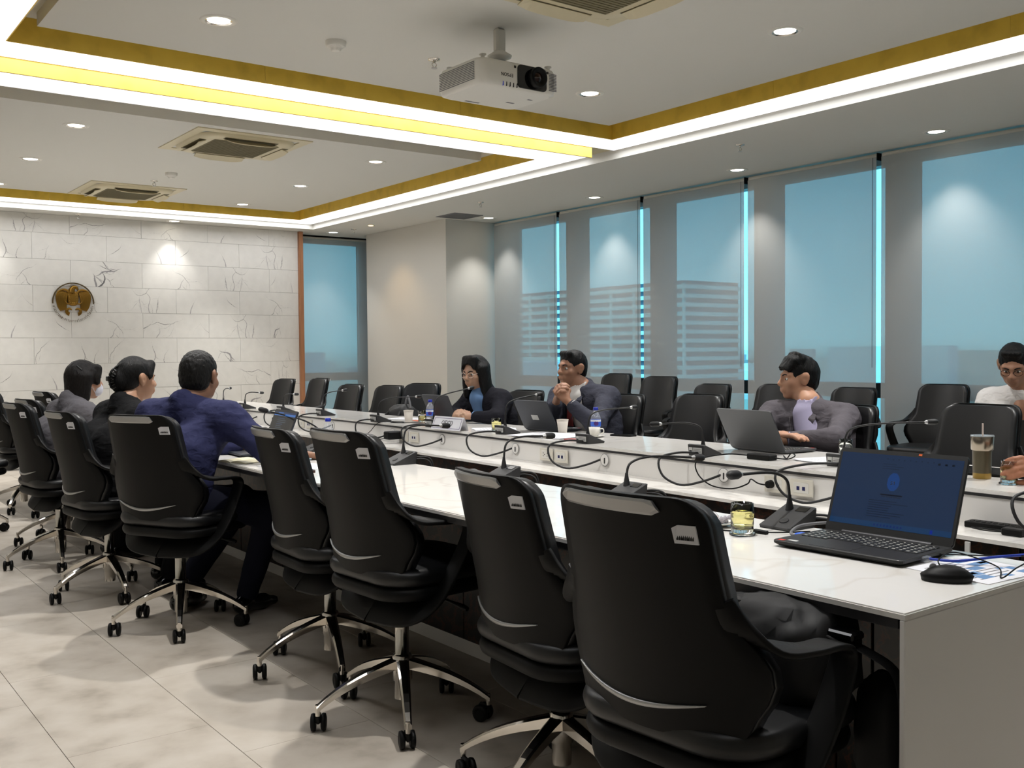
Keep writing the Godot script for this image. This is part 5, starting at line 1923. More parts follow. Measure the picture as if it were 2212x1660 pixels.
func bags() -> void:
	# black bag on the nearest chair: a body on the seat with a strap and clip over the arm
	var b := thing("shoulder_bag", "black bag on the chair with its strap and clip hanging over the arm", "bag", Vector3(1.70, 0.48, -1.38))
	var st := new_st()
	blob(st, Vector3(0.03, 0.13, 0.03), Vector3(0.13, 0.125, 0.15), 0.18, 3)
	obj("body", st, M.bag_black, b)
	st = new_st()
	var pts := curve([Vector3(-0.06, 0.24, -0.06), Vector3(-0.02, 0.235, 0.06), Vector3(0.0, 0.20, 0.16), Vector3(0.03, 0.172, 0.235), Vector3(0.06, 0.13, 0.28), Vector3(0.08, 0.03, 0.285), Vector3(0.10, -0.06, 0.27), Vector3(0.12, -0.13, 0.24)], 6)
	var rings := []
	for k in pts.size():
		var q: Vector3 = pts[k]
		rings.append(PackedVector3Array([q + Vector3(-0.016, 0, 0.002), q + Vector3(0.016, 0, 0.002), q + Vector3(0.016, 0.004, -0.002), q + Vector3(-0.016, 0.004, -0.002)]))
	loft(st, rings, true, -1)
	obj("strap", st, M.bag_black, b)
	st = new_st()
	box(st, Vector3(-0.006, 0.196, 0.16), Vector3(0.036, 0.212, 0.225), 0.004)
	obj("clip", st, M.black_gloss, b)
	st = new_st()
	blob(st, Vector3(0.16, -0.03, 0.20), Vector3(0.07, 0.13, 0.06), 0.15, 8, 12)
	obj("side_pocket", st, M.bag_black, b)
	# brown handbag
	var h := thing("handbag", "brown leather handbag with stitched edges on the chair behind the woman in black", "handbag", Vector3(1.50, 0.475, -5.60), deg_to_rad(10))
	for k in 3:
		st = new_st()
		box(st, Vector3(-0.05 + 0.036 * k, 0.0, -0.13), Vector3(-0.018 + 0.036 * k, 0.20, 0.13), 0.01)
		obj("compartment", st, M.brown_leather, h)
	for k in 2:
		st = new_st()
		tube(st, curve([Vector3(-0.03 + 0.06 * k, 0.19, -0.06), Vector3(-0.03 + 0.06 * k, 0.25, -0.045), Vector3(-0.03 + 0.06 * k, 0.265, 0.0), Vector3(-0.03 + 0.06 * k, 0.25, 0.045), Vector3(-0.03 + 0.06 * k, 0.19, 0.06)], 5), 0.006, 8)
		obj("handle", st, M.brown_leather, h)
	# black backpack on the blue chair
	var p := thing("backpack", "black backpack with a grey loop lying on the dark blue chair", "backpack", Vector3(4.17, 0.48, -7.02))
	st = new_st()
	blob(st, Vector3(0, 0.17, 0), Vector3(0.11, 0.18, 0.17), 0.16, 12)
	obj("body", st, M.bag_black, p)
	st = new_st()
	tube(st, curve([Vector3(0, 0.34, 0.03), Vector3(0.0, 0.40, 0.05), Vector3(0.0, 0.42, 0.075), Vector3(0, 0.37, 0.10), Vector3(0, 0.33, 0.11)], 5), 0.009, 8)
	obj("carry_loop", st, M.grille_grey, p)
	for s: float in [-1.0, 1.0]:
		st = new_st()
		tube(st, curve([Vector3(-0.08, 0.30, 0.08 * s), Vector3(-0.12, 0.24, 0.11 * s), Vector3(-0.12, 0.12, 0.12 * s), Vector3(-0.08, 0.03, 0.12 * s)], 5), 0.012, 6)
		obj("shoulder_strap", st, M.bag_black, p)

# ---------------------------------------------------------------- emblem on the marble wall
func emblem() -> void:
	var t := thing("wall_emblem", "gold bird emblem ringed by Thai letters on the marble wall", "emblem", Vector3(2.885, 1.862, -12.166))
	var st := new_st()
	# upper half ring, with two tails
	var rings := []
	for k in 41:
		var a := lerpf(deg_to_rad(-4), deg_to_rad(184), k / 40.0)
		var d := Vector3(cos(a), sin(a), 0)
		rings.append(PackedVector3Array([d * 0.226, d * 0.226 + Vector3(0, 0, 0.012), d * 0.213 + Vector3(0, 0, 0.012), d * 0.213]))
	loft(st, rings, true, -1)
	obj("ring", st, M.emblem_bronze, t)
	st = new_st()
	blob(st, Vector3(-0.005, 0.045, 0.006), Vector3(0.062, 0.085, 0.022), 0.0, 1, 12)
	var bd := obj("body", st, M.emblem_gold, t)
	st = new_st()
	for row in 6:
		for c in 5:
			var q := Vector3(-0.045 + 0.02 * c + 0.01 * (row % 2), 0.10 - 0.022 * row, 0.02)
			if Vector2(q.x / 0.055, (q.y - 0.045) / 0.08).length() < 0.95:
				lathe(st, [Vector2(0.010, 0.0), Vector2(0.008, 0.006), Vector2(0.001, 0.008)], 8, q, Basis(Vector3.RIGHT, PI / 2))
	obj("scales", st, M.emblem_gold, bd)
	# head and beak
	st = new_st()
	tube(st, curve([Vector3(-0.02, 0.11, 0.015), Vector3(-0.012, 0.15, 0.018), Vector3(0.006, 0.170, 0.018), Vector3(0.032, 0.168, 0.018), Vector3(0.046, 0.148, 0.016), Vector3(0.040, 0.136, 0.014)], 5), [0.034, 0.034, 0.033, 0.032, 0.031, 0.030, 0.029, 0.028, 0.027, 0.026, 0.025, 0.024, 0.023, 0.022, 0.021, 0.020, 0.018, 0.016, 0.014, 0.012, 0.011, 0.010, 0.008, 0.006, 0.004, 0.002], 10)
	for k in 3: tube(st, curve([Vector3(-0.02 - 0.006 * k, 0.165, 0.016), Vector3(-0.034 - 0.01 * k, 0.158 - 0.012 * k, 0.014), Vector3(-0.040 - 0.012 * k, 0.14 - 0.02 * k, 0.012)], 4), 0.006, 6)
	obj("head", st, M.emblem_gold, t)
	# wings: feathers fanning out and down on both sides
	for s: float in [-1.0, 1.0]:
		for k in 9:
			var f := k / 8.0
			st = new_st()
			var a0 := Vector3(s * lerpf(0.055, 0.115, f), lerpf(0.115, 0.135, f), 0.010)
			var a1 := Vector3(s * lerpf(0.075, 0.178, f), lerpf(0.055, 0.085, f), 0.014)
			var a2 := Vector3(s * lerpf(0.080, 0.168, f), lerpf(-0.03, -0.035, f), 0.012)
			var a3 := Vector3(s * lerpf(0.075, 0.135, f), lerpf(-0.085, -0.105, f), 0.008)
			tube(st, curve([a0, a1, a2, a3], 5), [0.004, 0.006, 0.008, 0.009, 0.010, 0.010, 0.010, 0.010, 0.0095, 0.009, 0.0085, 0.008, 0.007, 0.006, 0.004, 0.002], 6)
			obj("feather", st, M.emblem_gold, t)
		st = new_st()
		tube(st, curve([Vector3(s * 0.03, 0.10, 0.014), Vector3(s * 0.07, 0.135, 0.016), Vector3(s * 0.115, 0.142, 0.016), Vector3(s * 0.165, 0.115, 0.012), Vector3(s * 0.182, 0.06, 0.010)], 5), [0.012, 0.013, 0.014, 0.014, 0.014, 0.014, 0.014, 0.013, 0.013, 0.012, 0.012, 0.011, 0.011, 0.010, 0.010, 0.009, 0.008, 0.007, 0.006, 0.005, 0.003], 8)
		obj("wing_ridge", st, M.emblem_gold, t)
		# curling tail plumes
		for k in 3:
			st = new_st()
			var pts := []
			for i in 16:
				var f := i / 15.0
				var rad := lerpf(0.072 - 0.016 * k, 0.012, f)
				var a := -PI / 2 + s * (0.2 + f * 4.2)
				pts.append(Vector3(s * 0.036 + cos(a) * rad * 0.9, -0.092 + sin(a) * rad * 0.78, 0.010 + 0.004 * k))
			tube(st, pts, 0.0075, 6)
			obj("tail_plume", st, M.emblem_gold, t)
		st = new_st()
		tube(st, curve([Vector3(s * 0.03, 0.0, 0.02), Vector3(s * 0.06, -0.02, 0.022), Vector3(s * 0.085, 0.0, 0.02), Vector3(s * 0.10, 0.022, 0.018)], 4), 0.008, 6)
		obj("claw", st, M.emblem_gold, t)
	# Thai lettering along the lower arc
	var g := thai()
	var text := "s,am,n,a^,k,ng,aa,n,kh,nn,a,k,r,r,m,k,aa,r,n,o,y,b,aa,y,r,a^,th,w,i^,s,aa,h,k,i^,j".split(",")
	var n := 0
	for c in text:
		if not c.ends_with("^"): n += 1
	var at := 0
	for c in text:
		var mark := c.ends_with("^")
		var idx := at - 1 if mark else at
		var a := lerpf(deg_to_rad(190), deg_to_rad(350), (idx + 0.5) / n)
		var up := Vector3(-cos(a), -sin(a), 0)
		var rt := Vector3(-sin(a), cos(a), 0)
		var o := Vector3(cos(a), sin(a), 0) * 0.226
		st = new_st()
		for stroke in g[c]:
			var pts := []
			for q in stroke: pts.append(o + rt * (q.x - 0.35) * 0.022 + up * (q.y) * 0.024 + Vector3(0, 0, 0.004))
			tube(st, pts, 0.0019, 5)
		obj("letter", st, M.emblem_bronze, t)
		if not mark: at += 1

func thai() -> Dictionary:
	var P := func(a: Array) -> Array:
		var o := []
		for k in range(0, a.size(), 2): o.append(Vector2(a[k], a[k + 1]))
		return o
	return {
		"s": [P.call([0.3, 0.35, 0.45, 0.45, 0.4, 0.6, 0.15, 0.6, 0.05, 0.3, 0.1, 0.0, 0.3, 0.2, 0.55, 0.0, 0.6, 0.6, 0.35, 0.9, 0.1, 0.85]), P.call([0.5, 0.8, 0.7, 1.0])],
		"am": [P.call([0.1, 0.8, 0.3, 1.0, 0.5, 0.85, 0.5, 0.0]), P.call([0.0, 1.1, 0.1, 1.2, 0.2, 1.1, 0.1, 1.05, 0.0, 1.1])],
		"n": [P.call([0.2, 0.95, 0.05, 0.9, 0.1, 0.75, 0.2, 0.85, 0.2, 0.0, 0.5, 0.2, 0.65, 0.15, 0.62, 0.0, 0.5, 0.1, 0.55, 1.0])],
		"a^": [P.call([0.4, 1.15, 0.5, 1.3, 0.6, 1.2, 0.75, 1.35])],
		"k": [P.call([0.12, 0.0, 0.12, 0.55, 0.25, 0.68, 0.1, 0.82, 0.35, 1.0, 0.58, 0.88, 0.6, 0.0])],
		"ng": [P.call([0.45, 0.95, 0.35, 0.85, 0.45, 0.75, 0.55, 0.85, 0.5, 0.2, 0.35, 0.0, 0.1, 0.4])],
		"aa": [P.call([0.15, 0.75, 0.3, 1.0, 0.48, 0.85, 0.48, 0.0])],
		"kh": [P.call([0.3, 0.4, 0.42, 0.5, 0.35, 0.65, 0.22, 0.5, 0.15, 0.0]), P.call([0.15, 0.0, 0.08, 0.7, 0.35, 1.0, 0.6, 0.75, 0.6, 0.0])],
		"nn": [P.call([0.1, 0.3, 0.2, 0.4, 0.2, 0.0, 0.15, 0.8, 0.3, 1.0, 0.42, 0.8, 0.42, 0.0, 0.6, 0.2, 0.72, 0.1, 0.65, 0.0]), P.call([0.62, 0.1, 0.62, 1.0])],
		"a": [P.call([0.2, 0.7, 0.3, 0.85, 0.4, 0.7, 0.3, 0.6, 0.5, 0.6]), P.call([0.2, 0.2, 0.3, 0.35, 0.4, 0.2, 0.3, 0.1, 0.5, 0.1])],
		"r": [P.call([0.35, 0.0, 0.45, 0.1, 0.35, 0.2, 0.3, 0.1, 0.42, 0.5, 0.12, 0.72, 0.2, 1.0, 0.5, 0.9])],
		"m": [P.call([0.2, 0.95, 0.08, 0.9, 0.12, 0.78, 0.2, 0.85, 0.2, 0.15, 0.1, 0.0, 0.28, 0.05, 0.6, 0.05, 0.6, 1.0])],
		"o": [P.call([0.5, 0.0, 0.4, 0.08, 0.4, 0.9, 0.15, 1.05, 0.1, 1.3, 0.35, 1.2, 0.6, 1.3])],
		"y": [P.call([0.2, 0.95, 0.1, 0.85, 0.22, 0.78, 0.12, 0.6, 0.2, 0.45, 0.1, 0.3, 0.15, 0.0, 0.6, 0.05, 0.6, 1.0])],
		"b": [P.call([0.18, 0.95, 0.08, 0.88, 0.15, 0.78, 0.18, 0.9, 0.15, 0.0, 0.6, 0.02, 0.6, 1.0])],
		"th": [P.call([0.3, 0.3, 0.4, 0.4, 0.35, 0.55, 0.15, 0.4, 0.15, 0.8, 0.4, 1.0, 0.6, 0.75, 0.55, 0.3]), P.call([0.2, -0.15, 0.35, -0.3, 0.5, -0.1, 0.65, -0.25])],
		"w": [P.call([0.3, 0.0, 0.42, 0.1, 0.35, 0.22, 0.28, 0.1, 0.5, 0.2, 0.55, 0.7, 0.35, 1.0, 0.1, 0.85])],
		"i^": [P.call([0.2, 1.12, 0.35, 1.3, 0.6, 1.15, 0.2, 1.12])],
		"h": [P.call([0.18, 0.95, 0.08, 0.88, 0.18, 0.78, 0.2, 0.0, 0.2, 0.5, 0.45, 0.8, 0.6, 0.95, 0.5, 0.75, 0.58, 0.0])],
		"j": [P.call([0.3, 0.3, 0.2, 0.4, 0.3, 0.5, 0.4, 0.4, 0.35, 0.0, 0.55, 0.3, 0.55, 0.75, 0.35, 1.0, 0.1, 0.85])],
	}

# ---------------------------------------------------------------- people: tapered capsules and ellipsoids blended on a grid
func field(cell: float, k: float) -> Dictionary:
	return {"cell": cell, "k": k, "prims": [], "cuts": [], "dents": [], "noise": 0.0, "freq": 20.0, "stretch": Vector3.ONE, "seed": 1}

func cap(f: Dictionary, a: Vector3, b: Vector3, ra: float, rb: float) -> void:
	f.prims.append([0, a, b, ra, rb])

func ell(f: Dictionary, c: Vector3, basis: Basis, r: Vector3) -> void:
	f.prims.append([1, c, basis, r])

func net(f: Dictionary, out: Dictionary) -> void:
	var cell: float = f.cell
	var k: float = f.k
	var lo := Vector3.ONE * 1e9
	var hi := -Vector3.ONE * 1e9
	for p in f.prims:
		if p[0] == 0:
			var m := maxf(p[3], p[4])
			lo = lo.min((p[1] as Vector3).min(p[2]) - Vector3.ONE * m)
			hi = hi.max((p[1] as Vector3).max(p[2]) + Vector3.ONE * m)
		else:
			var m: float = maxf(p[3].x, maxf(p[3].y, p[3].z))
			lo = lo.min(p[1] - Vector3.ONE * m)
			hi = hi.max(p[1] + Vector3.ONE * m)
	var pad_ := 3.0 * cell + 2.5 * k + absf(f.noise)
	lo -= Vector3.ONE * pad_
	hi += Vector3.ONE * pad_
	var n := Vector3i(((hi - lo) / cell).ceil()) + Vector3i.ONE
	var nx := n.x
	var nxy := n.x * n.y
	var sum := PackedFloat32Array()
	sum.resize(nxy * n.z)
	var ik := 1.0 / k
	for p in f.prims:
		var pl: Vector3
		var ph: Vector3
		if p[0] == 0:
			var m := maxf(p[3], p[4]) + pad_
			pl = (p[1] as Vector3).min(p[2]) - Vector3.ONE * m
			ph = (p[1] as Vector3).max(p[2]) + Vector3.ONE * m
		else:
			var bs: Basis = p[2]
			var rr: Vector3 = p[3]
			var e := (bs.x * rr.x).abs() + (bs.y * rr.y).abs() + (bs.z * rr.z).abs() + Vector3.ONE * pad_
			pl = p[1] - e
			ph = p[1] + e
		var i0 := Vector3i(((pl - lo) / cell).floor()).clamp(Vector3i.ZERO, n - Vector3i.ONE)
		var i1 := Vector3i(((ph - lo) / cell).ceil()).clamp(Vector3i.ZERO, n - Vector3i.ONE)
		if p[0] == 0:
			var a: Vector3 = p[1]
			var ba: Vector3 = p[2] - a
			var inv := 1.0 / maxf(ba.length_squared(), 1e-9)
			var ra: float = p[3]
			var dr: float = p[4] - ra
			for z in range(i0.z, i1.z + 1):
				for y in range(i0.y, i1.y + 1):
					var at := z * nxy + y * nx + i0.x
					var q := lo + Vector3(i0.x, y, z) * cell - a
					for x in range(i0.x, i1.x + 1):
						var h := clampf(q.dot(ba) * inv, 0.0, 1.0)
						var d := (q - ba * h).length() - ra - dr * h
						if d < pad_: sum[at] += exp(-d * ik)
						at += 1
						q.x += cell
		else:
			var c: Vector3 = p[1]
			var bt: Basis = (p[2] as Basis).transposed()
			var ir := Vector3.ONE / (p[3] as Vector3)
			for z in range(i0.z, i1.z + 1):
				for y in range(i0.y, i1.y + 1):
					var at := z * nxy + y * nx + i0.x
					for x in range(i0.x, i1.x + 1):
						var q := bt * (lo + Vector3(x, y, z) * cell - c) * ir
						var k0 := q.length()
						var d := k0 * (k0 - 1.0) / maxf((q * ir).length(), 1e-6)
						if d < pad_: sum[at] += exp(-d * ik)
						at += 1
	var far := 2.5 * cell
	var val := PackedFloat32Array()
	val.resize(sum.size())
	for i in sum.size():
		val[i] = clampf(-k * log(sum[i]), -far * 3.0, far) if sum[i] > 0.0 else far
	for d in f.dents:
		var s: float = d[1]
		var i0 := Vector3i(((d[0] - Vector3.ONE * s * 2.2 - lo) / cell).floor()).clamp(Vector3i.ZERO, n - Vector3i.ONE)
		var i1 := Vector3i(((d[0] + Vector3.ONE * s * 2.2 - lo) / cell).ceil()).clamp(Vector3i.ZERO, n - Vector3i.ONE)
		for z in range(i0.z, i1.z + 1):
			for y in range(i0.y, i1.y + 1):
				for x in range(i0.x, i1.x + 1):
					val[z * nxy + y * nx + x] += d[2] * exp(-(lo + Vector3(x, y, z) * cell - d[0]).length_squared() / (s * s))
	for c in f.cuts:
		var bt: Basis = (c[1] as Basis).transposed()
		var ir := Vector3.ONE / (c[2] as Vector3)
		var m: float = maxf(c[2].x, maxf(c[2].y, c[2].z)) + cell
		var i0 := Vector3i(((c[0] - Vector3.ONE * m - lo) / cell).floor()).clamp(Vector3i.ZERO, n - Vector3i.ONE)
		var i1 := Vector3i(((c[0] + Vector3.ONE * m - lo) / cell).ceil()).clamp(Vector3i.ZERO, n - Vector3i.ONE)
		for z in range(i0.z, i1.z + 1):
			for y in range(i0.y, i1.y + 1):
				for x in range(i0.x, i1.x + 1):
					var q: Vector3 = bt * (lo + Vector3(x, y, z) * cell - (c[0] as Vector3)) * ir
					var k0 := q.length()
					var d := k0 * (k0 - 1.0) / maxf((q * ir).length(), 1e-6)
					var at := z * nxy + y * nx + x
					val[at] = maxf(val[at], -d)
	if f.noise != 0.0:
		var nz := FastNoiseLite.new()
		nz.seed = f.seed
		nz.frequency = f.freq
		nz.fractal_octaves = 3
		var amp: float = f.noise
		var sv: Vector3 = f.stretch
		for z in n.z:
			for y in n.y:
				var at := z * nxy + y * nx
				for x in nx:
					var v := val[at]
					if v < far and v > -far: val[at] = v + amp * nz.get_noise_3dv((lo + Vector3(x, y, z) * cell) * sv)
					at += 1
	# one vertex in each crossed cell
	var cellv := PackedInt32Array()
	cellv.resize(val.size())
	cellv.fill(-1)
	var offs := [0, 1, nx, nx + 1, nxy, nxy + 1, nxy + nx, nxy + nx + 1]
	var o1 := 1
	var o2 := nx
	var o3 := nx + 1
	var o4 := nxy
	var o5 := nxy + 1
	var o6 := nxy + nx
	var o7 := nxy + nx + 1
	var edges := [[0, 1], [2, 3], [4, 5], [6, 7], [0, 2], [1, 3], [4, 6], [5, 7], [0, 4], [1, 5], [2, 6], [3, 7]]
	var corner := [Vector3(0, 0, 0), Vector3(1, 0, 0), Vector3(0, 1, 0), Vector3(1, 1, 0), Vector3(0, 0, 1), Vector3(1, 0, 1), Vector3(0, 1, 1), Vector3(1, 1, 1)]
	var V: PackedVector3Array = out.v
	var N: PackedVector3Array = out.n
	var I: PackedInt32Array = out.i
	for z in n.z - 1:
		for y in n.y - 1:
			var at := z * nxy + y * nx - 1
			for x in nx - 1:
				at += 1
				var a0 := val[at] < 0.0
				if a0 == (val[at + o1] < 0.0) and a0 == (val[at + o2] < 0.0) and a0 == (val[at + o3] < 0.0) and a0 == (val[at + o4] < 0.0) and a0 == (val[at + o5] < 0.0) and a0 == (val[at + o6] < 0.0) and a0 == (val[at + o7] < 0.0):
					continue
				var c := Vector3.ZERO
				var cnt := 0
				for e in edges:
					var va := val[at + offs[e[0]]]
					var vb := val[at + offs[e[1]]]
					if (va < 0.0) != (vb < 0.0):
						c += (corner[e[0]] as Vector3).lerp(corner[e[1]], va / (va - vb))
						cnt += 1
				var g := Vector3(val[at + o1] + val[at + o3] + val[at + o5] + val[at + o7] - val[at] - val[at + o2] - val[at + o4] - val[at + o6], val[at + o2] + val[at + o3] + val[at + o6] + val[at + o7] - val[at] - val[at + o1] - val[at + o4] - val[at + o5], val[at + o4] + val[at + o5] + val[at + o6] + val[at + o7] - val[at] - val[at + o1] - val[at + o2] - val[at + o3])
				cellv[at] = V.size()
				V.append(lo + (Vector3(x, y, z) + c / cnt) * cell)
				N.append(g.normalized())
	for z in range(1, n.z - 1):
		for y in range(1, n.y - 1):
			var at := z * nxy + y * nx
			for x in range(1, nx - 1):
				var i := at + x
				var ins := val[i] < 0.0
				for ax in 3:
					var step: int = [1, nx, nxy][ax]
					if ins == (val[i + step] < 0.0): continue
					var u: int = [nx, nxy, 1][ax]
					var w: int = [nxy, 1, nx][ax]
					var a := cellv[i]
					var b := cellv[i - u]
					var c := cellv[i - u - w]
					var d := cellv[i - w]
					if a < 0 or b < 0 or c < 0 or d < 0: continue
					if ins: I.append_array(PackedInt32Array([a, c, b, a, d, c]))
					else: I.append_array(PackedInt32Array([a, b, c, a, c, d]))
	out.v = V
	out.n = N
	out.i = I

func skin_out() -> Dictionary:
	return {"v": PackedVector3Array(), "n": PackedVector3Array(), "i": PackedInt32Array()}

func from_net(out: Dictionary) -> ArrayMesh:
	var arr := []
	arr.resize(Mesh.ARRAY_MAX)
	arr[Mesh.ARRAY_VERTEX] = out.v
	arr[Mesh.ARRAY_NORMAL] = out.n
	arr[Mesh.ARRAY_INDEX] = out.i
	var m := ArrayMesh.new()
	m.add_surface_from_arrays(Mesh.PRIMITIVE_TRIANGLES, arr)
	return m

func part_net(called: String, f: Dictionary, m: Material, parent: Node) -> MeshInstance3D:
	var o := skin_out()
	net(f, o)
	return inst(called, from_net(o), m, parent)

func heading(az: float) -> Vector3:
	return Vector3(cos(deg_to_rad(az)), 0, -sin(deg_to_rad(az)))

func hand(f: Dictionary, wrist: Vector3, dir: Vector3, back: Vector3, thumb_side: float, curl: float, spread := 1.0) -> void:
	dir = dir.normalized()
	back = (back - dir * back.dot(dir)).normalized()
	var sd := dir.cross(back).normalized() * thumb_side
	var len := [0.070, 0.079, 0.073, 0.057]
	for k in 4:
		var t := (0.029 - 0.0195 * k) * spread
		var base := wrist + sd * t * 0.55 + dir * 0.012
		var kn := wrist + dir * (0.086 - 0.004 * absf(k - 1.2)) + sd * t
		cap(f, base, kn, 0.0135, 0.0112)
		var d := dir + sd * t * 1.2
		var p := kn
		var l: float = len[k]
		for j in 3:
			var a: float = curl * [0.75, 1.1, 0.8][j]
			var ax := d.cross(-back).normalized()
			if ax.length() < 0.5: ax = sd
			d = d.normalized().rotated(ax, a * 0.9 if j < 2 else a * 0.6)
			var q: Vector3 = p + d.normalized() * (l * float([0.45, 0.31, 0.24][j]))
			cap(f, p, q, [0.0098, 0.0088, 0.0080][j], [0.0088, 0.0080, 0.0068][j])
			p = q
	var b0 := wrist + dir * 0.022 + sd * 0.020
	var b1 := b0 + (dir * 0.55 + sd * 0.62 - back * 0.35).normalized() * 0.040
	var b2 := b1 + (dir * 0.80 + sd * (0.35 - curl * 0.3) - back * 0.3).normalized() * 0.033
	var b3 := b2 + (dir * 0.85 + sd * (0.05 - curl * 0.4) - back * 0.25).normalized() * 0.026
	cap(f, b0, b1, 0.014, 0.0115)
	cap(f, b1, b2, 0.0112, 0.0098)
	cap(f, b2, b3, 0.0098, 0.0078)

var M_hair: NoiseTexture2D
var M_fold: NoiseTexture2D

func person(d: Dictionary) -> Node3D:
	var base: Vector3 = d.hip * Vector3(1, 0, 1)
	var t := thing("person", d.label, "person", base)
	var sk := mat("skin_%d" % used.person, d.skin, 0.5, 0, 0.4)
	sk.subsurf_scatter_enabled = true
	sk.subsurf_scatter_strength = 0.12
	var cloth := mat("cloth_%d" % used.person, d.cloth, 0.85, 0, 0.25)
	var hairm := mat("hair_%d" % used.person, d.hair, 0.5, 0, 0.35)
	hairm.heightmap_enabled = true
	hairm.heightmap_texture = M_hair
	hairm.heightmap_scale = 0.25
	hairm.uv1_triplanar = true
	hairm.uv1_scale = Vector3(16, 2.2, 16)
	cloth.heightmap_enabled = true
	cloth.heightmap_texture = M_fold
	cloth.heightmap_scale = 0.4
	cloth.uv1_triplanar = true
	cloth.uv1_scale = Vector3(2.2, 3.4, 2.2)
	var F: Vector3 = heading(d.look)
	F = (F * cos(deg_to_rad(d.pitch)) + Vector3.UP * sin(deg_to_rad(d.pitch))).normalized()
	var R := F.cross(Vector3.UP).normalized()
	R = R.rotated(F, deg_to_rad(d.get("tilt", 0.0)))
	var U := R.cross(F).normalized()
	var hb := Basis(R, U, F)
	var hc: Vector3 = d.head - base
	var P := func(x: float, y: float, z: float) -> Vector3: return hc + hb * Vector3(x, y, z)
	var bf := heading(d.az)
	var br := bf.cross(Vector3.UP)
	var neck: Vector3 = d.neck - base
	var hip: Vector3 = d.hip - base
	var shr: Vector3 = d.shr - base
	var shl: Vector3 = d.shl - base
	var big: float = d.get("big", 1.0)
	# ---- skin
	var out := skin_out()
	var f := field(0.0052, 0.0065)
	ell(f, P.call(0, 0.030, -0.014), hb, Vector3(0.073, 0.086, 0.093))
	ell(f, P.call(0, -0.026, 0.030), hb, Vector3(0.061, 0.078, 0.060))
	ell(f, P.call(0, -0.072, 0.034), hb, Vector3(0.046, 0.034, 0.046))
	ell(f, P.call(0, -0.094, 0.064), hb, Vector3(0.021, 0.015, 0.018))
	cap(f, P.call(0, 0.012, 0.084), P.call(0, -0.026, 0.106), 0.0085, 0.0105)
	for s: float in [-1.0, 1.0]:
		cap(f, P.call(0.009 * s, -0.030, 0.094), P.call(0.012 * s, -0.031, 0.088), 0.0085, 0.0085)
		cap(f, P.call(0.006 * s, 0.021, 0.082), P.call(0.045 * s, 0.020, 0.066), 0.011, 0.010)
		ell(f, P.call(0.040 * s, -0.024, 0.056), hb, Vector3(0.024, 0.022, 0.024))
		ell(f, P.call(0.076 * s, -0.004, -0.010), hb * Basis(Vector3.UP, -0.35 * s), Vector3(0.0085, 0.031, 0.019))
		ell(f, P.call(0.080 * s, 0.012, -0.016), hb * Basis(Vector3.UP, -0.5 * s), Vector3(0.006, 0.018, 0.016))
		f.dents.append([P.call(0.031 * s, 0.0, 0.092), 0.017, 0.010])
		f.dents.append([P.call(0.088 * s, -0.002, -0.006), 0.009, 0.005])
	cap(f, P.call(-0.019, -0.0565, 0.086), P.call(0.019, -0.0565, 0.086), 0.0075, 0.0075)
	cap(f, P.call(-0.014, -0.066, 0.085), P.call(0.014, -0.066, 0.085), 0.0075, 0.0075)
	f.dents.append([P.call(0, -0.080, 0.092), 0.010, 0.003])
	cap(f, P.call(0, -0.06, -0.018), neck, 0.052 * big, 0.060 * big)
	cap(f, P.call(0, -0.06, 0.0), neck + bf * 0.015, 0.046 * big, 0.055 * big)
	net(f, out)
	for h in d.hands:
		f = field(0.0048, 0.0042)
		hand(f, h[0] - base, h[1], h[2], h[3], h[4])
		cap(f, (h[5] as Vector3) - base, h[0] - base, 0.029, 0.0235)
		net(f, out)
	# the trunk and arms under the clothes
	f = field(0.02, 0.008)
	cap(f, hip, neck - Vector3.UP * 0.10 + bf * 0.02, 0.06, 0.06)
	cap(f, neck - Vector3.UP * 0.10 + bf * 0.02, neck, 0.05, 0.048)
	for s in 2:
		var sh: Vector3 = shr if s == 0 else shl
		var el: Vector3 = (d.elr if s == 0 else d.ell) - base
		var wr: Vector3 = (d.wrr if s == 0 else d.wrl) - base
		cap(f, neck - Vector3.UP * 0.09 + bf * 0.015, sh - Vector3.UP * 0.02, 0.030, 0.030)
		cap(f, sh - Vector3.UP * 0.02, el, 0.030, 0.028)
		cap(f, el, wr, 0.028, 0.023)
	net(f, out)
	inst("body", from_net(out), sk, t)
	# ---- face parts
	var st: SurfaceTool
	if d.get("face", true):
		var white := mat("eye_white", Color(0.80, 0.78, 0.76), 0.3)
		var iris := mat("iris", Color(0.06, 0.035, 0.025), 0.2)
		var lips := mat("lips_%d" % used.person, d.skin.lerp(Color(0.45, 0.12, 0.12), 0.45), 0.5)
		for s: float in [-1.0, 1.0]:
			st = new_st()
			ball(st, P.call(0.031 * s, -0.001, 0.0745), hb, Vector3(0.0135, 0.0078 if not d.get("eyes_down", false) else 0.005, 0.0095))
			var eye := inst("eye", commit(st), white, t)
			st = new_st()
			ball(st, P.call(0.031 * s + d.get("gaze", 0.0), -0.0015, 0.0815), hb, Vector3(0.0058, 0.0058, 0.0034))
			inst("iris", commit(st), iris, eye)
			st = new_st()
			tube(st, curve([P.call(0.013 * s, 0.0175, 0.0925), P.call(0.030 * s, 0.0235, 0.0875), P.call(0.049 * s, 0.018, 0.0700)], 4), [0.003, 0.0035, 0.004, 0.0038, 0.0035, 0.003, 0.0026, 0.002, 0.0012], 6)
			inst("eyebrow", commit(st), hairm, t)
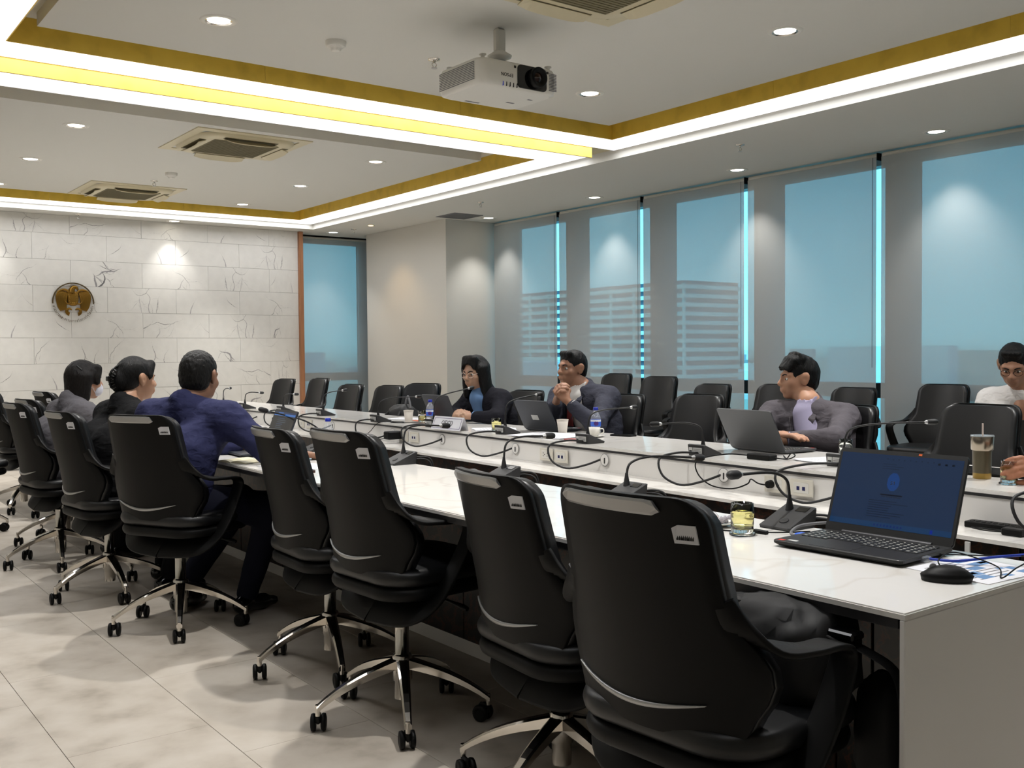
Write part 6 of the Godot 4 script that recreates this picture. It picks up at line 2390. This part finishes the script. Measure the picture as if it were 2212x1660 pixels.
		if not d.get("mask", false):
			st = new_st()
			tube(st, curve([P.call(-0.023, -0.0615, 0.0845), P.call(-0.010, -0.0575, 0.0935), P.call(0.0, -0.0590, 0.0945), P.call(0.010, -0.0575, 0.0935), P.call(0.023, -0.0615, 0.0845)], 4), 0.0032, 6)
			tube(st, curve([P.call(-0.020, -0.0625, 0.0850), P.call(0.0, -0.0680, 0.0925), P.call(0.020, -0.0625, 0.0850)], 4), 0.0036, 6)
			inst("lips", commit(st), lips, t)
	# ---- clothes
	f = field(0.0145, 0.017)
	f.noise = d.get("fold", 0.006)
	f.freq = 9.0
	f.seed = 3 + int(absf(d.hip.z) * 10)
	f.stretch = Vector3(1, 1.8, 1)
	var mid: Vector3 = hip.lerp(neck, 0.5) - bf * float(d.get("slump", 0.03))
	var w := 0.085 * big
	for s: float in [-1.0, 1.0]:
		cap(f, hip + br * 0.075 * s, mid + br * w * s, 0.105 * big, 0.105 * big)
		cap(f, mid + br * w * s, (shl if s < 0 else shr).lerp(neck, 0.42) - Vector3.UP * 0.075, 0.105 * big, 0.088 * big)
	cap(f, shl, shr, 0.062 * big, 0.062 * big)
	cap(f, neck - Vector3.UP * 0.035, shr, 0.062 * big, 0.060 * big)
	cap(f, neck - Vector3.UP * 0.035, shl, 0.062 * big, 0.060 * big)
	for s in 2:
		var sh: Vector3 = shr if s == 0 else shl
		var el: Vector3 = (d.elr if s == 0 else d.ell) - base
		var wr: Vector3 = (d.wrr if s == 0 else d.wrl) - base
		cap(f, sh, el, 0.066 * big, 0.052 * big)
		cap(f, el, el.lerp(wr, 0.86), 0.052 * big, 0.040 * big)
	cap(f, neck - bf * 0.03 - Vector3.UP * 0.01, neck - bf * 0.035 + Vector3.UP * 0.012, 0.050 * big, 0.046 * big)
	if d.has("open"):
		var vc: Vector3 = neck + bf * 0.115 - Vector3.UP * 0.09
		f.cuts.append([vc, Basis(br, Vector3.UP, -bf) * Basis(Vector3.RIGHT, 0.12), Vector3(0.050, 0.150, 0.075) * d.get("open_size", 1.0)])
	f.cuts.append([neck + Vector3.UP * 0.05 + bf * 0.035, Basis(br, Vector3.UP, -bf), Vector3(0.062, 0.062, 0.055) * big])
	part_net(d.get("garment", "jacket"), f, cloth, t)
	if d.has("open"):
		var sm := mat("shirt_%d" % used.person, d.open, 0.8, 0, 0.3)
		f = field(0.011, 0.012)
		cap(f, neck - Vector3.UP * 0.07 + bf * 0.030, mid + bf * 0.055, 0.078 * big, 0.085 * big)
		cap(f, neck - Vector3.UP * 0.02 + bf * 0.012, neck + Vector3.UP * 0.016 + bf * 0.016, 0.058 * big, 0.056 * big)
		f.cuts.append([neck + Vector3.UP * 0.065 + bf * 0.04, Basis(br, Vector3.UP, -bf), Vector3(0.06, 0.06, 0.05) * big])
		part_net("shirt", f, sm, t)
		for s in 2:
			var el: Vector3 = (d.elr if s == 0 else d.ell) - base
			var wr: Vector3 = (d.wrr if s == 0 else d.wrl) - base
			st = new_st()
			tube(st, [el.lerp(wr, 0.80), el.lerp(wr, 0.94)], 0.036, 16)
			obj("cuff", st, sm, t)
	if d.has("tie"):
		st = new_st()
		var tp: Vector3 = neck + bf * 0.085 - Vector3.UP * 0.015
		var q := [tp, tp - Vector3.UP * 0.03 + bf * 0.012, tp - Vector3.UP * 0.10 + bf * 0.022, tp - Vector3.UP * 0.24 + bf * 0.022]
		var hw := [0.012, 0.010, 0.018, 0.030]
		var rings := []
		for k in 4:
			rings.append(PackedVector3Array([q[k] - br * hw[k], q[k] - br * hw[k] + bf * 0.006, q[k] + br * hw[k] + bf * 0.006, q[k] + br * hw[k]]))
		loft(st, rings, true, -1)
		obj("tie", st, mat("tie_cloth", d.tie, 0.6), t)
	if d.get("lapels", false):
		for s: float in [-1.0, 1.0]:
			st = new_st()
			var a: Vector3 = neck + br * 0.062 * s + Vector3.UP * 0.012 + bf * 0.01
			var b: Vector3 = neck + br * 0.086 * s - Vector3.UP * 0.085 + bf * 0.088
			var c: Vector3 = neck + br * 0.030 * s - Vector3.UP * 0.215 + bf * 0.128
			var e: Vector3 = neck + br * 0.052 * s - Vector3.UP * 0.08 + bf * 0.098
			var th := bf * 0.007 + br * 0.003 * s
			for tr in [[a, b, e], [b, c, e]]:
				for sgn in 2:
					var o: Vector3 = th if sgn == 0 else Vector3.ZERO
					if (sgn == 0) == (s > 0): tri(st, tr[0] + o, tr[1] + o, tr[2] + o)
					else: tri(st, tr[0] + o, tr[2] + o, tr[1] + o)
			obj("lapel", st, cloth, t)
	# ---- legs
	if d.get("legs", true):
		var tm := mat("trousers_%d" % used.person, d.get("trousers", d.cloth.darkened(0.3)), 0.85, 0, 0.2)
		f = field(0.016, 0.018)
		f.noise = 0.005
		f.freq = 8.0
		for s in 2:
			var sgn := 1.0 if s == 0 else -1.0
			var kn: Vector3 = (d.knr if s == 0 else d.knl) - base
			var an: Vector3 = (d.anr if s == 0 else d.anl) - base
			cap(f, hip + br * 0.085 * sgn + bf * 0.02, kn, 0.092 * big, 0.066 * big)
			cap(f, kn, an, 0.066 * big, 0.046 * big)
		cap(f, hip - br * 0.06, hip + br * 0.06, 0.10 * big, 0.10 * big)
		part_net("trousers", f, tm, t)
		for s in 2:
			var an: Vector3 = (d.anr if s == 0 else d.anl) - base
			var go := heading(d.az + (-8 if s == 0 else 8))
			f = field(0.010, 0.010)
			cap(f, Vector3(an.x, 0.045, an.z) - go * 0.045, Vector3(an.x, 0.040, an.z) + go * 0.10, 0.036, 0.034)
			cap(f, Vector3(an.x, 0.034, an.z) + go * 0.09, Vector3(an.x, 0.028, an.z) + go * 0.175, 0.032, 0.022)
			cap(f, Vector3(an.x, 0.05, an.z) - go * 0.03, Vector3(an.x, 0.09, an.z), 0.036, 0.034)
			part_net("shoe", f, M.black_gloss, t)
	# ---- hair
	f = field(0.0068, 0.010)
	f.noise = d.get("rough", 0.005)
	f.freq = d.get("hair_freq", 55.0)
	f.stretch = Vector3(1, 0.35, 1)
	f.seed = 17
	ell(f, P.call(0, 0.036, -0.020), hb, Vector3(0.081, 0.092, 0.098))
	match d.style:
		"short":
			ell(f, P.call(0, -0.02, -0.055), hb, Vector3(0.070, 0.062, 0.052))
			cap(f, P.call(-0.035, 0.098, 0.058), P.call(0.040, 0.100, 0.050), 0.018, 0.018)
		"crop":
			ell(f, P.call(0, -0.018, -0.052), hb, Vector3(0.072, 0.060, 0.052))
		"messy":
			ell(f, P.call(0, -0.02, -0.050), hb, Vector3(0.072, 0.062, 0.058))
			for k in 7: cap(f, P.call(-0.055 + 0.018 * k, 0.095, 0.045), P.call(-0.062 + 0.021 * k, 0.052 + 0.006 * (k % 3), 0.094 - 0.0022 * (k - 3) * (k - 3)), 0.020, 0.008)
			for k in 6: cap(f, P.call(-0.05 + 0.02 * k, 0.11, 0.0), P.call(-0.055 + 0.022 * k, 0.136 + 0.004 * (k % 2), 0.018 + 0.006 * (k % 3)), 0.018, 0.005)
		"bob":
			for k in 9:
				var a := PI * (0.04 + 0.92 * k / 8.0)
				cap(f, P.call(cos(a) * 0.070, 0.02, -sin(a) * 0.070 - 0.01), P.call(cos(a) * 0.080, -0.108 + 0.012 * (k % 2), -sin(a) * 0.078 - 0.014), 0.030, 0.020)
			cap(f, P.call(-0.05, 0.075, 0.055), P.call(-0.074, -0.01, 0.045), 0.026, 0.016)
			cap(f, P.call(0.05, 0.075, 0.055), P.call(0.074, -0.01, 0.045), 0.026, 0.016)
		"bun":
			ell(f, P.call(0, -0.02, -0.062), hb, Vector3(0.062, 0.062, 0.050))
			ell(f, P.call(0, -0.012, -0.112), hb, Vector3(0.045, 0.058, 0.034))
			cap(f, P.call(-0.04, 0.085, 0.060), P.call(-0.072, 0.02, 0.035), 0.022, 0.014)
			cap(f, P.call(0.04, 0.085, 0.060), P.call(0.072, 0.02, 0.035), 0.022, 0.014)
		"long":
			for k in 11:
				var a := PI * (-0.10 + 1.20 * k / 10.0)
				cap(f, P.call(cos(a) * 0.072, 0.03, -sin(a) * 0.072 - 0.005), P.call(cos(a) * 0.092, -0.165 + 0.012 * (k % 2), -sin(a) * 0.070 - 0.004), 0.032, 0.024)
			for k in 5: cap(f, P.call(-0.045 + 0.022 * k, 0.105, 0.045), P.call(-0.052 + 0.026 * k, 0.045, 0.090 - 0.004 * absf(k - 2) * 2.0), 0.022, 0.007)
	# the face shows through an opening
	f.cuts.append([P.call(0, d.get("fringe", -0.014), 0.100), hb, Vector3(0.064, d.get("brow", 0.076), 0.088)])
	for s: float in [-1.0, 1.0]:
		if d.style in ["short", "crop", "messy", "bun"]:
			f.cuts.append([P.call(0.074 * s, -0.026, 0.010), hb, Vector3(0.030, 0.050, 0.034)])
	part_net("hair", f, hairm, t)
	if d.style == "bun":
		st = new_st()
		for k in 7:
			var a := lerpf(-1.0, 1.0, k / 6.0)
			tube(st, curve([P.call(-0.030, 0.040 * a, -0.148 + 0.012 * a * a), P.call(0.0, 0.052 * a, -0.156 + 0.02 * a * a), P.call(0.030, 0.040 * a, -0.148 + 0.012 * a * a)], 3), 0.0045, 6)
		box(st, Vector3(-0.012, -0.030, -0.006), Vector3(0.012, -0.004, 0.012), 0.003, Transform3D(hb, P.call(0, 0.02, -0.168)))
		tube(st, curve([P.call(0, 0.075, -0.105), P.call(0, 0.045, -0.145), P.call(0, 0.0, -0.158), P.call(0, -0.045, -0.148)], 4), 0.007, 6)
		obj("hair_claw", st, M.black_gloss, t)
	if d.style == "bob":
		st = new_st()
		tube(st, [P.call(0.05, 0.085, -0.075), P.call(0.078, 0.062, -0.055)], 0.006, 6)
		obj("hair_clip", st, M.black_gloss, t)
	if d.get("mask", false):
		f = field(0.005, 0.006)
		ell(f, P.call(0, -0.052, 0.058), hb, Vector3(0.060, 0.050, 0.055))
		f.cuts.append([P.call(0, -0.03, -0.03), hb, Vector3(0.12, 0.12, 0.085)])
		part_net("face_mask", f, mat("mask_white", Color(0.80, 0.80, 0.84), 0.8), t)
		st = new_st()
		for s: float in [-1.0, 1.0]:
			tube(st, curve([P.call(0.055 * s, -0.035, 0.052), P.call(0.070 * s, -0.015, 0.02), P.call(0.078 * s, 0.0, -0.01)], 4), 0.0016, 5)
			tube(st, curve([P.call(0.052 * s, -0.078, 0.045), P.call(0.070 * s, -0.045, 0.015), P.call(0.078 * s, -0.025, -0.012)], 4), 0.0016, 5)
		obj("ear_loop", st, M.mask_white, t)
	if d.has("glasses"):
		st = new_st()
		for s: float in [-1.0, 1.0]:
			var ring := []
			for k in 17:
				var a := TAU * k / 16
				ring.append(P.call(0.033 * s + cos(a) * 0.0235, -0.003 + sin(a) * 0.0185, 0.0985 - absf(0.033 * s + cos(a) * 0.0235) * 0.12))
			tube(st, ring, 0.0014, 6, false)
			tube(st, [P.call(0.0565 * s, 0.003, 0.091), P.call(0.079 * s, 0.006, 0.0), P.call(0.080 * s, -0.005, -0.02)], 0.0014, 6)
		tube(st, [P.call(-0.010, 0.0, 0.099), P.call(0.010, 0.0, 0.099)], 0.0014, 6)
		obj("glasses", st, d.glasses, t)
	return t

func ball(st: SurfaceTool, c: Vector3, b: Basis, r: Vector3) -> void:
	var rings := []
	for j in 9:
		var a := PI * j / 8 - PI / 2
		var ring := PackedVector3Array()
		for i in 14:
			var q := TAU * i / 14
			ring.append(c + b * (Vector3(cos(a) * cos(q), sin(a), cos(a) * sin(q)) * r))
		rings.append(ring)
	loft(st, rings, false, 0)

func watch(at: Vector3, dir: Vector3, parent: Node3D, m: Material, face: Material) -> void:
	var p := at - parent.position
	dir = dir.normalized()
	var ax := dir.cross(Vector3.UP).normalized()
	var b := Basis(ax, dir, ax.cross(dir))
	var st := new_st()
	lathe(st, [Vector2(0.028, -0.007), Vector2(0.0295, 0.0), Vector2(0.028, 0.007)], 22, p, b, false)
	var w := obj("watch", st, m, parent)
	st = new_st()
	var up := (Vector3.UP + heading(235) * 0.8).normalized()
	up = (up - dir * up.dot(dir)).normalized()
	var fb := Basis(dir, up, dir.cross(up))
	lathe(st, [Vector2(0.015, 0.0), Vector2(0.0175, 0.003), Vector2(0.016, 0.007), Vector2(0.001, 0.0072)], 20, p + up * 0.026, fb)
	obj("watch_face", st, face, w)

func V(x: float, y: float, z: float) -> Vector3:
	return Vector3(x, y, z)

func build_people() -> void:
	M_hair = noise_tex(71, 0.03, [[0.0, 1.0], [Color.BLACK, Color.WHITE]], 512, FastNoiseLite.FRACTAL_FBM, 4)
	M_fold = noise_tex(72, 0.008, [[0.0, 0.45, 0.62, 1.0], [Color(0.2, 0.2, 0.2), Color(0.35, 0.35, 0.35), Color(0.8, 0.8, 0.8), Color.WHITE]], 512, FastNoiseLite.FRACTAL_RIDGED, 2)
	var p: Node3D
	# the man in the blue suit, seen from behind
	person({"label": "person in a navy blue suit leaning on the near table beside the dark laptop", "skin": Color(0.52, 0.38, 0.30), "cloth": Color(0.17, 0.18, 0.30), "trousers": Color(0.09, 0.095, 0.14), "hair": Color(0.045, 0.042, 0.04), "style": "crop", "rough": 0.006, "hair_freq": 90.0, "look": 42, "pitch": -6, "az": 30, "head": V(1.66, 1.145, -4.66), "neck": V(1.60, 1.03, -4.645), "hip": V(1.50, 0.565, -4.60), "shr": V(1.705, 0.955, -4.44), "shl": V(1.49, 0.96, -4.81), "elr": V(1.86, 0.80, -4.29), "wrr": V(1.985, 0.785, -4.345), "ell": V(1.75, 0.80, -4.93), "wrl": V(1.93, 0.785, -4.86), "big": 1.12, "slump": 0.06, "hands": [[V(2.0, 0.782, -4.35), V(0.9, -0.1, -0.12), V(0, 1, 0.1), -1.0, 0.42, V(1.93, 0.785, -4.325)], [V(1.95, 0.785, -4.86), V(0.9, -0.1, 0.3), V(0, 1, 0), 1.0, 0.4, V(1.88, 0.79, -4.88)]], "knr": V(1.93, 0.52, -4.47), "knl": V(1.90, 0.52, -4.80), "anr": V(1.86, 0.10, -4.62), "anl": V(1.63, 0.10, -4.87), "open": Color(0.80, 0.80, 0.84), "fold": 0.008})
	# the woman in the black jacket
	person({"label": "person in a black jacket with black hair held up by a claw clip", "skin": Color(0.68, 0.52, 0.42), "cloth": Color(0.09, 0.09, 0.095), "hair": Color(0.012, 0.011, 0.011), "style": "bun", "rough": 0.002, "look": 14, "pitch": -2, "az": 12, "head": V(1.64, 1.12, -5.58), "neck": V(1.575, 1.005, -5.55), "hip": V(1.43, 0.56, -5.46), "shr": V(1.60, 0.92, -5.36), "shl": V(1.53, 0.925, -5.72), "elr": V(1.70, 0.72, -5.25), "wrr": V(1.90, 0.79, -5.36), "ell": V(1.66, 0.72, -5.83), "wrl": V(1.88, 0.79, -5.72), "big": 1.06, "slump": 0.05, "hands": [[V(1.90, 0.79, -5.36), V(1, -0.1, -0.4), V(0, 1, 0), -1.0, 0.4, V(1.83, 0.79, -5.33)], [V(1.88, 0.79, -5.72), V(1, -0.1, 0.4), V(0, 1, 0), 1.0, 0.4, V(1.81, 0.79, -5.75)]], "knr": V(1.85, 0.52, -5.36), "knl": V(1.84, 0.52, -5.60), "anr": V(1.70, 0.10, -5.28), "anl": V(1.78, 0.10, -5.62)})
	# the woman in the grey jacket with a face mask
	person({"label": "person in a grey jacket wearing a white face mask", "skin": Color(0.68, 0.52, 0.42), "cloth": Color(0.37, 0.36, 0.375), "trousers": Color(0.05, 0.05, 0.055), "hair": Color(0.055, 0.035, 0.026), "style": "bob", "rough": 0.004, "look": 12, "pitch": -3, "az": 8, "mask": true, "head": V(1.60, 1.10, -6.51), "neck": V(1.53, 0.985, -6.48), "hip": V(1.41, 0.55, -6.44), "shr": V(1.54, 0.90, -6.29), "shl": V(1.49, 0.905, -6.66), "elr": V(1.60, 0.70, -6.20), "wrr": V(1.83, 0.79, -6.32), "ell": V(1.60, 0.70, -6.75), "wrl": V(1.83, 0.79, -6.62), "big": 1.03, "slump": 0.06, "hands": [[V(1.83, 0.79, -6.32), V(1, -0.1, -0.4), V(0, 1, 0), -1.0, 0.4, V(1.77, 0.79, -6.29)], [V(1.83, 0.79, -6.62), V(1, -0.1, 0.4), V(0, 1, 0), 1.0, 0.4, V(1.77, 0.79, -6.65)]], "knr": V(1.82, 0.52, -6.36), "knl": V(1.82, 0.52, -6.56), "anr": V(1.74, 0.10, -6.33), "anl": V(1.76, 0.10, -6.56)})
	# the woman with long black hair
	person({"label": "person in a dark jacket and light blue shirt with long black hair and glasses", "skin": Color(0.68, 0.54, 0.45), "cloth": Color(0.10, 0.10, 0.125), "hair": Color(0.012, 0.010, 0.010), "style": "long", "rough": 0.003, "look": 196, "pitch": -9, "az": 190, "eyes_down": true, "glasses": M.straw, "head": V(4.15, 1.105, -5.97), "neck": V(4.21, 0.985, -5.96), "hip": V(4.36, 0.55, -5.97), "shr": V(4.24, 0.905, -6.14), "shl": V(4.26, 0.905, -5.79), "elr": V(4.12, 0.79, -6.20), "wrr": V(4.03, 0.80, -5.99), "ell": V(4.12, 0.79, -5.66), "wrl": V(4.02, 0.80, -5.83), "open": Color(0.38, 0.50, 0.66), "open_size": 1.05, "hands": [[V(4.01, 0.80, -5.97), V(-0.45, 0.25, 0.9), V(-0.5, 0.9, -0.2), -1.0, 0.75, V(4.06, 0.80, -6.04)], [V(4.0, 0.80, -5.84), V(-0.45, 0.3, -0.9), V(-0.5, 0.9, 0.2), 1.0, 0.65, V(4.06, 0.80, -5.77)]], "knr": V(4.02, 0.52, -6.05), "knl": V(4.02, 0.52, -5.88), "anr": V(4.05, 0.10, -6.05), "anl": V(4.05, 0.10, -5.88), "fringe": -0.004, "brow": 0.082})
	# the man in the dark suit with clasped hands
	p = person({"label": "person in a dark suit and red tie resting clasped hands under the chin", "skin": Color(0.62, 0.46, 0.37), "cloth": Color(0.22, 0.225, 0.265), "hair": Color(0.013, 0.012, 0.012), "style": "short", "rough": 0.004, "hair_freq": 45.0, "look": 182, "pitch": 2, "az": 184, "gaze": 0.001, "head": V(4.32, 1.138, -5.09), "neck": V(4.375, 1.015, -5.055), "hip": V(4.44, 0.56, -4.95), "shr": V(4.35, 0.94, -5.25), "shl": V(4.42, 0.945, -4.84), "elr": V(4.12, 0.79, -5.09), "wrr": V(4.065, 0.93, -4.935), "ell": V(4.15, 0.79, -4.66), "wrl": V(4.055, 0.93, -4.80), "open": Color(0.82, 0.81, 0.80), "tie": Color(0.36, 0.05, 0.045), "lapels": true, "big": 1.08, "hands": [[V(4.05, 0.945, -4.92), V(-0.25, 0.75, 0.55), V(-0.8, 0.1, -0.6), -1.0, 0.85, V(4.08, 0.88, -4.98)], [V(4.045, 0.945, -4.815), V(-0.25, 0.75, -0.55), V(-0.75, 0.1, 0.65), 1.0, 0.85, V(4.085, 0.88, -4.76)]], "knr": V(4.06, 0.52, -5.06), "knl": V(4.06, 0.52, -4.84), "anr": V(4.08, 0.10, -5.06), "anl": V(4.08, 0.10, -4.84), "fold": 0.008})
	watch(V(4.075, 0.90, -4.785), V(-0.2, 0.7, -0.2), p, M.steel, M.label_white)
	# the man in the grey jacket
	p = person({"label": "person in a charcoal jacket with folded arms looking aside behind the grey laptop", "skin": Color(0.70, 0.53, 0.43), "cloth": Color(0.33, 0.315, 0.335), "hair": Color(0.014, 0.013, 0.013), "style": "messy", "rough": 0.006, "hair_freq": 40.0, "look": 146, "pitch": 0, "az": 186, "head": V(4.57, 1.092, -3.46), "neck": V(4.56, 0.965, -3.38), "hip": V(4.50, 0.55, -3.26), "shr": V(4.50, 0.89, -3.58), "shl": V(4.60, 0.885, -3.18), "elr": V(4.25, 0.795, -3.52), "wrr": V(4.17, 0.80, -3.25), "ell": V(4.27, 0.80, -3.02), "wrl": V(4.155, 0.80, -3.22), "open": Color(0.62, 0.60, 0.70), "open_size": 0.95, "lapels": true, "big": 1.0, "hands": [[V(4.165, 0.815, -3.25), V(-0.10, 0.05, 1.0), V(0, 1, 0), -1.0, 0.25, V(4.19, 0.80, -3.33)], [V(4.15, 0.79, -3.235), V(-0.12, -0.05, -1.0), V(-0.1, 1, 0), 1.0, 0.35, V(4.18, 0.80, -3.15)]], "knr": V(4.12, 0.52, -3.36), "knl": V(4.12, 0.52, -3.16), "anr": V(4.12, 0.10, -3.36), "anl": V(4.12, 0.10, -3.16), "fold": 0.008})
	watch(V(4.167, 0.796, -3.20), V(-0.1, 0.0, -1.0), p, M.black_plastic, M.black_gloss)
	# the man in the white shirt by the window
	person({"label": "person in a white shirt and glasses looking down beside the window", "skin": Color(0.64, 0.48, 0.39), "cloth": Color(0.86, 0.85, 0.84), "trousers": Color(0.06, 0.06, 0.07), "hair": Color(0.012, 0.011, 0.011), "style": "short", "rough": 0.004, "look": 200, "pitch": -26, "az": 195, "garment": "shirt", "eyes_down": true, "glasses": M.black_plastic, "head": V(5.80, 1.15, -2.89), "neck": V(5.90, 1.02, -2.87), "hip": V(6.02, 0.56, -2.86), "shr": V(5.91, 0.93, -3.08), "shl": V(5.98, 0.93, -2.66), "elr": V(5.80, 0.70, -3.14), "wrr": V(5.60, 0.68, -3.0), "ell": V(5.86, 0.70, -2.58), "wrl": V(5.62, 0.68, -2.70), "big": 1.08, "hands": [[V(5.60, 0.68, -3.0), V(-1, 0, 0.5), V(0, 1, 0), -1.0, 0.4, V(5.66, 0.68, -3.02)], [V(5.62, 0.68, -2.70), V(-1, 0, -0.5), V(0, 1, 0), 1.0, 0.4, V(5.68, 0.68, -2.68)]], "knr": V(5.56, 0.53, -2.98), "knl": V(5.58, 0.53, -2.74), "anr": V(5.56, 0.10, -2.98), "anl": V(5.58, 0.10, -2.74)})
	# a neighbour outside the frame whose hand holds the tea glass
	person({"label": "person in a dark jacket reaching to hold the tea glass on the counter", "skin": Color(0.66, 0.45, 0.34), "cloth": Color(0.05, 0.05, 0.06), "hair": Color(0.02, 0.018, 0.018), "style": "short", "look": 185, "pitch": -5, "az": 182, "head": V(4.33, 1.12, -1.42), "neck": V(4.38, 1.0, -1.42), "hip": V(4.50, 0.55, -1.42), "shr": V(4.40, 0.92, -1.62), "shl": V(4.40, 0.92, -1.22), "elr": V(4.05, 0.80, -1.66), "wrr": V(3.78, 0.815, -1.78), "ell": V(4.12, 0.79, -1.20), "wrl": V(3.95, 0.79, -1.35), "hands": [[V(3.755, 0.815, -1.775), V(-1.0, 0.05, -0.25), V(0.2, 0.5, 1.0), -1.0, 0.55, V(3.83, 0.812, -1.76)], [V(3.95, 0.79, -1.35), V(-1, 0, -0.4), V(0, 1, 0), 1.0, 0.4, V(4.0, 0.79, -1.33)]], "knr": V(4.10, 0.52, -1.52), "knl": V(4.10, 0.52, -1.32), "anr": V(4.12, 0.10, -1.52), "anl": V(4.12, 0.10, -1.32)})
	var lp := laptop(V(5.62, 0.63, -2.86), deg_to_rad(105), 0.33, 0.23, 108, M.laptop_black, "black laptop on the knees of the man in the white shirt", null, false)
